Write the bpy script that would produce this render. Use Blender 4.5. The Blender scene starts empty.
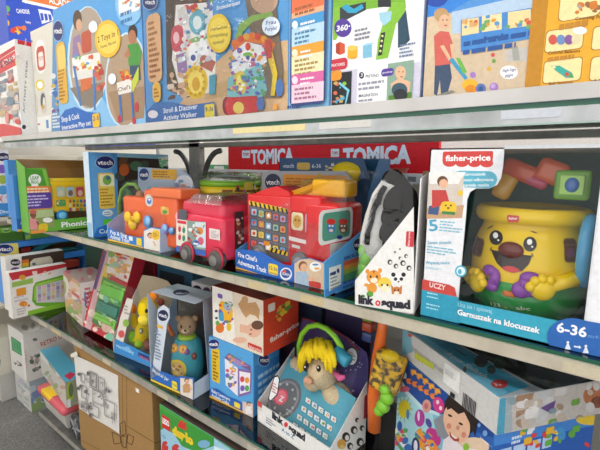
import bpy, bmesh, math, random
from mathutils import Vector, Matrix

PI = math.pi
COL = bpy.context.scene.collection
scene = bpy.context.scene

# ------------------------------------------------------------------ camera
FOC, CX, CY = 405.0, 300.0, 225.0                 # focal length in pixels of a 600 x 450 frame
RX = Vector((0.79296997, 0.60911006, 0.0135489))   # camera right in the world
RY = Vector((0.09860553, -0.10636106, -0.98942623))  # camera down
RZ = Vector((-0.60122839, 0.78592128, -0.14440275))  # camera forward
CAM = Vector((0.0, -0.70, 1.35))


def ray(px, py):
    return RX * (px - CX) + RY * (py - CY) + RZ * FOC


def onplane(px, py, P, N):
    r = ray(px, py)
    return CAM + r * ((P - CAM).dot(N) / r.dot(N))


def on_y(px, py, y): return onplane(px, py, Vector((0, y, 0)), Vector((0, 1, 0)))
def on_z(px, py, z): return onplane(px, py, Vector((0, 0, z)), Vector((0, 0, 1)))
def on_x(px, py, x): return onplane(px, py, Vector((x, 0, 0)), Vector((1, 0, 0)))


# --------------------------------------------------------------- materials
MATS = {}


def lin(c):
    return c / 12.92 if c <= .04045 else ((c + .055) / 1.055) ** 2.4


def rgb(h):
    h = h.lstrip('#')
    return tuple(lin(int(h[i:i + 2], 16) / 255) for i in (0, 2, 4)) + (1,)


def nodes(name):
    m = bpy.data.materials.new(name)
    m.use_nodes = True
    nt = m.node_tree
    nt.nodes.clear()
    out = nt.nodes.new('ShaderNodeOutputMaterial')
    return m, nt, out


def mat(h, kind='card'):
    """a plain coloured material: card (printed board), gloss (moulded plastic), plush (cloth), metal"""
    k = (h, kind)
    if k in MATS:
        return MATS[k]
    m, nt, out = nodes(kind + '_' + h.lstrip('#'))
    b = nt.nodes.new('ShaderNodeBsdfPrincipled')
    b.inputs['Base Color'].default_value = rgb(h)
    if kind == 'card':
        b.inputs['Roughness'].default_value = .38
        b.inputs['Specular IOR Level'].default_value = .35
        tc = nt.nodes.new('ShaderNodeTexCoord')
        nz = nt.nodes.new('ShaderNodeTexNoise')
        nz.inputs['Scale'].default_value = 14
        bp = nt.nodes.new('ShaderNodeBump')
        bp.inputs['Strength'].default_value = .12
        bp.inputs['Distance'].default_value = .004
        nt.links.new(tc.outputs['Object'], nz.inputs['Vector'])
        nt.links.new(nz.outputs['Fac'], bp.inputs['Height'])
        nt.links.new(bp.outputs['Normal'], b.inputs['Normal'])
        n2 = nt.nodes.new('ShaderNodeTexNoise')          # mottle of the print
        n2.inputs['Scale'].default_value = 130
        n2.inputs['Detail'].default_value = 6
        n2.inputs['Roughness'].default_value = .7
        cr = nt.nodes.new('ShaderNodeValToRGB')
        c = b.inputs['Base Color'].default_value[:]
        cr.color_ramp.elements[0].position, cr.color_ramp.elements[1].position = .3, .7
        cr.color_ramp.elements[0].color = tuple(x * .90 for x in c[:3]) + (1,)
        cr.color_ramp.elements[1].color = tuple(min(1, x * 1.06 + .006) for x in c[:3]) + (1,)
        nt.links.new(tc.outputs['Object'], n2.inputs['Vector'])
        nt.links.new(n2.outputs['Fac'], cr.inputs['Fac'])
        nt.links.new(cr.outputs['Color'], b.inputs['Base Color'])
    elif kind == 'gloss':
        b.inputs['Roughness'].default_value = .22
    elif kind == 'plush':
        b.inputs['Roughness'].default_value = .95
        b.inputs['Specular IOR Level'].default_value = .1
        tc = nt.nodes.new('ShaderNodeTexCoord')
        nz = nt.nodes.new('ShaderNodeTexNoise')
        nz.inputs['Scale'].default_value = 260
        bp = nt.nodes.new('ShaderNodeBump')
        bp.inputs['Strength'].default_value = .8
        bp.inputs['Distance'].default_value = .003
        nt.links.new(tc.outputs['Object'], nz.inputs['Vector'])
        nt.links.new(nz.outputs['Fac'], bp.inputs['Height'])
        nt.links.new(bp.outputs['Normal'], b.inputs['Normal'])
    elif kind == 'metal':
        b.inputs['Metallic'].default_value = .9
        b.inputs['Roughness'].default_value = .35
    nt.links.new(b.outputs['BSDF'], out.inputs['Surface'])
    MATS[k] = m
    return m


def film_mat(name='clear_film', tint=(.97, .98, .98), rough=.06, base=.014, gain=.4, crinkle=.15, scale=9):
    m, nt, out = nodes(name)
    tr = nt.nodes.new('ShaderNodeBsdfTransparent')
    tr.inputs['Color'].default_value = tint + (1,)
    gl = nt.nodes.new('ShaderNodeBsdfGlossy')
    gl.inputs['Roughness'].default_value = rough
    tc = nt.nodes.new('ShaderNodeTexCoord')
    nz = nt.nodes.new('ShaderNodeTexNoise')
    nz.inputs['Scale'].default_value = scale
    nz.inputs['Detail'].default_value = 3
    nz.inputs['Distortion'].default_value = 1.6
    bp = nt.nodes.new('ShaderNodeBump')
    bp.inputs['Strength'].default_value = crinkle
    bp.inputs['Distance'].default_value = .03
    lw = nt.nodes.new('ShaderNodeFresnel')
    lw.inputs['IOR'].default_value = 1.45
    ma = nt.nodes.new('ShaderNodeMath')
    ma.operation = 'MULTIPLY_ADD'
    ma.inputs[1].default_value = gain
    ma.inputs[2].default_value = base
    mx = nt.nodes.new('ShaderNodeMixShader')
    L = nt.links.new
    L(tc.outputs['Object'], nz.inputs['Vector'])
    L(nz.outputs['Fac'], bp.inputs['Height'])
    L(bp.outputs['Normal'], gl.inputs['Normal'])
    L(bp.outputs['Normal'], lw.inputs['Normal'])
    L(lw.outputs['Fac'], ma.inputs[0])
    L(ma.outputs['Value'], mx.inputs['Fac'])
    L(tr.outputs['BSDF'], mx.inputs[1])
    L(gl.outputs['BSDF'], mx.inputs[2])
    L(mx.outputs['Shader'], out.inputs['Surface'])
    return m


def noise_mat(name, c1, c2, scale, rough=.6, bump=.0, detail=4, pos=(.35, .65), spec=.4):
    m, nt, out = nodes(name)
    b = nt.nodes.new('ShaderNodeBsdfPrincipled')
    b.inputs['Roughness'].default_value = rough
    b.inputs['Specular IOR Level'].default_value = spec
    tc = nt.nodes.new('ShaderNodeTexCoord')
    nz = nt.nodes.new('ShaderNodeTexNoise')
    nz.inputs['Scale'].default_value = scale
    nz.inputs['Detail'].default_value = detail
    cr = nt.nodes.new('ShaderNodeValToRGB')
    cr.color_ramp.elements[0].position, cr.color_ramp.elements[1].position = pos
    cr.color_ramp.elements[0].color = rgb(c1)
    cr.color_ramp.elements[1].color = rgb(c2)
    L = nt.links.new
    L(tc.outputs['Object'], nz.inputs['Vector'])
    L(nz.outputs['Fac'], cr.inputs['Fac'])
    L(cr.outputs['Color'], b.inputs['Base Color'])
    if bump:
        bp = nt.nodes.new('ShaderNodeBump')
        bp.inputs['Strength'].default_value = bump
        bp.inputs['Distance'].default_value = .003
        L(nz.outputs['Fac'], bp.inputs['Height'])
        L(bp.outputs['Normal'], b.inputs['Normal'])
    L(b.outputs['BSDF'], out.inputs['Surface'])
    return m


def wave_mat(name, c1, c2, scale, distort=3, direction='Z', rough=.95, pos=(.42, .52)):
    m, nt, out = nodes(name)
    b = nt.nodes.new('ShaderNodeBsdfPrincipled')
    b.inputs['Roughness'].default_value = rough
    tc = nt.nodes.new('ShaderNodeTexCoord')
    wv = nt.nodes.new('ShaderNodeTexWave')
    wv.bands_direction = direction
    wv.inputs['Scale'].default_value = scale
    wv.inputs['Distortion'].default_value = distort
    wv.inputs['Detail'].default_value = 1
    cr = nt.nodes.new('ShaderNodeValToRGB')
    cr.color_ramp.elements[0].position, cr.color_ramp.elements[1].position = pos
    cr.color_ramp.elements[0].color = rgb(c1)
    cr.color_ramp.elements[1].color = rgb(c2)
    L = nt.links.new
    L(tc.outputs['Object'], wv.inputs['Vector'])
    L(wv.outputs['Fac'], cr.inputs['Fac'])
    L(cr.outputs['Color'], b.inputs['Base Color'])
    L(b.outputs['BSDF'], out.inputs['Surface'])
    return m


FILM = film_mat()
BLISTER = film_mat('clear_blister', (.96, .97, .98), .14, .028, .5, .35, 9)
WRAP = film_mat('shrink_wrap', (.96, .97, .98), .16, .03, .5, .5, 11)
COVER = film_mat('cloudy_cover', (.86, .88, .89), .22, .16, .7, .4, 12)
GLASS = film_mat('shelf_glass', (.82, .87, .85), .05, .08, 1.0, .0, 3)
GLASS_EDGE = mat('#1f5a45', 'gloss')


def M(c):
    if isinstance(c, str):
        if ':' in c:
            return mat(c.split(':')[0], c.split(':')[1])
        return mat(c)
    return c


# ------------------------------------------------------------ mesh builder
class MB:
    def __init__(s):
        s.v, s.f, s.m, s.sm, s.mats = [], [], [], [], []

    def mi(s, c):
        c = M(c)
        if c not in s.mats:
            s.mats.append(c)
        return s.mats.index(c)

    def add(s, verts, faces, c, smooth=False):
        b = len(s.v)
        s.v.extend(Vector(p) for p in verts)
        i = s.mi(c)
        for f in faces:
            s.f.append([b + k for k in f])
            s.m.append(i)
            s.sm.append(smooth)
        return s

    def _bm(s, bm, c, smooth):
        bm.verts.index_update()
        s.add([v.co.copy() for v in bm.verts], [[v.index for v in f.verts] for f in bm.faces], c, smooth)
        bm.free()
        return s

    def rbox(s, center, size, c, bev=.004, seg=2, rot=None, smooth=None):
        bm = bmesh.new()
        bmesh.ops.create_cube(bm, size=1)
        for v in bm.verts:
            v.co = Vector((v.co.x * size[0], v.co.y * size[1], v.co.z * size[2]))
        if bev > 0:
            bmesh.ops.bevel(bm, geom=bm.edges[:], offset=min(bev, min(size) * .49), segments=seg, affect='EDGES', profile=.5)
        R = rot if rot is not None else Matrix.Identity(3)
        for v in bm.verts:
            v.co = Vector(center) + R @ v.co
        return s._bm(bm, c, (bev > 0 and seg > 2) if smooth is None else smooth)

    def ell(s, center, radii, c, rot=None, nu=24, nv=14):
        bm = bmesh.new()
        bmesh.ops.create_uvsphere(bm, u_segments=nu, v_segments=nv, radius=1)
        R = rot if rot is not None else Matrix.Identity(3)
        for v in bm.verts:
            v.co = Vector(center) + R @ Vector((v.co.x * radii[0], v.co.y * radii[1], v.co.z * radii[2]))
        return s._bm(bm, c, True)

    def lathe(s, base, prof, c, axis=(0, 0, 1), n=32, smooth=True, caps=True):
        a = Vector(axis).normalized()
        t = Vector((1, 0, 0)) if abs(a.x) < .9 else Vector((0, 1, 0))
        e1 = (t - a * t.dot(a)).normalized()
        e2 = a.cross(e1)
        vs, fs = [], []
        for r, z in prof:
            for k in range(n):
                th = 2 * PI * k / n
                vs.append(Vector(base) + a * z + (e1 * math.cos(th) + e2 * math.sin(th)) * r)
        for j in range(len(prof) - 1):
            for k in range(n):
                fs.append([j * n + k, j * n + (k + 1) % n, (j + 1) * n + (k + 1) % n, (j + 1) * n + k])
        if caps:
            fs.append(list(range(n))[::-1])
            fs.append([(len(prof) - 1) * n + k for k in range(n)])
        return s.add(vs, fs, c, smooth)

    def cyl(s, p0, p1, r, c, r1=None, n=24, bev=None):
        p0, p1 = Vector(p0), Vector(p1)
        L = (p1 - p0).length
        r1 = r if r1 is None else r1
        b = min(r, r1, L) * .18 if bev is None else bev
        prof = [(r - b, 0), (r, b), (r1, L - b), (r1 - b, L)] if b else [(r, 0), (r1, L)]
        return s.lathe(p0, prof, c, (p1 - p0), n, smooth=False if not b else True)

    def tube(s, pts, r, c, n=10, closed=False):
        pts = [Vector(p) for p in pts]
        N = len(pts)
        rs = r if isinstance(r, (list, tuple)) else [r] * N
        vs, fs = [], []
        up = None
        for i, p in enumerate(pts):
            if closed:
                d = pts[(i + 1) % N] - pts[i - 1]
            else:
                d = pts[min(i + 1, N - 1)] - pts[max(i - 1, 0)]
            d.normalize()
            if up is None:
                t = Vector((0, 0, 1)) if abs(d.z) < .9 else Vector((1, 0, 0))
                up = (t - d * t.dot(d)).normalized()
            else:
                up = (up - d * up.dot(d)).normalized()
            w = d.cross(up)
            for k in range(n):
                th = 2 * PI * k / n
                vs.append(p + (up * math.cos(th) + w * math.sin(th)) * rs[i])
        m = N if closed else N - 1
        for i in range(m):
            for k in range(n):
                j = (i + 1) % N
                fs.append([i * n + k, i * n + (k + 1) % n, j * n + (k + 1) % n, j * n + k])
        if not closed:
            fs.append(list(range(n))[::-1])
            fs.append([(N - 1) * n + k for k in range(n)])
        return s.add(vs, fs, c, True)

    def prism(s, face, uvs, thick, c, e=0.0):
        n = len(uvs)
        a = 0
        for i in range(n):
            x0, y0 = uvs[i]
            x1, y1 = uvs[(i + 1) % n]
            a += x0 * y1 - x1 * y0
        if a < 0:
            uvs = uvs[::-1]
        fr = [face.P(u, v, e) for u, v in uvs]
        bk = [face.P(u, v, e - thick) for u, v in uvs]
        fs = [list(range(n)), list(range(2 * n - 1, n - 1, -1))]
        fs += [[(i + 1) % n, i, n + i, n + (i + 1) % n] for i in range(n)]
        return s.add(fr + bk, fs, c)

    def build(s, name, parent=None, origin=None):
        o0 = Vector(origin) if origin is not None else Vector((0, 0, 0))
        if parent is not None:
            p = parent
            o0 = Vector((0, 0, 0))
            while p is not None:
                o0 += p.location
                p = p.parent
        me = bpy.data.meshes.new(name)
        me.from_pydata([v - o0 for v in s.v], [], s.f)
        for m in s.mats:
            me.materials.append(m)
        me.polygons.foreach_set('material_index', s.m)
        me.polygons.foreach_set('use_smooth', s.sm)
        me.update()
        ob = bpy.data.objects.new(name, me)
        COL.objects.link(ob)
        if parent is not None:
            ob.parent = parent
        else:
            ob.location = o0
        return ob


def tag(o, label, cat, group=None):
    o['label'] = label
    o['category'] = cat
    if group:
        o['group'] = group
    return o


def thing(name, label, cat, loc, group=None):
    o = bpy.data.objects.new(name, None)
    o.empty_display_size = .05
    COL.objects.link(o)
    o.location = Vector(loc)
    return tag(o, label, cat, group)


def struct(o):
    o['kind'] = 'structure'
    return o


# ------------------------------------------------------------------- faces
class Face:
    def __init__(s, O, U, V, w=None, h=None):
        s.O, s.U, s.V, s.w, s.h = Vector(O), Vector(U).normalized(), Vector(V).normalized(), w, h
        s.N = s.U.cross(s.V)

    def P(s, u, v, e=0.0):
        return s.O + s.U * u + s.V * v + s.N * e

    def uv(s, px, py):
        p = onplane(px, py, s.O, s.N) - s.O
        return p.dot(s.U), p.dot(s.V)

    def back(s, d):
        return Face(s.O - s.N * d, s.U, s.V, s.w, s.h)


class Cyl:
    """upright round surface: u runs round it, v up; rad(v) its radius"""
    def __init__(s, C, rad, R):
        s.C, s.rad, s.R = Vector(C), rad, R
        s.w = s.h = None

    def P(s, u, v, e=0.0):
        a = u / s.R
        r = s.rad(v) + e
        return s.C + Vector((math.sin(a) * r, -math.cos(a) * r, v))

    def uv(s, px, py):
        r = ray(px, py).normalized()
        R = s.R
        for _ in range(5):
            o = CAM - s.C
            A = r.x ** 2 + r.y ** 2
            B = o.x * r.x + o.y * r.y
            Cc = o.x ** 2 + o.y ** 2 - R * R
            t = (-B - math.sqrt(max(B * B - A * Cc, 0))) / A
            p = o + r * t
            R = s.rad(p.z)
        return math.atan2(p.x, -p.y) * s.R, p.z


class Frame:
    """an upright box volume: O its front bottom left corner, w along U, d along D (away), h along V"""
    def __init__(s, O, ang, w, d, h, lean=0.0):
        s.O = Vector(O)
        s.ang = ang
        s.U = Vector((math.cos(ang), math.sin(ang), 0))
        H = Vector((-math.sin(ang), math.cos(ang), 0))
        s.V = H * math.sin(lean) + Vector((0, 0, 1)) * math.cos(lean)
        s.D = H * math.cos(lean) - Vector((0, 0, 1)) * math.sin(lean)
        s.w, s.d, s.h = w, d, h
        s.front = Face(s.O, s.U, s.V, w, h)
        s.right = Face(s.O + s.U * w, s.D, s.V, d, h)
        s.left = Face(s.O + s.D * d, -s.D, s.V, d, h)
        s.top = Face(s.O + s.V * h, s.U, s.D, w, d)
        s.rear = Face(s.O + s.D * d + s.U * w, -s.U, s.V, w, h)
        s.R = Matrix((s.U, s.D, s.V)).transposed()

    def P(s, u, d, v):
        return s.O + s.U * u + s.D * d + s.V * v

    def at(s, px, py, d):
        u, v = s.front.back(d).uv(px, py)
        return s.P(u, d, v)

    def base(s):
        return s.O + s.U * (s.w / 2) + s.D * (s.d / 2)


def clip_poly(pts, x0, y0, x1, y1):
    def cut(ps, ins, inter):
        out = []
        for i in range(len(ps)):
            a, b = ps[i - 1], ps[i]
            ia, ib = ins(a), ins(b)
            if ia != ib:
                out.append(inter(a, b))
            if ib:
                out.append(b)
        return out

    def ix(x): return lambda a, b: (x, a[1] + (b[1] - a[1]) * (x - a[0]) / (b[0] - a[0]))
    def iy(y): return lambda a, b: (a[0] + (b[0] - a[0]) * (y - a[1]) / (b[1] - a[1]), y)
    for ins, it in ((lambda p: p[0] >= x0, ix(x0)), (lambda p: p[0] <= x1, ix(x1)),
                    (lambda p: p[1] >= y0, iy(y0)), (lambda p: p[1] <= y1, iy(y1))):
        if not pts:
            return []
        pts = cut(pts, ins, it)
    return pts


TEXTS = {}


def text_mesh(s, bold):
    k = (s, bold)
    if k not in TEXTS:
        cu = bpy.data.curves.new('lettering', 'FONT')
        cu.body = s
        cu.offset = bold
        cu.resolution_u = 2
        ob = bpy.data.objects.new('lettering', cu)
        COL.objects.link(ob)
        dg = bpy.context.evaluated_depsgraph_get()
        ev = ob.evaluated_get(dg)
        me = ev.to_mesh()
        vs = [(v.co.x, v.co.y) for v in me.vertices]
        fs = [list(p.vertices) for p in me.polygons]
        ev.to_mesh_clear()
        bpy.data.objects.remove(ob)
        bpy.data.curves.remove(cu)
        x0 = min(v[0] for v in vs)
        x1 = max(v[0] for v in vs)
        TEXTS[k] = ([(v[0] - x0, v[1]) for v in vs], fs, x1 - x0)
    return TEXTS[k]


class Art:
    """printing on a face; positions are read off as lines of sight onto that face"""
    STEP = .00002

    def __init__(s, mb, face, kind='card', e0=.00012, clip=True):
        s.mb, s.f, s.k, s.e = mb, face, kind, e0
        s.box = None
        if clip and face.w:
            s.box = (.0005, .0005, face.w - .0005, face.h - .0005)

    def c(s, c):
        return c if not isinstance(c, str) or ':' in c else c + ':' + s.k

    def polyuv(s, col, uvs):
        if s.box:
            uvs = clip_poly(uvs, *s.box)
        if len(uvs) < 3:
            return
        a = sum(uvs[i - 1][0] * uvs[i][1] - uvs[i][0] * uvs[i - 1][1] for i in range(len(uvs)))
        if a < 0:
            uvs = uvs[::-1]
        s.e += s.STEP
        if isinstance(s.f, Cyl):                 # follow the round surface
            bm = bmesh.new()
            bm.faces.new([bm.verts.new((u, v, 0)) for u, v in uvs])
            bmesh.ops.triangulate(bm, faces=bm.faces[:])
            for _ in range(3):
                long_ = [e for e in bm.edges if e.calc_length() > .006]
                if not long_:
                    break
                bmesh.ops.subdivide_edges(bm, edges=long_, cuts=1)
                bmesh.ops.triangulate(bm, faces=bm.faces[:])
            bm.verts.index_update()
            s.mb.add([s.f.P(v.co.x, v.co.y, s.e) for v in bm.verts], [[v.index for v in f.verts] for f in bm.faces], s.c(col), True)
            bm.free()
            return
        s.mb.add([s.f.P(u, v, s.e) for u, v in uvs], [list(range(len(uvs)))], s.c(col))

    def poly(s, col, *pts):
        s.polyuv(col, [s.f.uv(*p) for p in pts])

    def rect(s, col, x0, y0, x1, y1):
        (a, b), (c, d) = s.f.uv(x0, y0), s.f.uv(x1, y1)
        s.polyuv(col, [(a, b), (c, b), (c, d), (a, d)])

    def rrect(s, col, x0, y0, x1, y1, r=.25):
        (a, b), (c, d) = s.f.uv(x0, y0), s.f.uv(x1, y1)
        a, c = min(a, c), max(a, c)
        b, d = min(b, d), max(b, d)
        q = min(c - a, d - b) * r
        pts = []
        for (ox, oy, t0) in ((c - q, d - q, 0), (a + q, d - q, 90), (a + q, b + q, 180), (c - q, b + q, 270)):
            for k in range(5):
                t = math.radians(t0 + k * 22.5)
                pts.append((ox + q * math.cos(t), oy + q * math.sin(t)))
        s.polyuv(col, pts)

    def fill(s, col):
        s.polyuv(col, [(0, 0), (s.f.w, 0), (s.f.w, s.f.h), (0, s.f.h)])

    def ell(s, col, cx, cy, rx, ry=None, rot=0, n=22):
        """ellipse given by its half sizes in the picture at that spot"""
        ry = rx if ry is None else ry
        pts = []
        for k in range(n):
            t = 2 * PI * k / n
            x, y = rx * math.cos(t), ry * math.sin(t)
            c, q = math.cos(rot), math.sin(rot)
            pts.append(s.f.uv(cx + x * c - y * q, cy + x * q + y * c))
        s.polyuv(col, pts)

    def text(s, col, txt, x0, y0, x1, y1, h, bold=.012, shear=0.0):
        """one line whose baseline runs from (x0,y0) to (x1,y1) and whose capitals stand h pixels high at its start"""
        a = s.f.uv(x0, y0)
        b = s.f.uv(x1, y1)
        t = s.f.uv(x0, y0 - h)
        H = abs(t[1] - a[1]) if not isinstance(s.f, Cyl) else abs(t[1] - a[1])
        vs, fs, W = text_mesh(txt, bold)
        dx, dy = b[0] - a[0], b[1] - a[1]
        L = math.hypot(dx, dy)
        ex, ey = (dx / L, dy / L), (-dy / L, dx / L)
        k, q = L / W, H / .70
        s.e += s.STEP
        s.mb.add([s.f.P(a[0] + ex[0] * (x * k + y * q * shear) + ey[0] * y * q, a[1] + ex[1] * (x * k + y * q * shear) + ey[1] * y * q, s.e) for x, y in vs], fs, s.c(col))

    def lines(s, col, x0, y0, x1, y1, n, seed=1, thick=.5, full=False):
        """n bars of unreadably small print"""
        R = random.Random(seed)
        (a, b), (c, d) = s.f.uv(x0, y0), s.f.uv(x1, y1)
        st = (b - d) / n
        for i in range(n):
            w = 1 if full else R.uniform(.55, 1)
            y = b - st * (i + .25)
            x = a
            while x < a + (c - a) * w:
                wd = (c - a) * R.uniform(.08, .22)
                xe = min(x + wd, a + (c - a) * w)
                s.polyuv(col, [(x, y), (xe, y), (xe, y - st * thick), (x, y - st * thick)])
                x = xe + (c - a) * .03

    def blobs(s, cols, x0, y0, x1, y1, n, seed=1, lo=1.5, hi=4):
        R = random.Random(seed)
        for i in range(n):
            x, y = R.uniform(x0, x1), R.uniform(y0, y1)
            r = R.uniform(lo, hi)
            if R.random() < .6:
                s.ell(R.choice(cols), x, y, r, r * R.uniform(.5, 1), R.uniform(0, 3), 12)
            else:
                s.rrect(R.choice(cols), x - r, y - r * .6, x + r, y + r * .6, .3)

    def kid(s, cx, cy, k, skin='#e8b892', hair='#5a3a24', shirt='#d8504a', pants='#3a4a70', legs=True):
        """a printed child: head centre (cx,cy), head half height k"""
        if legs:
            s.poly(pants, (cx - 1.2 * k, cy + 4.2 * k), (cx + 1.2 * k, cy + 4.2 * k), (cx + 1.3 * k, cy + 8 * k), (cx + .3 * k, cy + 8 * k), (cx, cy + 5.4 * k), (cx - .3 * k, cy + 8 * k), (cx - 1.3 * k, cy + 8 * k))
        s.poly(shirt, (cx - .6 * k, cy + .9 * k), (cx + .6 * k, cy + .9 * k), (cx + 1.5 * k, cy + 1.6 * k), (cx + 1.3 * k, cy + 4.4 * k), (cx - 1.3 * k, cy + 4.4 * k), (cx - 1.5 * k, cy + 1.6 * k))
        s.poly(skin, (cx + .9 * k, cy + 1.8 * k), (cx + 1.5 * k, cy + 1.8 * k), (cx + 2.2 * k, cy + 3.4 * k), (cx + 1.8 * k, cy + 3.8 * k))
        s.ell(hair, cx, cy - .25 * k, .95 * k, 1.0 * k)
        s.ell(skin, cx + .12 * k, cy + .15 * k, .78 * k, .85 * k)
        s.ell('#3a2a20', cx - .2 * k, cy + .05 * k, .1 * k)
        s.ell('#3a2a20', cx + .45 * k, cy + .05 * k, .1 * k)
        s.ell('#b5504a', cx + .14 * k, cy + .55 * k, .28 * k, .12 * k)


def carton_mb(F, col='#ffffff', bev=.0012, faces=None):
    mb = MB()
    c = F.P(F.w / 2, F.d / 2, F.h / 2)
    mb.rbox(c, (F.w, F.d, F.h), col, bev, 1, F.R, smooth=False)
    return mb


def oval_logo(A, txt, cx, cy, rx, ry, dx, dy, h, bg='#1d2c72', fg='#ffffff', rim='#9fc3ea'):
    if rim:
        A.ell(rim, cx, cy, rx * 1.1, ry * 1.1)
    A.ell(bg, cx, cy, rx, ry)
    A.text(fg, txt, cx - dx, cy + dy, cx + dx, cy + dy, h, .02)


ZT, ZM, ZL, ZB = 1.4431, 1.0735, 0.629, 0.118      # upper faces of the four shelves

# ================================================================= setting
def slab(name, lo, hi, m, kind=None):
    mb = MB()
    c = [(lo[i] + hi[i]) / 2 for i in range(3)]
    mb.rbox(c, [hi[i] - lo[i] for i in range(3)], m, 0)
    o = mb.build(name, None, (c[0], c[1], lo[2]))
    return struct(o)


slab('floor', (-5, -4, -.06), (4, 4, 0), noise_mat('speckled_floor', '#5a5a5a', '#8b8985', 160, .55, .05, 5, (.3, .7)))
slab('ceiling', (-5, -4, 3.2), (4, 4, 3.28), noise_mat('ceiling_paint', '#dededb', '#e8e8e5', 4, .9))
slab('wall_left', (-3.62, -4, 0), (-3.5, 4, 3.2), noise_mat('beige_wall_paint', '#d2ccbd', '#dbd5c8', 3, .8))
slab('wall_back', (-5, 3.0, 0), (4, 3.12, 3.2), noise_mat('pale_wall_paint', '#e8e6e0', '#f2f0ea', 3, .8))
slab('baseboard_left', (-3.5, -4, 0), (-3.485, 3.0, .09), '#6b645a')

STEEL = noise_mat('brushed_grey_steel', '#8a877f', '#a09c93', 30, .38, .03, 3, spec=.6)
DKSTEEL = noise_mat('dark_grey_steel', '#4d4d4b', '#62615e', 30, .42, .03, 3)
RAILM = noise_mat('scuffed_rail_strip', '#b3aa97', '#c4bcaa', 22, .32, .02, 4)
RAILG = noise_mat('scuffed_grey_rail', '#98938a', '#a9a498', 26, .3, .02, 4)
RAILT = noise_mat('grey_label_rail', '#9fa2a3', '#c9ccce', 12, .18, .02, 4)
LIPM = noise_mat('white_rail_strip', '#c4c1bd', '#d2cfcb', 10, .3)

X0, X1 = -2.16, 1.25
gd = thing('shelving_unit', 'long grey shop gondola with three glass shelves and a low base', 'shelving', (-.45, .2, 0))


def glass_shelf(x0, x1, z, d, rail, lip=False):
    mb = MB()
    x, w = (x0 + x1) / 2, x1 - x0
    y0, y1 = 0.0, d
    za, zb = z - .004, z + .004
    vs = [(x0, y0, za), (x1, y0, za), (x1, y1, za), (x0, y1, za), (x0, y0, zb), (x1, y0, zb), (x1, y1, zb), (x0, y1, zb)]
    mb.add(vs, [[3, 2, 1, 0], [4, 5, 6, 7]], GLASS)
    mb.add(vs, [[0, 1, 5, 4], [1, 2, 6, 5], [2, 3, 7, 6], [3, 0, 4, 7]], GLASS_EDGE)
    sh = mb.build('glass_shelf', gd)
    r = MB()
    if lip:
        r.rbox((x, -.003, z + .0152), (w, .003, .0224), LIPM, .0006, 1)
        r.rbox((x, -.0012, z - .0165), (w, .003, .0235), RAILT, 0)
        r.rbox((x, -.0030, z - .0275), (w, .002, .0025), '#9db5ab:gloss', 0)
        for a, b, c in ((234, 306, '#e9d9a0'), (320, 372, '#d8d5cf'), (500, 560, '#c9ced6')):
            pa, pb = on_y(a, 132, 0), on_y(b, 132, 0)
            r.rbox(((pa.x + pb.x) / 2, -.0031, z - .0120), (abs(pb.x - pa.x), .0008, .013), c, 0)
    else:
        r.rbox((x, -.0035, z - .0145), (w, .003, .021), rail, .0008, 1)
        r.rbox((x, -.002, z - .0035), (w, .006, .0015), rail, 0)
        R = random.Random(int(z * 100))
        xx = x0 + .1
        while xx < x1 - .2:
            wd = R.uniform(.05, .1)
            r.rbox((xx + wd / 2, -.0054, z - .0145), (wd, .0006, .0165), R.choice(['#c2b9a4', '#bfb7a6', '#c8bda2', '#cbb98f']), 0)
            xx += wd + R.uniform(.03, .3)
    r.build('price_rail', sh)
    return sh


glass_shelf(-2.33, X1, ZT, .38, LIPM, True)
glass_shelf(-2.36, X1, ZM, .38, RAILM)
glass_shelf(X0, X1, ZL, .40, RAILG)
mb = MB()
mb.rbox(((X0 + X1) / 2, .22, ZB - .012), (X1 - X0, .44, .024), DKSTEEL, .002, 1)
bs = mb.build('base_shelf', gd)
mb = MB()
mb.rbox(((X0 + X1) / 2 + .04, .15, .047), (X1 - X0 - .08, .02, .094), DKSTEEL, .002, 1)
mb.rbox(((X0 + X1) / 2, -.002, ZB - .012), (X1 - X0, .004, .02), STEEL, .001, 1)
mb.build('kick_plate', gd)
for px in (-1.39, .95):
    mb = MB()
    mb.rbox((px, .40, .72), (.070, .03, 1.44), STEEL, .003, 1)
    up = mb.build('upright', gd)
    for s in (-1, 1):
        m2 = MB()
        m2.tube([(px + s * (.042 + .105 * (1 - math.cos(t))), .40, 1.255 + .150 * math.sin(t)) for t in [k * PI / 20 for k in range(11)]], .011, DKSTEEL, 10)
        m2.build('bracket_arm', up)
for z, yy in ((1.4285, .40), (1.05, .40), (.605, .41)):
    mb = MB()
    mb.rbox(((X0 + X1) / 2 - .08, yy, z), (X1 - X0 + .2, .03, .018), STEEL, .002, 1)
    mb.build('cross_beam', gd)

# the corner unit standing at the end of the gondola, its shelves running away from the aisle
cu = thing('corner_shelving', 'plain beige corner shelf unit at the far left end of the gondola', 'shelving', (-2.9, .4, 0))
CREAM = noise_mat('cream_board', '#c9c2b0', '#d6cfbe', 6, .6)
for z in (ZM, ZL):
    mb = MB()
    mb.rbox((-2.90, .38, z - .010), (1.0, .88, .02), CREAM, .002, 1)
    mb.build('shelf_board', cu)
mb = MB()
mb.rbox((-3.41, .38, .70), (.02, .88, 1.4), CREAM, .002, 1)
mb.build('back_panel', cu)
mb = MB()
mb.rbox((-2.90, .83, .70), (1.0, .02, 1.4), CREAM, .002, 1)
mb.build('side_panel', cu)
mb = MB()
mb.rbox((-2.62, .60, 1.24), (.05, .03, .33), STEEL, .003, 1)
up = mb.build('upright', cu)
for sg in (-1, 1):
    m2 = MB()
    m2.tube([(-2.62 + sg * (.02 + .145 * (1 - math.cos(t))), .60, 1.285 + .118 * math.sin(t)) for t in [k * PI / 20 for k in range(11)]], .009, DKSTEEL, 8)
    m2.build('bracket_arm', up)

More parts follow.
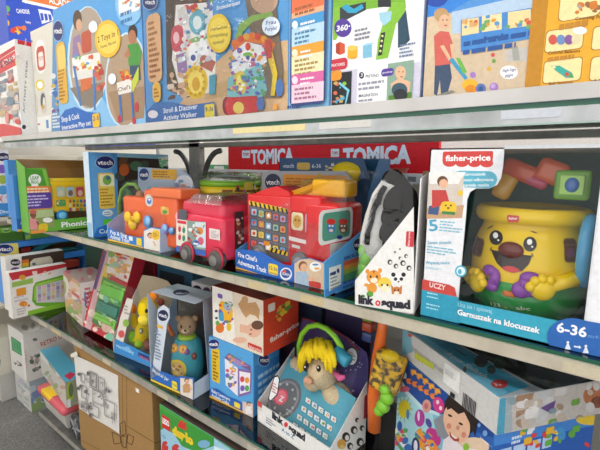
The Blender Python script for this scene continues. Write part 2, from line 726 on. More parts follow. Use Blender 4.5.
# ceiling lamps over the aisle
def lamp(x, y, w, d, power, label):
    t = thing('ceiling_light', label, 'light', (x, y, 3.14), 'ceiling panel lights')
    mb = MB()
    mb.rbox((x, y, 3.175), (w + .06, d + .06, .05), '#e6e6e4', .006, 2)
    mb.build('housing', t)
    m, nt, out = nodes('lamp_glow')
    e = nt.nodes.new('ShaderNodeEmission')
    e.inputs['Strength'].default_value = 5
    nt.links.new(e.outputs['Emission'], out.inputs['Surface'])
    mb = MB()
    mb.rbox((x, y, 3.148), (w, d, .008), m, 0)
    mb.build('diffuser', t)
    la = bpy.data.lights.new('panel_light', 'AREA')
    la.shape = 'RECTANGLE'
    la.size, la.size_y = w, d
    la.energy = power
    la.color = (1, .985, .96)
    lo = bpy.data.objects.new('panel_light', la)
    COL.objects.link(lo)
    lo.parent = t
    lo.location = (0, 0, -.001)


LP = 9
for x in (-2.2, -.5, 1.2):
    lamp(x, -1.5, 1.25, .35, LP, 'white ceiling panel light over the aisle in front of the gondola')
for x in (-1.6, .5):
    lamp(x, 1.9, 1.25, .35, LP * 4, 'white ceiling panel light over the aisle behind the gondola')
lamp(-3.0, -.3, .35, 1.2, LP * .5, 'white ceiling panel light over the left corner of the shop')

w = bpy.data.worlds.new('shop_ambient')
scene.world = w
w.use_nodes = True
bg = w.node_tree.nodes['Background']
bg.inputs['Color'].default_value = (1, .99, .975, 1)
bg.inputs['Strength'].default_value = 1.5

# --------------------------------------------- rack with the red banner behind
rk = thing('display_rack', 'white display rack behind the gondola under a long red banner', 'rack', (-.5, .85, 0))
mb = MB()
mb.rbox((-.4, 1.15, .8), (3.0, .03, 1.6), '#ded9d0', .002, 1)
mb.build('back_panel', rk)
for z in (1.318, .95, .5):
    mb = MB()
    mb.rbox((-.4, .85, z - .01), (3.0, .60, .02), '#e9e6e0', .002, 1)
    sh = mb.build('rack_shelf', rk)
    m2 = MB()
    m2.rbox((-.4, .545, z - .004), (3.0, .006, .034), '#eeeae2', .001, 1)
    F = Face((-1.9, .5418, z - .021), (1, 0, 0), (0, 0, 1), 3.0, .034)
    A = Art(m2, F)
    R = random.Random(5)
    for k in range(70):
        u = .1 + k * .04
        A.polyuv(R.choice(['#c03a3a', '#f8f8f8', '#8a8a8a', '#d8b0a0']), [(u, .008), (u + .028, .008), (u + .028, .024), (u, .024)])
    m2.build('shelf_strip', sh)
for x in (-1.9, 1.1):
    mb = MB()
    mb.rbox((x, .85, .8), (.03, .6, 1.6), '#cfcac0', .002, 1)
    mb.build('side_panel', rk)
a, b = on_y(236, 149, .56), on_y(438, 167, .56)
mb = MB()
bz0, bz1 = 1.322, on_y(437, 141, .56).z
bx0 = on_y(228, 150, .56).x
mb.rbox(((bx0 + b.x) / 2, .57, (bz0 + bz1) / 2), (b.x - bx0, .02, bz1 - bz0), '#ee121c', .0015, 1)
F = Face((bx0, .56, bz0), (1, 0, 0), (0, 0, 1), b.x - bx0, bz1 - bz0)
A = Art(mb, F)
for (lx, tx0, tx1) in ((242, 251, 295), (331, 343, 412)):
    A.rrect('#f7f5f2', lx, 150.5 - (lx - 242) * .018, lx + 8, 158 - (lx - 242) * .012, .1)
    A.text('#d81e28', 'TOMY', lx + .8, 155.8 - (lx - 242) * .015, lx + 7.2, 155.7 - (lx - 242) * .015, 3, .02)
A.text('#ffffff', 'TOMICA', 251, 163.5, 294, 162.5, 13, .05)
A.text('#ffffff', 'TOMICA', 343, 164.5, 411, 162.5, 15.5, .05)
tag(mb.build('sign_banner', None, ((bx0 + b.x) / 2, .57, bz0)), 'long red banner with white lettering standing behind the shelves', 'sign')
# small things on the rack behind the gondola
def stock(name, label, px0, py0, px1, py1, y, d, col, zfloor=None, group=None, art=None):
    py0, py1 = min(py0, py1), max(py0, py1)
    p, q = on_y(px0, py1, y), on_y(px1, py0, y)
    z0 = p.z if zfloor is None else zfloor
    F = Frame((p.x, y, z0 + .0006), 0, q.x - p.x, d, q.z - z0)
    mb = carton_mb(F, col)
    if art:
        art(mb, F)
    return tag(mb.build(name, None, F.base()), label, 'box', group)


def art_green(mb, F):
    A = Art(mb, F.front)
    A.rrect('#e8e6dc', 214, 166, 224, 171)
    A.ell('#9fb8d8', 217, 171, 2.5, 2)
stock('toy_box', 'small green box standing left of the red banner behind the post', 205, 165, 230, 173, .58, .12, '#4f9d63', 1.318, art=art_green)

# ============================================================ top shelf row
GT = 'toy boxes on the top shelf'
ZTB = ZT + .0042


def aligned(px_l, px_r, y, z, h, d):
    a, b = on_y(*px_l, y), on_y(*px_r, y)
    return Frame((a.x, y, z), 0, b.x - a.x, d, h)


def plain(name, label, F, mb, group, cat='box'):
    return tag(mb.build(name, None, F.base()), label, cat, group)


# activity desk box (far left, cut by the frame)
F = aligned((-62, 133), (22, 131), .012, ZTB, on_y(22, 35, .012).z - ZTB, .075)
mb = carton_mb(F, '#f3f1ec')
A = Art(mb, F.front)
A.poly('#d8474c', (-60, 96), (22, 46), (22, 62), (0, 74), (-60, 110))
A.poly('#c93a44', (-60, 92), (22, 41), (22, 45), (-60, 97))
A.text('#f8e8e6', 'Activity Desk', -20, 84, 20, 54, 5)
A.text('#3c3f55', 'Activity Desk', -18, 76, 14, 62, 6.5)
A.ell('#e8d94a', 18.5, 61, 3.2, 7)
A.lines('#9a8f94', -40, 74, 15, 90, 5, 3)
A.blobs(['#d9b7b0', '#c49a96', '#b9b4ae', '#e2cfc4', '#d05a58', '#7e8f9f', '#cdb58a'], -55, 76, 20, 122, 150, 4, 1.5, 4.5)
A.poly('#dc5a5c', (-60, 126), (6, 124), (14, 126), (22, 128), (22, 136), (-60, 140))
A.ell('#e89a90', 8, 118, 2, 6)
B = Art(mb, F.right)
B.rect('#d22f3c', 16, 24, 42, 49)
B.text('#ffffff', 'ACTIVITY', 26, 48, 27, 39, 1.6)
B.text('#6a6a74', 'ACTIVITY DESK', 24.6, 113, 27.9, 60, 1.5)
B.ell('#3a3a50', 24, 127, 2, 2.2)
plain('toy_box', 'white box with red slanted band and red-topped spine at the far left', F, mb, GT)

# beige box with the red device
F = aligned((26, 131), (52, 129.5), .03, ZTB, on_y(53, 21, .03).z - ZTB, .09)
xr = on_y(22, 131, .012).x + .004
F = Frame((xr, .075, ZTB), 0, on_y(61, 130, .075).x - xr, .09, on_y(53, 21, .075).z - ZTB)
mb = carton_mb(F, '#e9e4d8')
A = Art(mb, F.front)
A.fill('#e3ddd0')
A.rrect('#f4f2ee', 34, 42, 47, 72, .45)
A.rrect('#d0604c', 36, 48, 46, 69, .3)
A.rrect('#f0ebe2', 38, 53, 44, 66, .25)
A.text('#d0604c', 'TOY', 38.5, 61, 43.5, 59.5, 4)
A.ell('#e8d24a', 40, 85, 4.5, 5.5)
A.ell('#ffffff', 40, 85, 3, 3.6)
A.rrect('#d8cfc2', 30, 94, 39, 115, .4)
A.rrect('#cfc9c4', 40, 92, 47, 113, .4)
for x in (33, 43):
    A.ell('#5c6270', x, 101, 2.4, 8)
    A.ell('#e9e4d8', x + 1, 102, 1.2, 5)
    A.ell('#d7a33c', x, 107, 1.6, 2.4)
A.rect('#f2f0ea', 26, 119, 52, 131)
A.lines('#c06a6a', 28, 121, 41, 129, 3, 9)
A.rect('#5f8fc4', 46, 120, 49, 128)
A.blobs(['#8a5a5a', '#5a4f6a', '#c9847c'], 27, 34, 33, 50, 8, 12, 1, 2)
B = A
B.poly('#6f9cc8', (53, 22), (64, 22), (64, 140), (51.5, 140))
B.blobs(['#3f6db4', '#e8e8e8', '#d8b84a', '#7a4f8a', '#58a0c8'], 52, 76, 62, 112, 18, 5, 1.5, 3)
B.lines('#f4f4f4', 52, 113, 61, 128, 5, 4)
plain('toy_box', 'beige box printed with a red and white toy gadget beside a red spine', F, mb, GT)

# blue box with two children playing at toy kitchens
F = aligned((61, 130), (146, 122), .018, ZTB, .47, .13)
mb = carton_mb(F, '#4f9fe0')
A = Art(mb, F.front)
A.fill('#5aa6e4')
A.poly('#8cc4ee', (56, 70), (80, 60), (110, 110), (147, 95), (147, 124), (60, 131))
A.ell('#cbe4f5', 88, 59, 20.5, 53)
A.ell('#b3a292', 88.5, 58, 19, 51)
A.poly('#8a7f74', (70, 88), (104, 82), (103, 96), (92, 108), (80, 104))
A.ell('#cbe4f5', 126, 80, 21, 48, .05)
A.ell('#b59a80', 126, 80, 19.5, 46, .05)
A.poly('#a5866a', (108, 92), (146, 86), (144, 118), (118, 122))
# girl
A.poly('#9a7ea8', (73, 38), (80, 34), (83, 58), (80, 70), (72, 68))
A.ell('#5a4234', 77.5, 20, 4.5, 10)
A.ell('#d8a888', 79, 25, 3, 6)
A.poly('#d8a888', (77, 43), (80, 42), (84, 60), (82, 62))
# kitchen toy
A.rrect('#c4573f', 81, 33, 92, 51, .2)
A.poly('#f0ece4', (72, 58), (100, 52), (101, 70), (73, 78))
A.blobs(['#e9c84a', '#4f9fd8', '#e06a4a', '#7fb85a', '#ffffff'], 74, 56, 99, 70, 22, 3, 1.2, 2.6)
A.poly('#d9713f', (80, 76), (92, 74), (91, 88), (82, 92))
A.poly('#e8e4dc', (77, 72), (93, 69), (93, 77), (78, 80))
A.poly('#4f7fc0', (73, 66), (75.5, 66), (82, 106), (80, 106))
A.poly('#4f7fc0', (93, 70), (95, 70), (96, 110), (94, 110))
A.blobs(['#c04838', '#d86a50'], 96, 62, 104, 92, 10, 6, 1.5, 3)
# boy
A.ell('#3a2a22', 133, 33, 4.6, 8.5)
A.ell('#b87a58', 132.5, 37, 3.8, 7)
A.poly('#4c9a44', (128, 45), (138, 43), (142, 52), (140, 66), (129, 66))
A.poly('#b87a58', (129, 48), (131, 56), (126, 58), (125, 54))
A.poly('#34506c', (130, 66), (140, 65), (141, 80), (131, 82))
A.poly('#ece8e0', (117, 83), (132, 78), (132, 92), (119, 95))
A.text('#7a4a3a', "Chef's", 118.5, 92, 131, 88.5, 4)
A.poly('#c6d24a', (132, 82), (139, 66), (139, 80), (133, 93))
A.blobs(['#e0782f', '#d84a30', '#e8b040'], 121, 70, 133, 80, 14, 8, 1.2, 2.4)
A.poly('#3f74b8', (119, 95), (121, 95), (123, 122), (121, 122))
A.poly('#3f74b8', (131, 92), (133, 92), (135, 120), (133, 120))
A.ell('#c83a48', 137, 107, 2, 5)
A.ell('#c83a48', 120, 119, 1.8, 4)
A.ell('#c83a48', 134.5, 121, 1.8, 4)
oval_logo(A, 'vtech', 58.5, 31, 5, 10, 4, 2.5, 5.5)
A.rrect('#e8b54a', 56, 44, 69, 103, .3)
A.rrect('#f4d070', 57.5, 47, 67, 68, .3)
A.lines('#b07a2a', 58, 70, 67.5, 100, 9, 6)
A.ell('#f0c23a', 108.5, 39, 13, 19)
A.ell('#f7d860', 108.5, 39, 11, 15)
A.text('#8a4a1a', '2 Toys in 1', 98.5, 43, 119, 35.5, 6)
A.text('#8a4a1a', 'Toaster, Play too!', 101, 49, 117, 43, 3)
A.ell('#8fc6ee', 130, 4, 14, 22)
A.rrect('#f4f4f4', 119, -2, 142, 9, .3)
A.blobs(['#d87858', '#8fb8d8', '#c8c090'], 121, 0, 140, 7, 10, 10, 1, 2)
A.lines('#3f7fb8', 121, 12, 139, 20, 2, 8)
A.ell('#eef4fa', 94, 27, 4.4, 6)
A.ell('#eef4fa', 113, 79, 4, 5.5)
A.poly('#2a6cc0', (60.5, 118), (66, 110), (76, 107), (88, 112), (100, 113), (101, 128), (61, 131))
A.text('#ffffff', 'Shop & Cook', 62.5, 122.5, 80.5, 118.5, 5.5)
A.text('#ffffff', 'Interactive Play set', 63, 130, 92, 125, 4.6)
A.rrect('#f2c230', 93, 114, 101, 127, .2)
A.text('#2a3a8a', '2-5', 94, 121, 100, 119.8, 4.5)
plain('toy_box', 'blue box with two oval photographs of children at toy kitchen carts', F, mb, GT)

# walker box in crinkled shrink wrap
F = aligned((147, 122), (329.5, 107.2), .018, ZTB, .46, .14)
t = thing('boxed_baby_walker', 'wide shrink-wrapped box with activity walker pictures and colourful side panel', 'box', F.base(), GT)
mb = carton_mb(F, '#5aa0d8')
A = Art(mb, F.front)
A.fill('#5b9fd9')
A.rect('#4f93d2', 288.5, -60, 330, 120)
A.rect('#8cc4ea', 290.5, -60, 328.5, 106.5)
A.poly('#d9b48a', (208, 70), (230, 50), (288, 40), (288, 112), (196, 118), (176, 108))
A.poly('#c9a678', (205, 85), (288, 70), (288, 85), (205, 100))
# big product left
A.poly('#584840', (165, -30), (212, -30), (214, 90), (186, 98), (167, 90))
A.poly('#f0ece6', (176, 5), (212, 2), (216, 60), (214, 92), (182, 97), (172, 60))
A.ell('#6ab0c4', 198, 22, 9, 13)
A.ell('#dce8ea', 198, 23, 5, 8)
A.rrect('#d85a6a', 171, 27, 184, 50, .4)
A.ell('#f0b0b8', 177, 38, 3.5, 6)
A.poly('#86b46a', (188, 40), (206, 33), (208, 38), (190, 46))
A.poly('#a080b0', (176, 55), (186, 52), (188, 72), (178, 75))
A.ell('#4a5a9a', 194, 58, 3.2, 4)
A.poly('#b86a5a', (200, 52), (216, 62), (212, 72), (200, 66))
A.ell('#e9c63a', 196, 82, 12, 17)
A.ell('#f6df6a', 196, 82, 8, 12)
A.ell('#d7a52a', 196, 84, 4, 7)
A.blobs(['#5a9a58', '#c84a4a', '#e89a3a', '#6a7ab8', '#e8d8c8'], 182, -4, 212, 14, 18, 21, 2, 4.5)
A.blobs(['#e6d3bf', '#b08860', '#d8b090', '#6a4a3a'], 169, 74, 186, 98, 16, 22, 2, 4)
A.poly('#d8d4d0', (178, 10), (186, 6), (190, 22), (180, 26))
A.poly('#ffffff', (188, 44), (206, 40), (210, 54), (190, 58))
A.blobs(['#ffffff', '#d8dce4', '#e8e0d8', '#c8ccd8'], 178, 8, 212, 70, 40, 91, 1.2, 3)
A.blobs(['#d8506a', '#4f8fc8', '#e8b83a', '#6fae5a', '#8a6ab8', '#e88a4a'], 174, 4, 214, 72, 26, 92, .9, 2)
A.ell('#6ab0c4', 198, 22, 7.6, 11)
A.ell('#e6f0f0', 198, 23, 4.4, 7)
A.ell('#d85a6a', 177, 39, 5.4, 10)
A.ell('#f4c8cc', 177, 38, 3, 6)
A.ell('#ffffff', 194, 58, 4.4, 5)
A.ell('#4a5a9a', 194, 58, 2.6, 3.2)
for k in range(12):
    a = k * PI / 6
    A.ell('#d8a828', 196 + 9 * math.cos(a), 82 + 13 * math.sin(a), 1.2, 1.5)
A.poly('#4f9fb8', (210, 76), (217, 74), (216, 94), (210, 95))
# child and walker right
A.poly('#7a6a5a', (246, 0), (276, -2), (284, 70), (282, 98), (262, 98))
A.ell('#c9a58a', 265, 0, 14, 14)
A.poly('#8fb85a', (236, 38), (240, 24), (252, 16), (272, 12), (274, 16), (254, 22), (244, 32), (241, 42))
A.poly('#e07a3a', (232, 44), (246, 34), (266, 36), (276, 44), (272, 56), (262, 44), (246, 42), (236, 54))
A.poly('#e9ecef', (234, 52), (247, 42), (264, 46), (268, 62), (252, 72), (232, 74))
A.poly('#7fc0c8', (229, 78), (262, 64), (268, 90), (262, 98), (228, 98))
A.ell('#e8c84a', 241, 83, 6.5, 12)
A.ell('#f5e27a', 241, 83, 4, 8)
A.blobs(['#7a5aa8', '#d85a4a', '#5a8ac8', '#e8a040', '#5aa870', '#c87a9a'], 233, 48, 266, 94, 40, 23, 1.3, 3)
A.ell('#ffffff', 249, 56, 7, 6)
A.ell('#7fb85a', 249, 55, 5, 2.4)
A.ell('#4a5a9a', 249, 58, 2, 2)
A.ell('#d84a3a', 249, 47, 2.6, 4)
for k in range(7):
    A.ell(['#e8782e', '#d84a3a', '#e8a83a'][k % 3], 236 + k * 5.8, 43 - math.sin(k * .52) * 7, 3, 3.4)
A.blobs(['#ffffff', '#d85a8a', '#5a7ac8', '#e8b83a', '#6ab06a', '#8a5ab0'], 230, 46, 267, 96, 50, 93, .9, 2)
A.poly('#e0c23a', (268, 54), (274, 52), (279, 74), (276, 96), (272, 96), (274, 76))
A.poly('#c85048', (266, 40), (272, 40), (274, 58), (268, 60))
A.poly('#cc3f40', (226, 98), (258, 96), (260, 112), (228, 116))
A.ell('#8f2f3a', 228, 106, 4, 9)
A.ell('#d8444a', 231, 106, 4, 9)
A.ell('#e9d06a', 240, 108, 5.5, 6)
A.ell('#4f74b0', 262, 104, 4, 7)
A.ell('#4f74b0', 281, 88, 4, 9)
# panels left and bottom
A.rrect('#e9b98a', 147.5, 17, 164, 81, .3)
A.lines('#a86a3a', 149.5, 22, 162, 78, 11, 31)
A.rrect('#f0c050', 154, 83, 163, 102, .45)
A.lines('#a86a2a', 155.5, 88, 161.5, 98, 3, 32)
oval_logo(A, 'vtech', 152, 3, 7, 7, 5, 2, 4.5)
A.poly('#3a74b8', (148, 112), (156, 104), (170, 102), (190, 106), (216, 102), (218, 116), (148, 123))
A.text('#f4f4f4', 'Stroll & Discover', 165.5, 113.5, 199.5, 109, 5)
A.text('#f4f4f4', 'Activity Walker', 165.5, 120.6, 199, 116.5, 4.6)
A.rrect('#e9d44a', 206.5, 105, 216.5, 118, .15)
A.text('#23307a', '9-36', 207.5, 112, 215.5, 111.3, 4.5)
A.ell('#e8e2e6', 155, 114.5, 5, 4)
A.ell('#ecc93a', 221, 34, 12, 19.5)
A.ell('#f2d95a', 221, 34, 10, 16)
A.text('#7a6a2a', 'interaktives', 212.5, 32, 229.5, 29, 3.5)
A.text('#7a6a2a', 'Lernspielzeug', 212, 38.5, 230, 36, 3.5)
A.text('#7a6a2a', 'spass!', 215, 45, 226, 43.4, 3.5)
A.text('#ffffff', 'Entdeckerspass', 219, 11, 242, 5, 4)
A.ell('#e6f0fa', 273, 27, 9, 9.5)
A.text('#3a4a9a', 'Frau', 268, 26, 278, 24.4, 4)
A.text('#3a4a9a', 'Purple!', 267, 32, 279, 30.4, 3.6)
A.rrect('#e9a24a', 275, 104.5, 279, 110, .1)
# right hand info panel
A.rrect('#3a4f8a', 293, -20, 326.5, 103.5, .12)
A.rrect('#f0b48a', 294, -20, 325.7, 24, .1)
A.rect('#e9754a', 294, -20, 325.7, 6)
A.lines('#a8603a', 297, 8, 322, 22, 4, 41)
A.rect('#4a9fd8', 294, 20, 325.7, 33)
A.rect('#bfe0f2', 294, 30, 325.7, 48)
A.lines('#4a84b0', 297, 33, 322, 46, 4, 42)
A.rect('#f0a83a', 294, 48, 325.7, 59)
A.rect('#f2ecc0', 294, 58, 325.7, 76)
A.lines('#b0904a', 297, 60, 322, 74, 4, 43)
A.rect('#e06aa8', 294, 76, 325.7, 87)
A.rect('#f3d3e2', 294, 86, 325.7, 101)
A.lines('#b0708f', 297, 88, 322, 99, 3, 44)
for y, c in ((23, '#eaf4fb'), (51, '#fff0d0'), (78, '#fbe2ee')):
    A.ell(c, 297.5, y + 3, 3, 4)
    A.lines('#ffffff', 303, y, 318, y + 7, 2, y, .45)
A.lines('#3a4f8a', 290, 105, 305, 109, 1, 45)
cb = mb.build('carton', t)
fm = MB()
f = F.front
fm.add([f.P(u, v, .007) for u, v in ((-.002, 0), (f.w * .777, 0), (f.w * .777, f.h), (-.002, f.h))], [[0, 1, 2, 3]], WRAP)
fm.build('shrink_wrap', t)

# white box with the green riding toy
F = aligned((330.5, 107), (419, 99.7), .018, ZTB, .43, .14)
mb = carton_mb(F, '#f4f3f6')
A = Art(mb, F.front)
A.fill('#f3f3f4')
A.poly('#d8d4e6', (331, 72), (420, 62), (420, 104), (331, 110))
A.rect('#c4c6dd', 331, 72, 331.8, 108)
A.poly('#7fba3a', (332, -12), (404, -14), (406, 8), (398, 18), (390, 6), (362, 10), (340, 18), (332, 12))
A.poly('#3a3f44', (338, 8), (366, 2), (366, 10), (346, 20), (338, 30))
A.poly('#8cc63e', (392, 2), (404, 2), (406, 12), (396, 24), (388, 58), (376, 60), (378, 40), (386, 14))
A.poly('#2a2e36', (381, 33), (385.5, 32), (382, 55), (378, 56))
for k in range(4):
    A.ell('#e8e0a0', 382.5 - k * .7, 36 + k * 5, 1.2)
A.poly('#2f4f63', (398, 22), (406, 10), (410, 40), (404, 46), (398, 48))
A.poly('#a8d8e8', (379, 13), (392, 11), (391, 20), (384, 26), (380, 20))
A.poly('#2f3338', (378, 0), (391, -2), (391, 7), (378, 7))
A.poly('#36a8d0', (342, 8), (346, 4), (354, 9), (362, 4), (364, 8), (356, 13), (348, 13))
A.poly('#8cc63e', (333, 8), (340, 6), (340, 32), (336, 40), (333, 40))
A.ell('#5a3f9e', 343, 28, 8.6, 9.2)
A.text('#ffffff', '360', 336.5, 31.5, 348, 29.8, 5.5, .03)
A.ell('#ffffff', 349.5, 26.2, .8)
A.poly('#b8402a', (336, 44), (340, 42), (345, 44), (345, 53), (340, 55), (336, 53))
A.poly('#d85a34', (340, 42), (345, 44), (345, 53), (340, 55))
A.ell('#e8a020', 352.5, 56.5, 5, 2.6)
A.rect('#f2b52c', 348, 48, 357.5, 56.8)
A.ell('#f7cc5a', 352.6, 48, 5, 2.6)
A.poly('#84c4e0', (363, 46), (372, 44.5), (372, 57), (363, 58.5))
A.poly('#aadcf0', (363, 46), (366, 43.5), (374, 42.5), (372, 44.5))
A.lines('#8a8a9a', 355, 29, 374, 38, 3, 51)
A.lines('#7a8aa8', 400, 44, 415, 56, 4, 52)
A.rrect('#d0384a', 329, 60.5, 347.5, 68.5, .35)
A.text('#ffffff', 'FEATURES', 332, 67, 345, 65.2, 2.6)
A.rect('#24262c', 332.5, 74, 351, 109)
A.blobs(['#8fc63e', '#5ab0d0', '#d8b060', '#e07050'], 334, 82, 346, 104, 14, 53, 1, 2.6)
A.poly('#7fd0e8', (340, 82), (350, 90), (346, 106), (345, 106), (347.5, 91), (339, 84))
A.rrect('#f09a30', 331, 71.5, 342, 80, .4)
A.rect('#faf9fb', 358, 66, 408, 107)
A.ell('#2a2e50', 362, 75.5, 2.6, 3.4)
A.text('#ffffff', '3', 361, 77, 363, 76.8, 3.4)
A.text('#3a3a5a', 'PRETEND', 366, 78, 379, 76.8, 2.8)
A.lines('#9a9aaa', 359, 82, 385, 89, 2, 54)
A.text('#3a3a5a', 'IMAGINATION', 359, 97.5, 378, 95.8, 2.8)
A.lines('#9a9aaa', 359, 99, 384, 105, 2, 55)
A.rect('#8fae9a', 388.5, 64, 412, 101)
A.poly('#5a8a2a', (389, 96), (412, 92), (412, 101), (389, 103))
A.ell('#e9bd98', 401, 73, 5.5, 7)
A.poly('#e9bd98', (391, 84), (400, 78), (411, 82), (410, 92), (392, 92))
A.ell('#3a5a6a', 400, 90, 8, 7)
A.ell('#2a2c30', 401, 95, 7, 6)
A.ell('#c07a6a', 402, 77, 1.4, .8)
A.ell('#3a2a2a', 399.5, 72, .6)
A.ell('#3a2a2a', 403.5, 72, .6)
A.rrect('#5a3f9e', 382, 69.5, 394, 75.5, .4)
A.text('#ffffff', 'get on the way', 383, 74, 393, 72.6, 2)
plain('toy_box', 'white box printed with a green steering toy and round purple badge', F, mb, GT)

# blue and yellow box with the boy pushing a toy
F = aligned((422.5, 99.4), (665, 79), .018, ZTB, .43, .14)
mb = carton_mb(F, '#3f86d8')
A = Art(mb, F.front)
A.fill('#5a9be0')
A.poly('#e0c9a8', (423, 36), (424, 18), (445, 14), (540, 4), (540, 90), (423, 100))
A.poly('#bcd3ea', (452, 12), (540, -8), (540, 22), (452, 34))
A.poly('#d9c2a4', (445, 40), (540, 30), (540, 90), (423, 100), (423, 70))
A.poly('#c8c2bc', (505, 50), (540, 46), (540, 60), (505, 62))
A.poly('#a8a8a0', (512, 48), (518, 46), (520, 60), (513, 61))
A.ell('#2a4fb0', 437, -3, 12, 10)
A.poly('#3a8ae0', (423, -40), (600, -60), (600, -30), (470, 0), (450, 12), (424, 18))
A.ell('#2a4fb0', 436, -2, 12, 9)
# boy
A.poly('#3f526e', (435, 66), (450, 64), (452, 78), (448, 92), (441, 95), (440, 80), (437, 96), (434, 94))
A.poly('#d9665c', (434, 36), (440, 31), (449, 32), (453, 44), (451, 64), (435, 66))
A.ell('#e9bd98', 443.5, 19.5, 7, 10)
A.ell('#c9a070', 441.5, 15, 7.5, 7)
A.ell('#e9bd98', 444.5, 22, 5.6, 7.6)
A.ell('#5a4030', 443, 20, .7)
A.ell('#5a4030', 447, 20, .7)
A.ell('#c06a5a', 445.6, 25.5, 1.6, .8)
A.poly('#e9bd98', (440, 46), (444, 45), (451, 58), (449, 61))
A.poly('#e9bd98', (450, 44), (453, 44), (455, 58), (452, 58))
A.poly('#8a8a80', (437, 95), (452, 90), (456, 92), (438, 98))
# push toy
A.poly('#3fa0c8', (449, 60), (453, 58), (468, 78), (465, 80))
A.poly('#6fb84a', (456, 58), (460, 58), (467, 72), (463, 74))
A.ell('#f0b82c', 470, 85, 8, 6)
A.ell('#e89020', 471, 89, 6, 4)
A.ell('#5a78b8', 481, 88.5, 5, 5)
A.ell('#3a5590', 481, 88.5, 2.5)
A.ell('#a880c8', 494, 87, 4.4)
A.ell('#c8a8e0', 493, 86, 2.4)
A.ell('#a880c8', 473, 75, 3)
A.ell('#d85a5a', 493, 55, 2)
A.ell('#6fa84a', 494, 61, 2)
A.ell('#e0b030', 489, 69, 2)
A.ell('#f6f6f6', 509, 72.5, 9, 7)
A.text('#3a3a8a', 'Giggle Giggle', 502.5, 72, 516, 70.6, 2.6)
A.text('#3a3a8a', 'giggle', 505, 77, 513, 76, 2.6)
# strip of three pictures
A.poly('#4a8ed6', (461, 20), (536, 7), (534, 38), (461, 52))
for k, (a, c) in enumerate(((462, '#f2dca0'), (482, '#f4e2b0'), (508, '#f2dca0'))):
    A.poly(c, (a, 20 - k * 3.8), (a + 17 + k * 3, 17.5 - k * 4.2), (a + 17 + k * 3, 33 - k * 3.6), (a, 36 - k * 3.6))
A.blobs(['#d85a4a', '#e8a030', '#5a9ad0', '#e0b080', '#6fb06a'], 464, 16, 531, 30, 26, 61, 1.3, 3)
A.text('#1f3f86', 'Popping Fun', 484, 40.5, 508, 36.5, 3.6)
A.lines('#2a5aa0', 464, 40, 532, 47, 2, 62)
# yellow panel
A.poly('#f0b02e', (540.5, -80), (700, -100), (700, 90), (538.5, 90))
A.rect('#c88a1e', 538.3, -60, 540, 90)
for (x0, y0, x1, y1, n) in ((562, -14, 600, 15, 1), (547, 32, 582, 48, 2), (545, 62, 580, 80, 3), (594, 28, 640, 44, 4), (592, 58, 640, 76, 5)):
    A.rrect('#b87a1a', x0 - .8, y0 - .8, x1 + .8, y1 + .8, .15)
    A.rrect('#f6e6a8', x0, y0, x1, y1, .15)
A.blobs(['#d88030', '#b8a090', '#a06a40'], 566, 2, 600, 13, 10, 63, 2, 4)
for x, c in ((553, '#d85a4a'), (561, '#6f8fc0'), (569, '#8a5a9a'), (576, '#e8d8b0')):
    A.ell(c, x, 40, 4.4, 5)
A.poly('#3fb0a0', (551, 66), (560, 66), (572, 73), (574, 78), (566, 78), (556, 71))
A.ell('#f6e6a8', 554, 67.5, 2, 1.4)
A.ell('#d84a3a', 567, 74.5, 2)
A.ell('#5aa04a', 571, 76, 2)
A.ell('#fdfdfa', 580, 31, 7, 4)
A.text('#7a4a10', 'Counting Pals', 575, 20.6, 604, 18.4, 3)
A.text('#7a4a10', 'Colorful Balloons', 548, 55, 580, 52.4, 3)
A.text('#7a4a10', 'Ball Stamper', 549, 85.6, 573, 84, 3)
A.text('#7a4a10', 'A Cute Car', 593, 82.5, 620, 80.6, 3)
A.lines('#c88a2a', 548, 56, 582, 60, 1, 64)
A.lines('#c88a2a', 560, 22, 600, 27, 1, 65)
plain('toy_box', 'blue and yellow box with a boy in a red shirt pushing a toy', F, mb, GT)

# behind, facing out of the corner: blue box with the orange shop banner
F = Frame((-2.45, .10, ZTB), PI / 2, .80, .16, .98)
mb = carton_mb(F, '#2f50c0')
A = Art(mb, F.front)
A.fill('#2a4fc4')
A.poly('#e87a34', (20, -40), (130, -40), (130, 26), (78, 12), (22, -1))
A.poly('#f6f2ec', (22, -1), (78, 12), (130, 26), (130, 30), (78, 15), (22, 2))
A.text('#ffffff', 'ACADEMY', 49, 3.2, 79, 9.6, 6.5, .02)
A.text('#ffffff', 'BUILD AND PLAY', 25, 3.0, 55, 9.5, 2.6)
A.text('#ffffff', 'CANDIDE', 17, 13, 30, 13.8, 4, .02)
A.text('#ffffff', 'baby', 26, 23, 31, 23.6, 2.4)
A.poly('#e8eef6', (38, 9), (50, 11), (54, 20), (42, 24))
for k in range(3):
    A.poly('#2f50c0', (40 + 4 * k, 13 + k * .6), (43 + 4 * k, 13.4 + k * .6), (44 + 4 * k, 20), (41.4 + 4 * k, 21))
A.rect('#d8e4f4', -10, -30, 9, 60)
A.blobs(['#e07830', '#e8c030', '#d84030', '#6fb050', '#8fb8e0'], -5, 4, 8, 26, 16, 71, 2, 4)
A.blobs(['#e07830', '#e8c030', '#d84030'], 12, 27, 24, 33, 12, 72, 1.5, 3)
plain('toy_box', 'tall blue box with orange upper band behind the activity desk box', F, mb, GT)

# ========================================================= middle shelf row
GM = 'toys on the middle shelf'
ZMB = ZM + .0044
TRAY_T = .0022


def frame_px(bl, br, z, d, top=None, h=None, ang=None, w=None):
    """upright volume from its two front bottom corners on a shelf"""
    a = on_z(*bl, z)
    if br is not None:
        b = on_z(*br, z)
        if ang is None:
            ang = math.atan2(b.y - a.y, b.x - a.x)
        if w is None:
            w = (b - a).length
    F = Frame(a, ang, w, d, .3)
    if top is not None:
        h = F.front.uv(*top)[1]
    return Frame(a, ang, w, d, h)


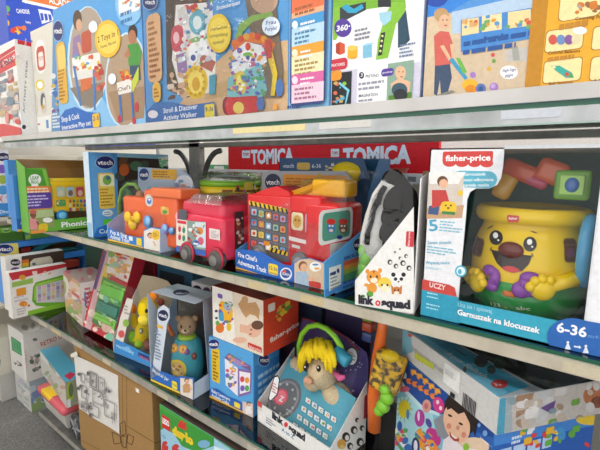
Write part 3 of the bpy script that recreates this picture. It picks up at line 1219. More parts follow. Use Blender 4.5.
def wheel(F, u, d0, d1, r, c1, c2, parent):
    m2 = MB()
    m2.cyl(F.P(u, d0, r), F.P(u, d1, r), r, c1, n=28)
    wo = m2.build('wheel', parent)
    m2 = MB()
    m2.cyl(F.P(u, d1, r), F.P(u, d1 - .004, r), r * .56, c2, n=20)
    m2.build('hub_cap', wo)


def panel(mb, face, pts, col, t=TRAY_T):
    uvs = [(u, max(v, 0.0)) for u, v in (face.uv(*p) for p in pts)]
    mb.prism(face, uvs, t, col)


def panel_uv(mb, face, uvs, col, t=TRAY_T):
    mb.prism(face, uvs, t, col)


def film(parent, pts_faces, name='plastic_window', m=None):
    mb = MB()
    for f in pts_faces:
        mb.add(f, [list(range(len(f)))], m or FILM)
    return mb.build(name, parent)


# --- boxes at the far left end, turned to face along the shelf
def end_box(name, label, bl, z, w, d, top, col, art, cat='box', x=None):
    p = on_z(*bl, z) if x is None else on_x(*bl, x)
    F = Frame((p.x, p.y, z), PI / 2, w, d, .3)
    F = Frame(F.O, PI / 2, w, d, F.front.uv(*top)[1])
    mb = carton_mb(F, col)
    art(Art(mb, F.front), mb, F)
    return tag(mb.build(name, None, F.base()), label, cat, GM)


def art1(A, mb, F):
    A.fill('#e9e6ea')
    A.ell('#f4f2f4', 3, 157, 8.5, 5.5)
    A.ell('#3a3050', 3, 157, 7, 4.2)
    A.text('#e9e6f0', 'vtech', -3, 158.6, 8, 158.4, 3, .02)
    A.ell('#8a62b8', 2, 169, 5.4, 4.4)
    A.ell('#b4c44a', 2.5, 179.5, 5.2, 4.4)
    A.ell('#5fa6d8', 3, 190, 5.4, 4.6)
    A.blobs(['#d8707a', '#e8b0b0'], 0, 196, 8, 202, 5, 4, 1, 2)
    A.rect('#4a96d4', -30, 205, 14, 230)
    A.text('#ffffff', 'Dino', 0, 213.4, 9, 213, 3.4)


end_box('toy_box', 'pale box with purple, green and blue discs at the far left end', (-14, 217), ZMB, .118, .08, (10.5, 150), '#e4e2ea', art1, x=-2.43)


def art2(A, mb, F):
    A.fill('#5a9fe0')
    oval_logo(A, 'vtech', 21, 166, 5.5, 4, 4.5, 1.6, 3.4)
    A.rrect('#e9c04a', 14, 175, 24, 205, .3)
    A.rect('#2f74c4', 12, 206, 18, 215)


end_box('toy_box', 'tall blue box with yellow panel between pale box and school bus package', (12.5, 219), ZMB, .12, .05, (12, 160), '#5a9fe0', art2, x=-2.34)


def art3(A, mb, F):
    A.fill('#3f86d0')
    oval_logo(A, 'vtech', 22, 185, 3.8, 3.6, 3.4, 1.4, 3)
    A.lines('#bcd8f0', 18, 190, 26, 193, 1, 3)
    for k, c in enumerate(('#c8b8c8', '#e0b040', '#c8c890', '#e8a050')):
        A.ell('#2f6ab8', 23, 196 + k * 5.6, 3, 2.6)
        A.ell(c, 23, 196 + k * 5.6, 2.2, 1.9)
    A.rect('#2a62b4', 16, 219, 30, 236)
    A.text('#e8f0f8', 'Pop', 21, 225, 27, 224, 3)
    A.rect('#e8b03a', 16, 229.6, 30, 236)


end_box('toy_box', 'small blue box with picture dots tucked against the school bus package', (17.4, 231), ZMB, .29, .06, (16, 175), '#3f86d0', art3, x=-1.838)

# --- school bus toy in an open green box
p = on_z(28.5, 235, ZMB)
F = Frame((-1.745, p.y + .012, ZMB), PI / 2, .31, .085, .3)
F = Frame(F.O, PI / 2, .31, .085, F.front.uv(25, 168)[1])
t = thing('packaged_toy_bus', 'yellow toy school bus in an open green display box', 'packaged toy', F.base(), GM)
mb = MB()
bk = F.front.back(F.d - TRAY_T)
panel_uv(mb, bk, [(0, 0), (F.w, 0), (F.w, F.h * 1.13), (0, F.h * 1.13)], '#a9793f')
panel_uv(mb, F.top.back(F.h - TRAY_T), [(0, 0), (F.w, 0), (F.w, F.d), (0, F.d)], '#7fb83a')
panel_uv(mb, F.left, [(0, 0), (F.d, 0), (F.d, F.h), (0, F.h * 1.13)], '#6db33f')
panel_uv(mb, F.right, [(0, 0), (F.d, 0), (F.d, F.h * 1.13), (0, F.h)], '#6db33f')
fu = F.front.uv
cx = [fu(*q) for q in ((46, 171), (50, 185), (52.5, 190), (52.5, 215), (44, 222), (55, 219))]
vb = fu(58, 219.5)[1]
panel_uv(mb, F.front, [(0, 0), (F.w, 0), (F.w, vb), (cx[3][0], vb), (cx[2][0], cx[2][1]), (cx[0][0], F.h), (0, F.h)], '#6db33f')
A = Art(mb, F.front)
A.poly('#4f9e30', (25, 168), (42, 170), (47, 186), (25, 186))
A.poly('#8cc84a', (42, 169.5), (45.5, 170), (50, 187), (47, 187))
A.ell('#ffffff', 34.8, 179.5, 6.4, 5.4)
A.rrect('#ffffff', 31, 181, 38.5, 188, .2)
A.text('#4f9e30', 'LEAP', 30.6, 179.6, 39, 179.5, 3.4, .03)
A.text('#4f9e30', 'FROG', 31, 183.8, 38.6, 183.6, 3.2, .03)
A.rrect('#f08a3a', 24, 186.5, 53.2, 208.5, .15)
A.rrect('#5a3f9c', 24.5, 193.2, 52.4, 207.7, .12)
A.lines('#ffe4c8', 27, 187.6, 49, 192.6, 2, 3, .55, True)
A.lines('#d8ccf0', 27, 195, 50, 206, 4, 5, .45)
A.poly('#8fa05a', (26, 211), (53, 209), (55, 226), (28, 233))
A.poly('#b8c890', (26, 211), (53, 209), (54, 216), (28, 219))
A.kid(33, 215.5, 3.2, '#8a5a3c', '#5a3a28', '#e89a9a', legs=False)
A.ell('#d0605c', 33, 212, 3.6, 2)
A.rrect('#e8c832', 38, 224, 48, 231, .3)
A.ell('#fafafa', 47.5, 220, 4.8, 2.6)
A.rect('#f09a4a', 24, 231.5, 45, 236)
A.text('#ffffff', 'Phonics Fun', 61.5, 227.4, 104, 223, 5.2, .03)
mb.build('display_box', t)
toy = MB()
d0 = .005
c0, c1 = F.at(50.5, 218, d0), F.at(96, 217, d0)
zt = F.at(60, 178.5, d0).z
L = c1.y - c0.y
zb = F.at(56, 214, d0).z
cy = (c0.y + c1.y) / 2
toy.rbox((c0.x - .033, cy, (zb + zt) / 2 - .004), (.064, L, (zt - zb) - .016), '#ffd21e:gloss', .014, 4)
toy.rbox((c0.x - .033, cy + .006, zt - .010), (.056, L - .022, .022), '#ffd830:gloss', .010, 4)
tb = toy.build('toy_bus', t)
g = MB()
ff = Face((c0.x + .0004, c0.y, zb), (0, 1, 0), (0, 0, 1), L, zt - zb)
A = Art(g, ff, 'gloss', clip=False)
A.rrect('#eebc1e', 55.5, 186, 97, 197.5, .2)
for k, c in enumerate(('#b8d8c8', '#a8d0e0', '#d84a5a', '#a8d0e0')):
    A.rrect(c, 56.5 + 9.6 * k, 187, 65 + 9.6 * k, 196.5, .2)
    A.ell(('#e8d8c0', '#9a6a4a', '#f0c8b0', '#c8a07a')[k], 61 + 9.6 * k, 193, 2.4, 3)
A.rrect('#5aa85a', 56, 200, 66, 206, .2)
A.blobs(['#ffffff', '#e0a030'], 57, 201, 65, 205, 5, 4, .8, 1.4)
for k in range(15):
    A.rrect(['#d8603a', '#3f9a6a', '#d8a020', '#4a7fc0', '#b04a8a', '#e8e0c0'][k % 6], 69 + (k % 5) * 3.6, 199.5 + (k // 5) * 4.2, 71.6 + (k % 5) * 3.6, 202.6 + (k // 5) * 4.2, .2)
g.build('windows_and_keys', tb)
wc = F.at(62.6, 215.5, d0 - .004)
for py in (wc.y, wc.y + .15):
    wl = MB()
    wl.cyl((wc.x - .018, py, wc.z), (wc.x, py, wc.z), .022, '#2f8fc8:gloss')
    wl.cyl((wc.x - .002, py, wc.z), (wc.x + .003, py, wc.z), .014, '#6fc0e8:gloss')
    wl.build('wheel', tb)
film(t, [[F.P(cx[0][0], -.0006, F.h), F.P(cx[3][0], -.0006, vb), F.P(F.w, -.0006, vb), F.P(F.w, -.0006, F.h)], [F.P(0, 0, F.h), F.P(F.w, 0, F.h), F.P(F.w, F.d, F.h * 1.13), F.P(0, F.d, F.h * 1.13)]])

# --- blue box standing edge on, next to the bus
p = on_z(92, 239, ZMB)
F = Frame((-1.497, .004, ZMB), PI / 2, .33, .04, .3)
F = Frame(F.O, PI / 2, .33, .04, F.front.uv(90, 152)[1])
mb = carton_mb(F, '#cfe2f2')
A = Art(mb, F.front)
A.fill('#4f9ee0')
A.rect('#62aae4', 90, 150, 116, 245)
A.poly('#3f2f28', (117, 157), (200, 161), (200, 236), (119, 240))
A.blobs(['#5a4636', '#6a4a30', '#3a4a38', '#7a4a2a', '#4a5a4a'], 119, 160, 186, 200, 26, 3, 3, 7)
A.ell('#c8642a', 124, 170, 5, 6)
A.ell('#4f7a5a', 136, 166, 6, 5)
A.poly('#9ad0e8', (117, 152), (200, 157), (200, 161), (117, 157))
A.poly('#e8f0e4', (158, 157), (176, 156), (180, 166), (160, 166))
A.blobs(['#6fb84a', '#e8f4e0', '#8ad0a0'], 158, 157, 178, 166, 16, 9, 1, 2.6)
oval_logo(A, 'vtech', 105, 162.5, 9.2, 6.2, 7.4, 2.2, 4.6)
A.rrect('#f0d05a', 97.5, 173, 115.5, 208, .15)
A.rrect('#f6f0c8', 99, 174.5, 114.5, 186, .15)
A.ell('#7ab04a', 107, 180, 4.4, 5)
A.ell('#4a6a9a', 108, 178, 2, 2)
A.lines('#b8862a', 99.5, 188, 113.5, 206, 6, 3)
A.ell('#e8f4fa', 107.5, 213, 5.4, 3.4)
A.lines('#7aa0c0', 104, 211.5, 111, 215, 2, 5)
A.rrect('#5ad43a', 103, 219.5, 112, 224, .3)
A.poly('#2a78cc', (92, 240), (97, 228), (108, 224), (117, 226), (118, 244))
A.text('#e8f4fc', 'Cubes', 99, 233.5, 116, 232.4, 4.4)
B = Art(mb, Face(F.O - F.U * 0 + F.D * F.d, -F.D, F.V, F.d, F.h))
B.fill('#d6e6f2')
B.rect('#9fc6e6', 86, 222, 93, 242)
plain('toy_box', 'tall light blue box with yellow panel between toy bus and orange train', F, mb, GM)

# --- orange animal train in a low blue tray
F = frame_px((108, 240.5), (160, 253), ZMB, .115, top=(139, 168), ang=.03)
t = thing('packaged_toy_train', 'orange toy animal train in a low blue cardboard tray', 'packaged toy', F.base(), GM)
mb = MB()
panel(mb, F.front, ((108, 240.5), (108, 227), (113, 230), (122, 234), (136, 237), (142.5, 237), (144, 230), (151, 227), (160, 228.5), (160, 253)), '#2f7fd0')
rf = F.right
panel(mb, rf, ((160, 253), (160, 230), (174, 219), (181, 219), (181, 248)), '#b4d2ee')
panel_uv(mb, F.left, [(0, 0), (F.d, 0), (F.d, .06), (0, .13)], '#c4bfe6')
panel_uv(mb, F.top.back(F.h - TRAY_T), [(0, 0), (F.w, 0), (F.w, F.d), (0, F.d)], '#c0d4e6')
bk = F.front.back(F.d - TRAY_T)
hd = [bk.uv(*q) for q in ((138, 196), (138, 167), (182, 170), (190, 176), (194, 186), (196, 200))]
panel_uv(mb, bk, [(0, 0), (F.w, 0), (F.w, hd[5][1])] + [hd[5], hd[4], hd[3], hd[2], hd[1], hd[0]] + [(0, hd[0][1])], '#9fb4cc')
A = Art(mb, F.front)
A.poly('#f2c83a', (108, 238.6), (143, 247), (143, 249.2), (108, 240.8))
A.poly('#e8e0d4', (144, 231), (151, 228), (160, 229.5), (160, 252.5), (144, 248.8))
A.kid(150, 236, 2.8, '#e0b090', '#6a5040', '#e8e4e0', legs=False)
A.ell('#f0c23a', 156, 235, 4.4, 5.2)
A.lines('#a87a20', 153, 232, 159, 238, 3, 4)
A.text('#ffffff', 'Pop & Sing', 110.5, 233.6, 127, 237.8, 3.8, .02)
A.text('#ffffff', 'Animal Train', 110.5, 238, 129.5, 243.2, 3.8, .02)
A.rrect('#f2d43a', 136.5, 237.5, 142, 246, .2)
A.rrect('#f2f2f2', 129, 236, 133, 241, .2)
B = Art(mb, rf, clip=False)
oval_logo(B, 'vtech', 171, 235, 4.4, 5.5, 3.6, 1.8, 3.4, '#2a2a6a')
C = Art(mb, bk, clip=False)
oval_logo(C, 'vtech', 144, 174.5, 5, 6.2, 4.2, 2, 4, '#24326a')
C.rrect('#d9a82e', 151.5, 169, 177, 180, .15)
C.lines('#8a641a', 153, 170.5, 175.5, 178.5, 3, 8)
C.ell('#d8e4ee', 184, 184, 9, 9)
C.blobs(['#d89a8a', '#8fb0d0', '#e8d0c0', '#6a94c0'], 172, 180, 190, 194, 14, 12, 1.5, 3)
mb.build('tray', t)
tr = MB()
OR = '#ea6a3c:gloss'
a, b = F.at(122, 234, .022), F.at(146, 205, .022)
w1 = (F.at(146, 220, .022) - F.at(121.5, 220, .022)).length
zb = ZMB + .02


def blk(mb, F, px0, py0, px1, py1, d0, d1, col, bev=.008, seg=4):
    """rounded block whose front face spans these picture corners at depth d0"""
    f = F.front.back(d0)
    u0, v0 = f.uv(px0, py1)
    u1, v1 = f.uv(px1, py0)
    v0 = max(v0, .012)
    c = F.P((u0 + u1) / 2, (d0 + d1) / 2, (v0 + v1) / 2)
    mb.rbox(c, (abs(u1 - u0), d1 - d0, abs(v1 - v0)), col, bev, seg, F.R, smooth=True)


blk(tr, F, 124, 198, 148, 240, .02, .085, OR, .012)
blk(tr, F, 145, 191.5, 176, 246, .018, .085, OR, .012)
blk(tr, F, 150, 189.5, 180, 197, .012, .09, '#ee7848:gloss', .006)
for k in range(5):
    f = F.front.back(.05)
    u, v = f.uv(128 + k * 5, 200 + k * .6)
    tr.cyl(F.P(u, .05, v - .008), F.P(u, .05, v + .012), .009, '#e05a30:gloss', n=12)
body = tr.build('toy_train', t)
g = MB()
f1 = F.front.back(.0176)
A = Art(g, f1, 'gloss', clip=False)
A.rrect('#cfc6b4', 144.8, 194, 153.4, 207, .45)
A.rrect('#e8e4dc', 146, 196, 152, 206, .45)
A.ell('#5a78c8', 149.2, 201, 2.4, 3.4)
A.ell('#ffffff', 149.4, 199.6, 1)
g.build('little_door', body)
g = MB()
A = Art(g, f1, 'gloss', clip=False)
A.rrect('#e8a85a', 160.5, 206.5, 169, 215, .25)
A.ell('#4f9a4a', 164.8, 212, 2.4, 2)
A.ell('#d8d060', 163.5, 208, 1.6)
g.build('picture_plate', body)
g = MB()
for (x, y, r) in ((128, 217, .019), (137, 217.5, .019)):
    g.ell(F.at(x, y, .014), (r, .010, r * 1.05), '#f0c428:gloss', F.R)
g.ell(F.at(132.5, 224, .013), (.022, .010, .02), '#f0c428:gloss', F.R)
g.ell(F.at(132.5, 219, .006), (.014, .006, .010), '#d8a41a:gloss', F.R)
g.build('heart_block', t)
for (x, y, c, r) in ((148, 222, '#5a9ad8', .021), (165, 229, '#a48ad0', .017), (172, 231, '#5a9ad8', .012)):
    g = MB()
    g.ell(F.at(x, y, .014), (r, .010, r * 1.05), c + ':gloss', F.R)
    g.ell(F.at(x, y - 1, .006), (r * .6, .005, r * .65), '#8ac0ec:gloss', F.R)
    g.build('round_block', t)
g = MB()
pc = [F.at(x, y, .06) for x, y in ((119, 218), (119.5, 200), (122, 190), (128, 184), (135, 184.5), (139, 190))]
g.tube(pc, .007, '#6f9a3a:gloss', 10)
g.build('handle', t)
g = MB()
g.ell(F.at(127, 196, .085), (.03, .015, .03), '#3f7a3a:gloss', F.R)
g.build('green_backing', t)
g = MB()
g.ell(F.at(140, 196, .06), (.016, .014, .02), '#b07a4a:gloss', F.R)
g.build('rider', t)
g = MB()
g.ell(F.at(150, 192, .07), (.014, .014, .018), '#4a9ab0:gloss', F.R)
g.build('rider', t)
e0 = .02
film(t, [[F.P(0, .001, .06), F.P(F.w, .001, .07), F.P(F.w * .98, .06, F.h * .93), F.P(.02, .06, F.h * .8)],
         [F.P(F.w, .001, .07), F.P(F.w, F.d * .9, .1), F.P(F.w * .98, F.d * .9, F.h * .93), F.P(F.w * .98, .06, F.h * .93)]], m=BLISTER)

# --- red toy van under a clear cover
F = frame_px((175, 259.5), (230, 271.7), ZMB, .15, top=(176, 200), ang=0)
t = thing('packaged_toy_van', 'red toy van with stickers and grey wheels under a clear cover', 'packaged toy', F.base(), GM)
F = Frame(F.O, 0, on_z(235.6, 268.5, ZMB).x - .006 - F.O.x, F.d, F.h)
mb = MB()
RED = '#dc3350:gloss'
u0 = 0.0
v_body0 = F.front.uv(176, 253)[1]
hb = F.front.uv(176, 212)[1]
mb.rbox(F.P(F.w / 2, .075, (v_body0 + hb) / 2), (F.w, .142, hb - v_body0), RED, .016, 4, F.R, smooth=True)
mb.rbox(F.P(F.w * .53, .075, hb + .012), (F.w * .86, .128, .05), '#e04058:gloss', .016, 4, F.R, smooth=True)
for x in (188, 216.5):
    u, v = F.front.uv(x, 256 + (x - 188) * .22)
    mb.lathe(F.P(u, -.001, .030), [(.031, 0), (.029, .004), (.026, .004)], '#b82840:gloss', axis=-F.D, n=28)
van = mb.build('toy_van', t)
for x in (188, 216.5):
    u, v = F.front.uv(x, 256)
    m2 = MB()
    wheel(F, u, .016, -.010, .026, '#4e4a48:gloss', '#7a7672:gloss', t)
    wheel(F, u, .152, .130, .026, '#4e4a48:gloss', '#7a7672:gloss', t)
g = MB()
f0 = Face(F.O - F.D * -.0032, F.U, F.V, None, None)
A = Art(g, f0, 'card', e0=.0006, clip=False)
A.rrect('#5a5e6a', 178.5, 209, 187, 220.5, .25)
A.poly('#e8e4d8', (176.5, 219), (187.5, 220.5), (187.5, 248), (176.5, 245))
A.rrect('#d83a50', 177.5, 220, 186.5, 224.5, .2)
for y in (229, 237):
    A.ell('#c83a4a', 179.8, y, 1.5, 3.2)
    A.ell('#3a8a6a', 184, y + 1, 1.5, 3.2)
    A.ell('#e8b890', 179.8, y - 3.2, 1.1)
    A.ell('#e8b890', 184, y - 2.2, 1.1)
A.poly('#8a9e94', (187.5, 220.5), (206, 222), (206, 250), (187.5, 248))
A.poly('#cfe0e8', (195, 222), (206, 222.4), (206, 248), (197, 247))
A.ell('#e0883a', 200, 231, 3.4, 4)
A.ell('#d85a7a', 201, 241, 3, 4)
A.ell('#4a7ac0', 196, 243, 3.4, 3)
A.blobs(['#e8d8b8', '#6a9a8a', '#3a4a5a', '#c04a4a', '#f0f0f0'], 188.5, 222, 205, 247, 22, 7, 1, 2.4)
A.poly('#3a66b8', (176.5, 246), (206, 250.5), (206, 256), (176.5, 251))
A.rrect('#e9d8d8', 209.5, 228, 220.5, 240.5, .08)
A.lines('#b0a0a0', 211, 230, 219.5, 239, 5, 3)
A.poly('#f2b8c4', (176, 216), (177.5, 211), (178, 219), (176.6, 220))
g.build('sticker', van)
g = MB()
fr = Face(F.P(F.w + .0006, .01, 0), F.D, F.V)
A = Art(g, fr, 'card', clip=False)
A.rrect('#3f2e30', 234.5, 212, 244, 250, .15)
for (x, y) in ((238.5, 224), (240, 236)):
    A.ell('#8a3a3a', x, y + 4, 2.6, 4)
    A.ell('#c8946a', x, y - 1, 2, 2.6)
    A.ell('#4a2a2a', x, y - 3, 2.2, 1.6)
A.blobs(['#e0b0b0', '#8a5a3a', '#d0c8c0'], 236, 215, 243, 248, 8, 3, 1, 2)
g.build('printed_backing', van)
g = MB()
vt = F.front.uv(190, 194)[1]
vb2 = hb + .03
b0 = [F.P(u, d, vb2) for u, d in ((.06, .0), (F.w, .0), (F.w, .14), (.06, .14))]
t0 = [F.P(u, d, vt) for u, d in ((.08, .015), (F.w * .93, .015), (F.w * .93, .13), (.08, .13))]
g.add(b0 + t0, [[0, 1, 5, 4], [1, 2, 6, 5], [2, 3, 7, 6], [3, 0, 4, 7], [4, 5, 6, 7]], COVER)
g.build('clear_cover', t)

# --- round drum pack behind, green and yellow with a clear lid
c = on_y(231, 197, .23)
t = thing('drum_pack', 'round clear-lidded pack with green and yellow bands behind the red van', 'packaged toy', (c.x, .23, ZMB), GM)
zt = on_y(231, 173, .15).z
zg0, zg1, zy = on_y(231, 187.5, .15).z, on_y(231, 181.5, .15).z, on_y(231, 197, .15).z
R0 = .098
mb = MB()
mb.lathe((c.x, .23, ZMB), [(R0 - .006, 0), (R0, .004), (R0, zy - ZMB)], '#c8c4bc:gloss', n=48)
mb.lathe((c.x, .23, zy), [(R0 + .001, 0), (R0 + .001, zg0 - zy)], '#e9cf2e:gloss', n=48)
mb.lathe((c.x, .23, zg0), [(R0 + .003, 0), (R0 + .003, zg1 - zg0)], '#7db92e:gloss', n=48)
mb.build('drum_body', t)
g = MB()
cf = Cyl((c.x, .23, 0), lambda z: R0 + .003, R0 + .003)
A = Art(g, cf, 'card', clip=False)
A.lines('#8a5a2a', 222, 188.5, 262, 191.5, 1, 5)
A.blobs(['#c83a3a', '#e8e4dc', '#d86aa0', '#3a3a2a'], 236, 184, 256, 196, 16, 6, 1, 2)
A.rrect('#f0d858', 244, 182, 253, 190, .3)
g.build('printed_band', t)
g = MB()
g.lathe((c.x, .23, zg1), [(R0 + .002, 0), (R0 + .002, (zt - zg1) * .6), (R0 - .012, zt - zg1), (0.001, zt - zg1)], COVER, n=48, caps=False)
g.build('clear_lid', t)

# --- fire engine in a blue tray
F = frame_px((235.6, 268.5), (325, 297.5), ZMB, .185, top=(262, 163), ang=-.02)
t = thing('packaged_fire_engine', 'red toy fire engine with yellow ladder in a blue tray', 'packaged toy', F.base(), GM)
mb = MB()
BL = '#2f6cc4'
panel(mb, F.front, ((235.6, 268.5), (236, 252), (240, 249.5), (250, 250), (262, 252.5), (273, 259), (283, 264.5), (290, 266), (294, 262.5), (300, 259), (310, 258), (324.5, 263), (325, 297.5)), BL)
rf = F.right
panel(mb, rf, ((325, 297.5), (324.5, 262), (364.5, 229), (364.5, 277)), '#58a4e2')
panel_uv(mb, F.left, [(0, 0), (F.d, 0), (F.d, .05), (0, .12)], '#58a4e2')
panel_uv(mb, F.top.back(F.h - TRAY_T), [(0, 0), (F.w, 0), (F.w, F.d), (0, F.d)], '#4a90d0')
bk = F.front.back(F.d - TRAY_T)
H = [bk.uv(*q) for q in ((262, 215), (262, 173), (268, 171), (345, 171), (352, 180), (358, 230))]
panel_uv(mb, bk, [(0, 0), (F.w, 0), (H[5][0], H[5][1]), H[4], H[3], H[2], H[1], (H[0][0], H[0][1]), (0, H[0][1])], '#a7adb2')
A = Art(mb, F.front)
A.poly('#f2b840', (235.6, 266.5), (300, 287), (300, 290.2), (235.6, 269.5))
A.text('#ffffff', "Fire Chief's", 238, 256.5, 257, 262, 4.6, .02)
A.text('#ffffff', 'Adventure Truck', 237.6, 263.6, 266.5, 273, 4.6, .02)
A.rrect('#f2d23a', 268.5, 263, 278, 276, .2)
A.text('#23307a', '12-36', 269.4, 269, 277.2, 271.4, 3.4)
A.text('#23307a', 'months', 269.4, 273, 277.2, 275.4, 2)
A.ell('#e8ecf4', 286, 274, 6, 6.4)
A.ell('#2a4f9c', 286, 273.5, 4.8, 4.6)
A.ell('#d85a4a', 284.5, 271.5, 2, 1.6)
A.text('#ffffff', 'LEARN', 282.3, 274.6, 289.8, 276.4, 2.6)
A.poly('#dcc0a0', (294.5, 263.5), (300, 259.6), (310, 258.6), (324.2, 263.4), (324.4, 296.6), (294.6, 286.6))
A.ell('#8a5a38', 303, 266, 4.4, 5)
A.ell('#e2b08e', 304, 267.6, 3.6, 4.2)
A.poly('#a8bcd0', (296, 272), (306, 271), (312, 281), (308, 289), (296, 285))
A.rrect('#c8403a', 309, 280, 321, 289, .3)
A.ell('#e2b08e', 311, 279, 3.4, 2.2)
A.ell('#f2f0ea', 315.5, 266.5, 6, 5)
A.ell('#5a90c8', 315.5, 264.6, 3.2, 1)
A.ell('#f0a83a', 317, 268.6, 2.8, 1)
B = Art(mb, rf, clip=False)
B.poly('#3f8ad4', (325, 290), (364.5, 270), (364.5, 277), (325, 297))
oval_logo(B, 'vtech', 358.5, 245, 5.4, 6.4, 4.6, 2, 4.4, '#2a2260')
B.poly('#eef0ee', (329, 268), (341, 264), (341, 284), (329, 291.5))
B.blobs(['#2a3a7a', '#3a4a6a'], 330.5, 269, 340, 276, 6, 14, 1, 1.8)
B.lines('#8a949c', 330.5, 277, 340, 287, 4, 3)
B.text('#1e3a7a', 'SKILLS', 343.5, 260.5, 362, 253.6, 3.4, .02)
for k, c in enumerate(('#c8542e', '#d88a2e', '#8aa83a', '#3f8a5a')):
    B.rrect(c, 343.5, 261.5 + k * 4.4, 362, 265 + k * 4.4 - 3.2, .2)
B.lines('#1e4a94', 343, 281, 362, 281.5, 2, 5)
C = Art(mb, bk, clip=False)
C.rrect('#e0952e', 283, 174, 346, 206, .05)
C.lines('#b8701e', 286, 177, 330, 188, 3, 6)
oval_logo(C, 'vtech', 273, 182, 8, 8.4, 6.6, 2.6, 5, '#2a2f50', '#f0f0f4', None)
C.blobs(['#c8a050', '#e8c080'], 283, 176, 346, 190, 12, 9, 2, 4)
mb.build('tray', t)
e = MB()
RD = '#dd2f33:gloss'
blk(e, F, 247, 197, 292, 273, .028, .12, RD, .006)
blk(e, F, 288, 196.5, 320, 280, .022, .125, RD, .010)
f = F.front.back(.02)
u0, v0 = f.uv(306, 286)
v0 = max(v0, .012)
u1, v1 = f.uv(322, 205)
e.rbox(F.P((u0 + F.w) / 2 - .012, .075, (v0 + v1) / 2 + .004), (F.w - u0 - .004, .112, v1 - v0), RD, .014, 4, F.R, smooth=True)
# raised roof of the rear
a = [F.at(248, 199, .03), F.at(276, 189, .05), F.at(290, 199, .03)]
e.prism(F.front.back(.035), [F.front.back(.035).uv(*q) for q in ((248, 200), (251, 195), (264, 189.5), (277, 186), (289, 192), (291, 202))], .075, RD)
eng = e.build('toy_fire_engine', t)
g = MB()
A = Art(g, F.front.back(.0275), 'gloss', clip=False)
A.poly('#6c6870', (248.5, 203), (288, 212), (289, 262), (278, 262), (262, 254), (250, 250))
A.poly('#e8c02c', (249, 200.5), (288, 209), (288, 213), (249, 204.5))
for k in range(9):
    x = 250 + k * 4.4
    A.poly('#2c2a2a', (x, 201 + k * .95), (x + 2, 201.4 + k * .95), (x + 3.2, 206.4 + k * .95), (x + 1.2, 206 + k * .95))
cols = ['#9ec0dc', '#e0a060', '#b8a8d0', '#e8cc50', '#e08a50', '#a0c8a0', '#d86a6a', '#f0e4c8', '#5aa0d0']
k = 0
for r in range(4):
    for q in range(5):
        x, y = 251.5 + q * 7.2, 208.5 + r * 10.5 + q * 1.7
        A.rrect('#4a464e', x - .5, y - .5, x + 6, y + 8.2, .15)
        A.rrect(cols[(k * 5 + r) % 9], x, y, x + 5.4, y + 7.2, .18)
        A.ell(['#d84a3a', '#4a6ab0', '#ffffff', '#e0b020'][(k * 3 + r) % 4], x + 2.7, y + 3.8, 1.5, 1.8)
        k += 1
A.poly('#e8c02c', (270, 247), (288, 252), (288, 256), (270, 251))
for k in range(4):
    x = 272 + k * 4.4
    A.poly('#2c2a2a', (x, 247.6 + k * 1.1), (x + 2, 248 + k * 1.1), (x + .6, 252 + k * 1.1), (x - 1.4, 251.6 + k * 1.1))
A.rrect('#e8902a', 264, 240.5, 270, 246, .4)
g.build('button_panel', eng)
g = MB()
A = Art(g, F.front.back(.0214), 'gloss', clip=False)
A.rrect('#c0282c', 290.4, 210, 304.6, 264, .12)
A.rrect('#e8d8b0', 291.6, 212, 303, 231, .2)
A.ell('#d8a030', 297.2, 221.5, 4.2, 6.4)
A.ell('#5a3a20', 295.6, 220, .9)
A.ell('#5a3a20', 299, 220.5, .9)
A.rrect('#9ecbe4', 305.6, 213, 316, 234, .2)
A.ell('#4a86c8', 311, 225, 3.6, 6)
A.ell('#d0403a', 311, 218.4, 3.8, 2.6)
A.ell('#ffffff', 309.6, 223, .9)
A.ell('#ffffff', 312.4, 223.4, .9)
A.poly('#efe6e2', (289, 236), (319, 243.5), (319, 247.5), (289, 240))
A.poly('#d8cfca', (292, 244), (300, 246), (300, 249), (292, 247))
g.build('cab_windows', eng)
g = MB()
fr = Face(F.P(F.w - .0135, .02, 0), F.D, F.V)
A = Art(g, fr, 'gloss', clip=False)
A.rrect('#f2f2ee', 319, 211, 352, 238, .2)
A.rrect('#5aa08a', 322.6, 213.6, 349.8, 235.6, .2)
for x, c in ((331, '#4a86c8'), (343, '#8a5a3a')):
    A.ell(c, x, 228, 4.2, 5.4)
    A.ell('#d83a34', x, 221.6, 4.6, 3)
    A.ell('#ffffff', x - 1.5, 226, 1)
    A.ell('#ffffff', x + 1.5, 226, 1)
    A.ell('#f0d8c0', x, 230.4, 2.2, 1.6)
A.poly('#c9c4bd', (330, 244), (348, 241), (344, 256), (330, 262))
A.ell('#2a3a9a', 339.5, 237.2, 2.8, 2)
g.build('windscreen', eng)
for x, dd in ((259, .024), (300, .018)):
    m2 = MB()
    q = F.at(x, 247 if x < 280 else 262, dd)
    q.z = ZMB + .045
    m2.cyl(q + F.D * .02, q - F.D * .006, .027, '#6e6c70:gloss', n=28)
    wo = m2.build('wheel', t)
    m2 = MB()
    m2.cyl(q - F.D * .005, q - F.D * .009, .015, '#8f8d92:gloss', n=20)
    m2.build('hub_cap', wo)
g = MB()
q = F.at(320, 184.5, .05)
f = F.front.back(.05)
u0, v0 = f.uv(312, 196)
u1, v1 = f.uv(346, 180)
g.rbox(F.P((u0 + u1) / 2, .075, (v0 + v1) / 2), (u1 - u0, .06, v1 - v0), '#f2b51c:gloss', .008, 4, F.R, smooth=True)
f = F.front.back(.045)
u2, v2 = f.uv(281, 200)
g.prism(F.front.back(.05), [F.front.back(.05).uv(*q) for q in ((281, 198), (283, 194), (312, 184), (316, 186), (316, 195), (296, 200))], .05, '#eaa91c:gloss')
g.prism(F.front.back(.046), [F.front.back(.046).uv(*q) for q in ((292, 196), (311, 188.5), (312, 190.5), (293, 198.4))], .004, '#c98a10:gloss')
g.build('ladder', eng)
vf = F.front.uv(325, 262)[1]
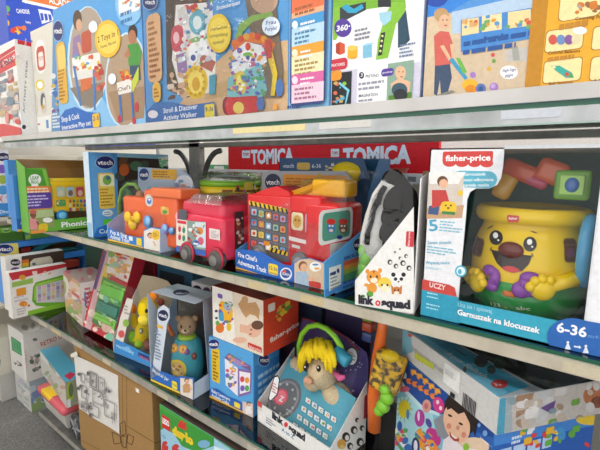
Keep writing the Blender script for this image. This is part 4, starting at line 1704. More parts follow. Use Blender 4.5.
film(t, [[F.P(0, .002, .10), F.P(F.w, .002, vf), F.P(F.w * .985, .05, F.h * .94), F.P(.06, .07, F.h * .8)],
         [F.P(F.w, .002, vf), F.P(F.w, F.d * .98, .16), F.P(F.w * .985, F.d * .98, F.h * .95), F.P(F.w * .985, .05, F.h * .94)]], m=BLISTER)

# --- dark blue open box behind the fire engine
F = aligned((279, 240), (366, 262), .232, ZMB, on_y(285, 158, .232).z - ZMB, .12)
t = thing('packaged_toy_set', 'dark blue open display box with yellow toy behind fire engine', 'packaged toy', F.base(), GM)
mb = MB()
panel_uv(mb, F.front.back(F.d - TRAY_T), [(0, 0), (F.w, 0), (F.w, F.h * 1.0), (0, F.h)], '#2f6a9c')
panel_uv(mb, F.top.back(F.h - TRAY_T), [(0, 0), (F.w, 0), (F.w, F.d), (0, F.d)], '#2f6a9c')
panel_uv(mb, F.left, [(0, 0), (F.d, 0), (F.d, F.h), (0, F.h)], '#28598a')
hh = F.h
rr = [F.right.uv(*q) for q in ((377, 181), (362, 199))]
panel_uv(mb, F.right, [(0, 0), (F.d, 0), (F.d, hh), (F.d * .45, hh), (0, hh * .7)], '#2f7ab8')
panel_uv(mb, F.front, [(0, hh * .82), (F.w, hh * .82), (F.w - .02, hh), (0, hh)], '#27517c')
A = Art(mb, F.front, clip=False)
A.text('#c8d4e0', 'vtech', 283, 168, 294, 167.6, 4)
A.rrect('#c8a84a', 297, 162.5, 310, 170, .3)
A.text('#c8d4e0', '6-36', 312, 168, 321, 167.8, 4)
A.blobs(['#c8b890', '#d0d8e0'], 324, 162, 334, 170, 6, 5, 1, 2)
mb.build('display_box', t)
g = MB()
q = F.at(348, 172, .012)
g.ell(q + F.D * .0, (.050, .028, .030), '#f0d21c:gloss')
g.ell(F.at(341, 176, .004), (.03, .022, .024), '#f4da34:gloss')
g.build('yellow_toy', t)

# --- white carton with a plush zebra, printed with animal heads
F = frame_px((355, 304.5), (414, 314), ZMB, .17, top=(414, 205), ang=.20)
t = thing('packaged_plush_zebra', 'white slanted display carton holding a black and white plush zebra', 'packaged toy', F.base(), GM)
mb = MB()
pts = ((355, 304.5), (355, 281), (413.6, 207), (414, 314))
panel(mb, F.front, pts, '#f0eeea')
u = [F.front.uv(*q) for q in pts]
panel_uv(mb, F.front.back(F.d - TRAY_T), u, '#f0eeea')
panel_uv(mb, F.left, [(0, 0), (F.d, 0), (F.d, u[1][1]), (0, u[1][1])], '#e9e7e4')
hr = F.front.uv(412, 178)[1]
panel_uv(mb, F.right, [(0, 0), (F.d, 0), (F.d, hr), (F.d / 2, hr * 1.04), (0, hr)], '#e9e7e4')
panel_uv(mb, F.top.back(F.h - TRAY_T), [(0, 0), (F.w, 0), (F.w, F.d), (0, F.d)], '#e9e7e4')
A = Art(mb, F.front)
# tiger, chick, panda, fox and leaf
A.ell('#e89a3a', 367.5, 271.5, 2, 2.4)
A.ell('#e89a3a', 380, 270.5, 2, 2.4)
A.ell('#ea9c3c', 373.8, 277, 7.2, 6.8)
A.ell('#f8ead4', 374, 280.4, 3.6, 2.6)
for x in (370.6, 377):
    A.ell('#2a2420', x, 276.6, 1, 1.3)
A.poly('#5a3a20', (373, 270.6), (374.6, 270.6), (374, 274))
A.ell('#ea9c3c', 372, 288, 5, 5)
A.ell('#ea9c3c', 366.4, 285, 2.4, 1.6)
A.ell('#f0d04a', 384.6, 283.6, 6.6, 6.4)
A.ell('#f6ecc8', 384.8, 288, 4.4, 4)
for x in (382, 387.4):
    A.ell('#3a3020', x, 285, 1, 1.2)
A.ell('#f4f2ee', 398.6, 279, 6.6, 6)
for x in (393.4, 403.6):
    A.ell('#26242a', x, 274.6, 2.2, 2.2)
for x in (395.6, 401.4):
    A.ell('#26242a', x, 279, 1.8, 1.8)
A.ell('#26242a', 398.6, 281.6, 1, .8)
A.poly('#c8743a', (391, 284), (394, 288), (399, 288), (402, 285), (401.6, 294), (392, 294))
A.ell('#d08040', 396.6, 290.6, 4.6, 4)
A.ell('#f4e6d4', 396.6, 293, 2.6, 1.8)
for x in (394.8, 398.4):
    A.ell('#2a2420', x, 290, .8, 1)
A.ell('#5f9e3c', 370, 294, 3.4, 3)
A.ell('#4a8a30', 363, 296, 2, 1.4)
for (x, y, r) in ((390, 262, 2.4), (396, 266, 2.2), (403, 263, 2.6), (409, 268, 2.4), (406, 256, 1.8), (400, 258, 1.4)):
    A.ell('#3a3438', x, y, r, r * 1.1)
    A.ell('#f0eeea', x + .6, y + .4, r * .55, r * .6)
A.ell('#8a8070', 395, 252, 1.2)
A.ell('#8a8070', 400, 249, 1)
A.text('#2c2836', 'link', 358.5, 302.8, 374, 304.6, 8, .06)
A.ell('#d83a46', 378, 303, 2.6, 2.8)
A.ell('#f8e0e0', 378, 303, 1, 1.2)
A.text('#2c2836', 'squad', 381.5, 306, 410.5, 308.6, 8, .06)
A.rrect('#d23a44', 406.5, 231, 413.6, 247, .15)
A.text('#f8e8e8', 'fisher-price', 409.6, 246, 410.4, 232, 2)
mb.build('display_carton', t)
z = MB()
ZB_ = wave_mat('zebra_plush', '#1f1d1e', '#ece9e2', 5.5, 2.5, 'X', .95, (.44, .5))
BK = '#1c1a1a:plush'
WH = '#ebe8e2:plush'
dm = .07
zq = [F.at(x, y, dm) for x, y in ((372, 262), (376, 240), (380, 218), (386, 198), (393, 180))]
z.tube(zq, [.028, .034, .031, .029, .019], WH, 16)
z.ell(zq[-1], (.022, .022, .022), BK)
zq2 = [F.at(x, y, dm) for x, y in ((392, 268), (397, 240), (402, 214), (403, 195), (397, 176))]
z.tube(zq2, [.03, .036, .036, .028, .012], BK, 16)
for k, (x, y) in enumerate(((389, 228), (391, 212), (393, 199))):
    q = F.at(x, y, .03)
    z.ell(q, (.016, .012, .03), '#201e1e:plush', Matrix.Rotation(.5, 3, 'Y'))
for (x0, y0, x1, y1) in ((367, 222, 371, 244), (371, 200, 378, 222), (378, 186, 385, 204)):
    z.tube([F.at(x0, y1, .038), F.at((x0 + x1) / 2 - 1.5, (y0 + y1) / 2, .034), F.at(x1, y0, .038)], .006, BK, 8)
z.build('plush_zebra', t)
g = MB()
for (x, y, r) in ((364, 251, .012), (366.5, 259, .014), (364.5, 268, .013), (365, 276, .013)):
    g.ell(F.at(x, y, .05), (r, r, r * 1.25), '#7fd03a:gloss')
g.build('green_rattle', t)
ug = [F.front.uv(*q) for q in ((355, 281), (363, 236), (372, 200), (381, 182), (391, 168), (404, 176), (412.5, 182), (413.6, 207))]
film(t, [[F.P(a, -.0008, b) for a, b in ug], [F.P(ug[0][0], -.0008, ug[0][1]), F.P(ug[1][0], -.0008, ug[1][1]), F.P(ug[1][0], F.d, ug[1][1]), F.P(ug[0][0], F.d, ug[0][1])],
         [F.P(ug[1][0], -.0008, ug[1][1]), F.P(ug[2][0], -.0008, ug[2][1]), F.P(ug[2][0], F.d, ug[2][1]), F.P(ug[1][0], F.d, ug[1][1])],
         [F.P(ug[2][0], -.0008, ug[2][1]), F.P(ug[4][0], -.0008, ug[4][1]), F.P(ug[4][0], F.d, ug[4][1]), F.P(ug[2][0], F.d, ug[2][1])]], m=BLISTER)

# --- brown carton behind
stock('stock_carton', 'plain brown carton seen between the zebra carton and the honey-pot toy', 416, 290, 458, 172, .26, .10, '#a9875a', ZMB, GM)

# --- big carton with the smiling yellow pot
F = aligned((420.5, 313.5), (640, 362), .016, ZMB, on_y(436, 148.5, .016).z - ZMB, .25)
t = thing('packaged_pot_toy', 'large white and teal window carton holding a smiling yellow pot toy', 'packaged toy', F.base(), GM)
mb = MB()
CW = '#eeeef2'
TL = '#38a8c4'
f = F.front
ui = f.uv
ux1 = ui(588, 250)[0]
vt = ui(520, 153)[1]
vb = ui(500, 309)[1]
pl = [ui(*q) for q in ((458.5, 297), (466, 214), (467, 200), (470, 192), (476, 188.5), (489, 188.5), (497, 185), (501, 178), (503, 166), (504, 153))]
lc = [(0, 0), (pl[0][0], 0)] + [(pl[0][0], vb)] + pl[1:] + [(pl[-1][0], F.h), (0, F.h)]
panel_uv(mb, f, lc, CW)
panel_uv(mb, f, [(pl[0][0], 0), (F.w, 0), (F.w, vb), (pl[0][0], vb)], TL)
ux2 = ui(592.5, 250)[0]
panel_uv(mb, f, [(ux2, vb), (F.w, vb), (F.w, F.h), (ux2, F.h)], CW)
panel_uv(mb, f, [(pl[-1][0], vt + .012), (ux2, vt + .012), (ux2, F.h), (pl[-1][0], F.h)], '#e4e6ea')
bk = f.back(F.d - TRAY_T)
panel_uv(mb, bk, [(0, 0), (F.w, 0), (F.w, F.h), (0, F.h)], '#2f6f6a')
panel_uv(mb, F.left, [(0, 0), (F.d, 0), (F.d, F.h), (0, F.h)], CW)
panel_uv(mb, F.right, [(0, 0), (F.d, 0), (F.d, F.h), (0, F.h)], CW)
panel_uv(mb, F.top, [(0, 0), (F.w, 0), (F.w, F.d), (0, F.d)], CW)
panel_uv(mb, F.top.back(F.h - TRAY_T), [(0, 0), (F.w, 0), (F.w, F.d), (0, F.d)], '#2d7f74')
A = Art(mb, f)
A.rrect('#d5443e', 443, 151.5, 492.5, 163, .15)
for k in range(4):
    A.ell('#d5443e', 449.5 + k * 12.4, 162.6 + k * .2, 6.6, 4.2)
A.text('#ffffff', 'fisher-price', 445.5, 161, 490.5, 160.4, 5.6, .03)
A.rrect('#58b4cc', 451.8, 170.5, 496.5, 188.6, .5)
A.text('#ffffff', 'Garnuszek', 462, 175.6, 486, 175.4, 3)
A.text('#ffffff', 'mozliwosci odkrywania', 454.5, 181.4, 493.5, 181, 3)
A.text('#ffffff', 'wspaniala nauka', 458, 186.6, 489, 186.3, 3)
A.poly('#d8ccc0', (428, 176), (464, 174), (462, 214), (424, 216))
A.poly('#f2efec', (428, 172), (466, 172), (458, 184), (430, 184))
A.poly('#caa07a', (424, 208), (464, 205), (462, 218), (422, 219))
A.poly('#3f5a86', (429, 206), (440, 204), (438, 215), (428, 214))
A.poly('#c8423e', (432, 190), (446, 190), (450, 204), (432, 208))
A.ell('#6a442c', 442.6, 181.4, 5.4, 5.4)
A.ell('#eab898', 443.6, 183.6, 4.4, 4.6)
A.rrect('#eec52e', 441, 201, 456, 215, .35)
A.rect('#3f8a4a', 442, 211, 455, 215)
A.ell('#2a2420', 446, 205.4, .9)
A.ell('#2a2420', 451, 205.4, .9)
A.ell('#8a4a20', 448.4, 208, 1.4, 1)
A.ell('#eec52e', 460.5, 193, 2.6, 3)
A.text('#4aa8c8', '5', 429.5, 231, 438.5, 230.4, 11, .02)
A.lines('#7fc0d4', 440, 220, 462, 234, 4, 3, .4)
A.text('#5aaecb', 'Zestaw, piosenki,', 427.5, 244, 452, 243.6, 3)
A.lines('#7fc0d4', 427.5, 245, 458, 258, 3, 5, .4)
A.text('#5aaecb', 'Wspieraj nauke', 426, 264, 450, 264, 3)
A.lines('#7fc0d4', 426, 266, 448, 272, 2, 7, .4)
A.ell('#4fb4d0', 461, 271, 5.8, 5.8)
A.ell('#e8f6fa', 461, 271, 4.2, 4.2)
A.ell('#4fb4d0', 460, 271.5, 2, 2.6)
A.poly('#cc4840', (421, 278.6), (449, 284.4), (455, 287.4), (457.4, 298), (419.8, 290))
A.text('#f6e6e2', 'UCZY', 429.6, 286.6, 445.6, 290.2, 5, .02)
A.poly('#2f9cbb', (418, 288.5), (458.6, 297), (459.5, 324), (416, 314))
A.lines('#a8dce8', 427.6, 291, 441, 301, 2, 11, .35)
A.lines('#a8dce8', 426.8, 302, 444, 313, 2, 12, .35)
A.text('#a4dcea', 'Ucz sie i spiewaj', 458, 306, 492, 313, 4.4)
A.text('#ffffff', 'Garnuszek na klocuszek', 457.6, 314, 540, 333.2, 5.4, .03)
A.ell('#2a66b4', 575, 339, 28, 21, .2)
A.poly('#2a66b4', (572, 318), (640, 330), (640, 364), (572, 356))
A.text('#f4f6fa', '6-36', 556.5, 331, 586.5, 337, 9.5, .03)
A.text('#6f9ad0', 'm+', 588, 337, 599, 339, 4)
for x in (568, 586):
    A.ell('#e4ecf6', x, 342 + (x - 568) * .2, 1.4)
    A.poly('#e4ecf6', (x - 1, 343.4 + (x - 568) * .2), (x + 1, 343.4 + (x - 568) * .2), (x + 3, 349 + (x - 568) * .2), (x - 3.4, 349 + (x - 568) * .2))
A.poly('#e4ecf6', (574, 345), (579, 346), (579, 344.6), (581.4, 347), (579, 348.6), (579, 347.4), (574, 346.6))
mb.build('carton', t)
# the pot
pc = F.at(527, 262, .13)
PC = Vector((pc.x, pc.y, 0))
zf = lambda py, px=527: onplane(px, py, PC - Vector((0, .085, 0)), Vector((0, 1, 0))).z
zbase, zneck, zr0, zr1 = ZMB + .004, zf(229), zf(226), zf(209)
RB = .094
prof = [(.060, 0), (.074, .006), (.088, .03), (RB, .065), (RB + .001, .10), (.090, zneck - zbase - .03), (.080, zneck - zbase - .004), (.079, zr0 - zbase)]


def smooth_prof(pr, n=5):
    out = []
    for i in range(len(pr) - 1):
        p0 = pr[max(i - 1, 0)]
        p1, p2 = pr[i], pr[i + 1]
        p3 = pr[min(i + 2, len(pr) - 1)]
        for k in range(n):
            s = k / n
            out.append(tuple(.5 * ((2 * p1[j]) + (-p0[j] + p2[j]) * s + (2 * p0[j] - 5 * p1[j] + 4 * p2[j] - p3[j]) * s * s + (-p0[j] + 3 * p1[j] - 3 * p2[j] + p3[j]) * s ** 3) for j in (0, 1)))
    out.append(pr[-1])
    return out


def rad_of(prof):
    sp = smooth_prof(prof, 8)

    def rad(q):
        for (r0, z0), (r1, z1) in zip(sp, sp[1:]):
            if z0 <= q <= z1:
                return r0 + (r1 - r0) * (q - z0) / max(z1 - z0, 1e-6)
        return sp[0][0] if q < 0 else sp[-1][0]
    return rad


prad = rad_of(prof)
rad = lambda z: prad(z - zbase)
YL = '#f6cf17:gloss'
pm = MB()
pm.lathe((pc.x, pc.y, zbase), smooth_prof(prof), YL, n=56)
zr = (zr0 + zr1) / 2
hr = (zr1 - zr0) / 2
RR = .094
pm.lathe((pc.x, pc.y, zr - hr), [(.074, 0), (RR - .006, .001), (RR - .001, hr * .5), (RR, hr), (RR - .001, hr * 1.5), (RR - .006, hr * 2 - .001), (.080, hr * 2), (.074, hr * 1.6)], YL, n=56)
pot = pm.build('yellow_pot', t)
cy = Cyl((pc.x, pc.y, 0), rad, RB)
g = MB()
GR = '#2f9a4a:gloss'
zg = zf(284)
g.lathe((pc.x, pc.y, zbase - .001), [(.062, 0), (.076, .006), (rad(zbase + .03) + .0015, .03), (rad(zg) + .0015, zg - zbase)], GR, n=56)
A = Art(g, cy, 'gloss', e0=.0022, clip=False)
A.text('#e8f0d8', '123', 492, 305, 501, 307.4, 3.4)
A.text('#e8f0d8', 'abc', 516, 309, 530, 310, 3.4)
A.ell('#d8d040', 506, 307.4, .9)
g.build('green_grass_band', pot)
for (x, y, bx, by, q) in ((496.5, 237.5, 491, 227, -.5), (530, 244, 534, 232, .3)):
    g = MB()
    A = Art(g, cy, 'gloss', e0=.0012, clip=False)
    A.ell('#221d18', x, y, 6.6, 7.4)
    A.ell('#ffffff', x - .4, y - 2.2, 2.6, 3)
    A.ell('#ffffff', x + 2.2, y + 2.6, 1)
    g.build('eye', pot)
    g = MB()
    A = Art(g, cy, 'gloss', e0=.0012, clip=False)
    A.ell('#7a5a10', bx, by, 3.6, .7, q)
    g.build('eyebrow', pot)
g = MB()
A = Art(g, cy, 'gloss', e0=.0012, clip=False)
A.poly('#2a1814', (491.5, 249.5), (494, 253), (499, 258.6), (506, 262.4), (516, 263.4), (524, 260.6), (529.5, 256.6), (532, 255.6), (529, 264), (522, 271), (513, 273), (504, 269.6), (497, 262.6))
A.poly('#d83432', (502, 267.4), (507, 265.6), (514, 266.4), (521, 270), (518, 271.8), (512, 272.8), (505, 270.4))
A.ell('#7a5a10', 491.4, 249, .8, 2.2, .4)
A.ell('#7a5a10', 532.4, 255, .8, 2.2, -.4)
g.build('mouth', pot)
g = MB()
uv = cy.uv(511, 250)
nrm = (cy.P(uv[0], uv[1], 1) - cy.P(uv[0], uv[1], 0)).normalized()
q = cy.P(uv[0], uv[1], .001)
ry = Matrix.Rotation(math.atan2(nrm.x, -nrm.y), 3, 'Z')
g.ell(q, (.0205, .010, .0145), '#6b2018:gloss', ry)
g.build('nose', pot)
# arms, hands and purple pieces
for s, pts, hx, hy in ((-1, ((470, 272), (476, 279), (486, 278)), 482, 281), (1, ((587, 272), (566, 279), (548, 284)), 541, 287)):
    g = MB()
    P3 = []
    for (x, y) in pts:
        try:
            uv = cy.uv(x, y)
            P3.append(cy.P(uv[0], uv[1], .008))
        except Exception:
            pass
    g.tube(P3, [.013, .012, .012][:len(P3)], YL, 14)
    uv = cy.uv(hx, hy)
    hc = cy.P(uv[0], uv[1], .010)
    nrm = (cy.P(uv[0], uv[1], 1) - cy.P(uv[0], uv[1], 0)).normalized()
    ry = Matrix.Rotation(math.atan2(nrm.x, -nrm.y), 3, 'Z')
    g.ell(hc, (.019, .012, .020), YL, ry)
    for k in range(4):
        a = -s * (1.25 - k * .55)
        off = ry @ Vector((math.sin(a) * .021 * (1 if s < 0 else 1), -.004, math.cos(a) * .021 - .004))
        g.ell(hc + off, (.0075, .008, .0085), YL, ry)
    g.build('hand', pot)
    g = MB()
    x0, y0 = (493, 278) if s < 0 else (527, 285)
    for (dx, dy, rx, rz) in ((3, 0, .010, .018), (-2, -8, .014, .010), (0, 7, .014, .011)) if s < 0 else ((-5, 4, .016, .015), (3, -8, .016, .010), (-1, -2, .012, .015), (4, 4, .012, .013)):
        uv = cy.uv(x0 + dx, y0 + dy)
        q = cy.P(uv[0], uv[1], .004)
        g.ell(q, (rx, .009, rz), '#8a3fa8:gloss', ry)
    g.build('purple_puzzle_piece', pot)
g = MB()
uv = cy.uv(509.5, 293.5)
q = cy.P(uv[0], uv[1], .003)
g.rbox(q, (.020, .006, .010), '#d8702e:gloss', .003, 3)
g.build('orange_button', pot)
g = MB()
A = Art(g, Cyl((pc.x, pc.y, 0), lambda z: RR, RR), 'gloss', e0=.0012, clip=False)
A.rrect('#d5362e', 507.6, 214.6, 519, 221, .3)
A.ell('#d5362e', 510, 221, 2, 1.2)
A.ell('#d5362e', 513.4, 221.2, 2, 1.2)
A.ell('#d5362e', 516.8, 221.2, 2, 1.2)
A.text('#ffffff', 'fisher', 509, 219.6, 517.8, 219.6, 2.8)
g.build('emblem', pot)
for (x, y) in ((570, 250), (474, 246)):
    g = MB()
    A = Art(g, cy, 'gloss', e0=.001, clip=False)
    A.rrect('#8f6a16', x - 8, y - 12, x + 8, y + 12, .25)
    A.rrect('#5c3424', x - 7, y - 11, x + 7, y + 11, .25)
    A.ell('#7a3a5a', x, y + 3, 4, 5)
    g.build('side_opening', pot)
# blue ring beside the pot
g = MB()
f5 = f.back(.07)
u0, v0 = f5.uv(583, 250)
rc = F.P(u0 + .006, .09, v0 - .004)
ring = [rc + Vector((.004 * math.cos(a), .040 * math.cos(a), .052 * math.sin(a))) for a in [2 * PI * k / 32 for k in range(32)]]
g.tube(ring, .010, '#5ab0e4:gloss', 12, True)
g.rbox(rc, (.008, .06, .08), '#7cc4ee:gloss', .004, 3)
g.build('blue_ring', t)
# loose blocks tied at the top
for (x, y, c, rx, rz) in ((520, 171, '#c8502e', .030, .016), (552, 172, '#d0603a', .024, .020), (535, 181, '#b84a6a', .022, .010), (505, 186, '#c8962e', .016, .024), (494, 172, '#9a5a8a', .010, .016)):
    g = MB()
    g.rbox(F.at(x, y, .10), (rx * 2, .03, rz * 2), c + ':gloss', .010, 4, Matrix.Rotation(.4, 3, 'Y'), smooth=True)
    g.build('shape_block', t)
g = MB()
g.rbox(F.at(573, 185, .09), (.05, .04, .048), '#7ab648:gloss', .006, 4, smooth=True)
g.rbox(F.at(572, 185, .066), (.034, .012, .032), '#a8d86a:gloss', .002, 2)
g.ell(F.at(572, 185, .061), (.010, .006, .012), '#4a78c0:gloss')
g.build('shape_block', t)
film(t, [[F.P(pl[0][0] - .004, -.0007, vb), F.P(ux2 + .003, -.0007, vb), F.P(ux2 + .003, -.0007, vt + .013), F.P(pl[-1][0], -.0007, vt + .013), F.P(pl[4][0], -.0007, pl[4][1])]], m=FILM)

# ========================================================== lower shelf row
GL = 'toys on the lower shelf'
ZLB = ZL + .0044


def fit_lean(O, ang, px, lo=0.0, hi=.8):
    """lean at which the left front edge standing at O passes the sight line through px"""
    best = (9, 0)
    for k in range(161):
        l = lo + (hi - lo) * k / 160
        F = Frame(O, ang, 1, 1, 1, l)
        u, v = F.front.uv(*px)
        best = min(best, (abs(u), l))
    return best[1]


def rest(F):
    """lift a leaning volume so that its lower back edge stands on the shelf"""
    F.O = F.O + Vector((0, 0, F.d * math.sin(math.asin(max(-1, min(1, -F.D.z))))))
    return Frame(F.O, F.ang, F.w, F.d, F.h, math.asin(-F.D.z))


# --- big blue box with the teal handle, facing along the shelf
F = Frame((-2.40, on_x(5, 305, -2.40).y, ZL + .0006), PI / 2, .42, .12, .3)
F = Frame(F.O, PI / 2, F.w, F.d, F.front.uv(3, 243)[1])
t = thing('packaged_toy_set', 'big blue window box with teal toy handle at the left end', 'packaged toy', F.base(), GL)
mb = MB()
f = F.front
ui = f.uv
w0 = ui(18.5, 247)
w1 = ui(24, 262)
bb = ui(24, 267)
hh = F.h
sp = .075
wz0, wz1 = hh - .095, hh - .032
w2 = hh - .13
panel_uv(mb, f, [(0, 0), (sp, 0), (sp, hh), (0, hh)], '#3f86d6')
panel_uv(mb, f, [(sp, wz1), (F.w, wz1), (F.w, hh), (sp, hh)], '#3a80d0')
panel_uv(mb, f, [(sp, w2), (F.w, w2), (F.w, wz0), (sp, wz0)], '#2f78c8')
panel_uv(mb, f, [(sp, 0), (F.w, 0), (F.w, .05), (sp, .05)], '#2f78c8')
panel_uv(mb, f.back(F.d - TRAY_T), [(0, 0), (F.w, 0), (F.w, hh), (0, hh)], '#6a4a34')
panel_uv(mb, F.top, [(0, 0), (F.w, 0), (F.w, F.d), (0, F.d)], '#4a94e0')
panel_uv(mb, F.left, [(0, 0), (F.d, 0), (F.d, hh), (0, hh)], '#4a94e0')
panel_uv(mb, F.right, [(0, 0), (F.d, 0), (F.d, hh), (0, hh)], '#4a94e0')
panel_uv(mb, F.top.back(hh - TRAY_T), [(0, 0), (F.w, 0), (F.w, F.d), (0, F.d)], '#4a94e0')
A = Art(mb, f)
A.poly('#e8d468', (0, 244), (18, 243), (19, 254), (12, 259), (0, 259))
oval_logo(A, 'vtech', 5, 249, 8, 4.6, 6.4, 2, 4)
A.poly('#e9c63a', (3, 258), (8.5, 257), (10, 297), (5, 299))
A.poly('#2a64b8', (3, 291), (10, 290), (10.6, 300), (3, 302))
A.ell('#e8f0f6', 8.5, 295, 1.4, 1.8)
mb.build('window_box', t)
g = MB()
hp = [F.at(x, y, .045) for x, y in ((26, 259), (33, 254), (40, 247), (49, 242), (60, 239.5), (72, 239), (84, 240))]
g.tube(hp, [.018, .020, .020, .019, .018, .018, .018], '#2f8f9a:gloss', 14)
hp = [F.at(x, y, .045) for x, y in ((34, 257), (44, 252), (56, 251), (70, 249), (84, 247))]
g.tube(hp, .013, '#2a8490:gloss', 12)
g.build('teal_handle', t)
g = MB()
g.rbox(F.at(25, 250, .06), (.03, .05, .035), '#d2362e:gloss', .008, 4, smooth=True)
g.build('red_knob', t)
g = MB()
g.rbox(F.at(60, 265, .05), (.04, .20, .05), '#c0402e:gloss', .008, 4, smooth=True)
g.build('red_toy', t)
film(t, [[F.P(sp, -.0008, wz0), F.P(F.w, -.0008, wz0), F.P(F.w, -.0008, wz1), F.P(sp, -.0008, wz1)]])

# green boxes stacked on that big box
def on_top(name, label, F, col, art=None, cat='box', group=GL):
    mb = carton_mb(F, col)
    if art:
        art(Art(mb, F.front), mb, F)
    return tag(mb.build(name, None, F.base()), label, cat, group)


zz = F.O.z + F.h + TRAY_T
zz = F.O.z + F.h + .0006


def artg(A, mb, F):
    A.fill('#5c9a35')
    A.ell('#8cbf5a', 6, 229, 5, 4)
    A.ell('#3f7a24', 6, 229, 3.6, 2.8)
    A.text('#e8f0d8', 'LEAP', 3, 230, 9, 229.8, 2)
    A.rect('#3d6a24', -6, 234, 30, 242)


y0 = F.O.y + .004
on_top('toy_box', 'green box lying on the big blue box under the shelf end', Frame((-2.415, y0, zz), PI / 2, .11, .09, min(.075, ZM - .024 - zz)), '#5c9a35', artg)


def artg2(A, mb, F):
    A.fill('#4f8a3f')
    A.blobs(['#e0b030', '#3f6fb0', '#8fb84a'], 14, 228, 30, 240, 10, 3, 1.5, 3)


on_top('toy_box', 'small green and yellow box beside the green box on the big blue box', Frame((-2.413, y0 + .114, zz), PI / 2, .12, .08, .055), '#4f8a3f', artg2)

# --- white window box between the big blue box and the tablet box
x1 = -2.245
p = on_x(9, 300, x1)
F = Frame((x1, p.y, ZLB), PI / 2, .26, .07, .3)
F = Frame(F.O, PI / 2, F.w, F.d, F.front.uv(9, 258)[1])


def artw(A, mb, F):
    A.fill('#e6e2de')
    A.ell('#28262e', 15.4, 262.4, 5, 3.4)
    A.text('#e4e0ea', 'vtech', 11.4, 263.8, 19.4, 263.2, 2.8, .02)
    A.ell('#6a3f86', 15.6, 270.6, 5, 3.4)
    A.text('#d8c4e4', 'baby', 12.6, 272, 18.6, 271.4, 2.6)
    A.poly('#4a3a30', (21.5, 256), (80, 244), (80, 285), (22, 285))
    for k, c in enumerate(('#d8702e', '#e8b02e', '#6fae3a', '#3f8fc0')):
        A.rect(c, 22, 260 + k * 3.4, 29, 264 + k * 3.4)
    A.poly('#dcd4c0', (30, 262), (34, 258.6), (50, 256), (53, 260), (52, 268), (30, 272))
    A.ell('#5a6a8a', 34, 264, 1.8, 1.4)
    A.poly('#d8a040', (44, 266), (52, 264), (52, 268), (44, 269))


on_top('toy_box', 'white box with black and purple ovals peeping over the red-banded tablet box', F, '#e6e2de', artw)

# --- tablet toy box, red band and green rim
p0, p1 = on_z(13, 320.5, ZLB), on_z(57, 307.5, ZLB)
xx = -2.125
p0 = on_x(13, 320, xx)
F = Frame((xx, p0.y, ZLB), PI / 2, .245, .05, .3)
F = Frame(F.O, PI / 2, F.w, F.d, F.front.uv(11.5, 272.5)[1])


def artt(A, mb, F):
    A.fill('#eae6e2')
    A.poly('#c9343e', (8, 273), (70, 257), (70, 266), (12, 280.5))
    A.ell('#e0a03a', 22.5, 277.4, 3.4, 2.6)
    A.blobs(['#f0d0c8', '#e8b8a0', '#f4e8e0'], 27, 272, 56, 275, 14, 3, 1, 1.8)
    A.poly('#9ac05a', (12, 282.4), (33, 277.8), (33, 283), (12, 287.6))
    A.rrect('#e89a2e', 16, 289, 26.4, 294.6, .1)
    A.lines('#c8c0cc', 14, 296, 29, 300, 2, 4)
    A.ell('#e08a2e', 23.4, 303.8, 4, 2.8)
    A.blobs(['#e8a040', '#d88030', '#c86030'], 18, 302, 29, 306, 6, 5, 1, 1.8)
    A.lines('#b8b0b0', 16.6, 308.6, 27, 313.6, 3, 6)
    A.poly('#6aa82e', (33, 287), (35.6, 282.4), (66, 274), (66, 309), (36, 305.6), (32, 301))
    A.poly('#9ccc4a', (34.4, 287.4), (36.4, 284), (66, 276), (66, 278), (37, 286), (36, 301), (34, 299))
    A.poly('#d0ccd0', (36.4, 286.6), (66, 278.6), (66, 302), (36.4, 302.6))
    k = 0
    for r in range(4):
        for q in range(6):
            A.rrect(['#b8a0c0', '#d8c890', '#a8b8c8', '#c8a890', '#9a8ab0', '#d8b8b8'][(k * 5 + r * 2) % 6], 37.6 + q * 4.6, 286.2 + r * 4 - q * 1.0, 41.2 + q * 4.6, 289.2 + r * 4 - q * 1.0, .2)
            k += 1
    A.poly('#84bc34', (28, 311), (70, 301), (70, 312), (28, 317))


on_top('toy_box', 'white tablet toy box with a slanted red band and green rim', F, '#eae6e2', artt)

# --- pale pink carton turned a little
ang = -.15
p = on_z(83, 327, ZLB)
F = Frame(p, ang, 1, .2, .3)
uL = F.front.uv(66, 311)[0]
F = Frame(p + F.U * uL, ang, -uL, .13, F.front.uv(83, 285)[1])


def artp(A, mb, F):
    A.fill('#e2c8b8')
    A.poly('#d8a088', (52, 262), (82, 284), (82, 288), (52, 267))
    A.blobs(['#d8a8a0', '#c87a70', '#b8b878', '#e8dcd0', '#9ab070', '#a89ab0', '#e0b080'], 54, 268, 82, 322, 80, 8, 2, 5)
    A.ell('#e8e0d8', 63, 287, 6, 12)
    A.ell('#a8b070', 63, 288, 3.6, 8)
    A.rrect('#c86a6a', 72, 290, 80, 300, .3)
    B = Art(mb, F.right)
    B.fill('#e6dedc')
    B.lines('#c04a50', 84.5, 287, 94, 312, 6, 4)
    B.text('#c8404a', 'BABY', 86, 302, 94, 292, 5)
    B.rect('#5a86c0', 84, 292, 86.4, 306)
    C = Art(mb, F.top)
    C.fill('#b8a098')
    C.blobs(['#c8707a', '#a89088', '#d8c8c0'], 56, 258, 92, 280, 16, 4, 2, 4)


on_top('toy_box', 'pale pink printed carton with a white end beside the tablet box', F, '#dcc8be', artp)

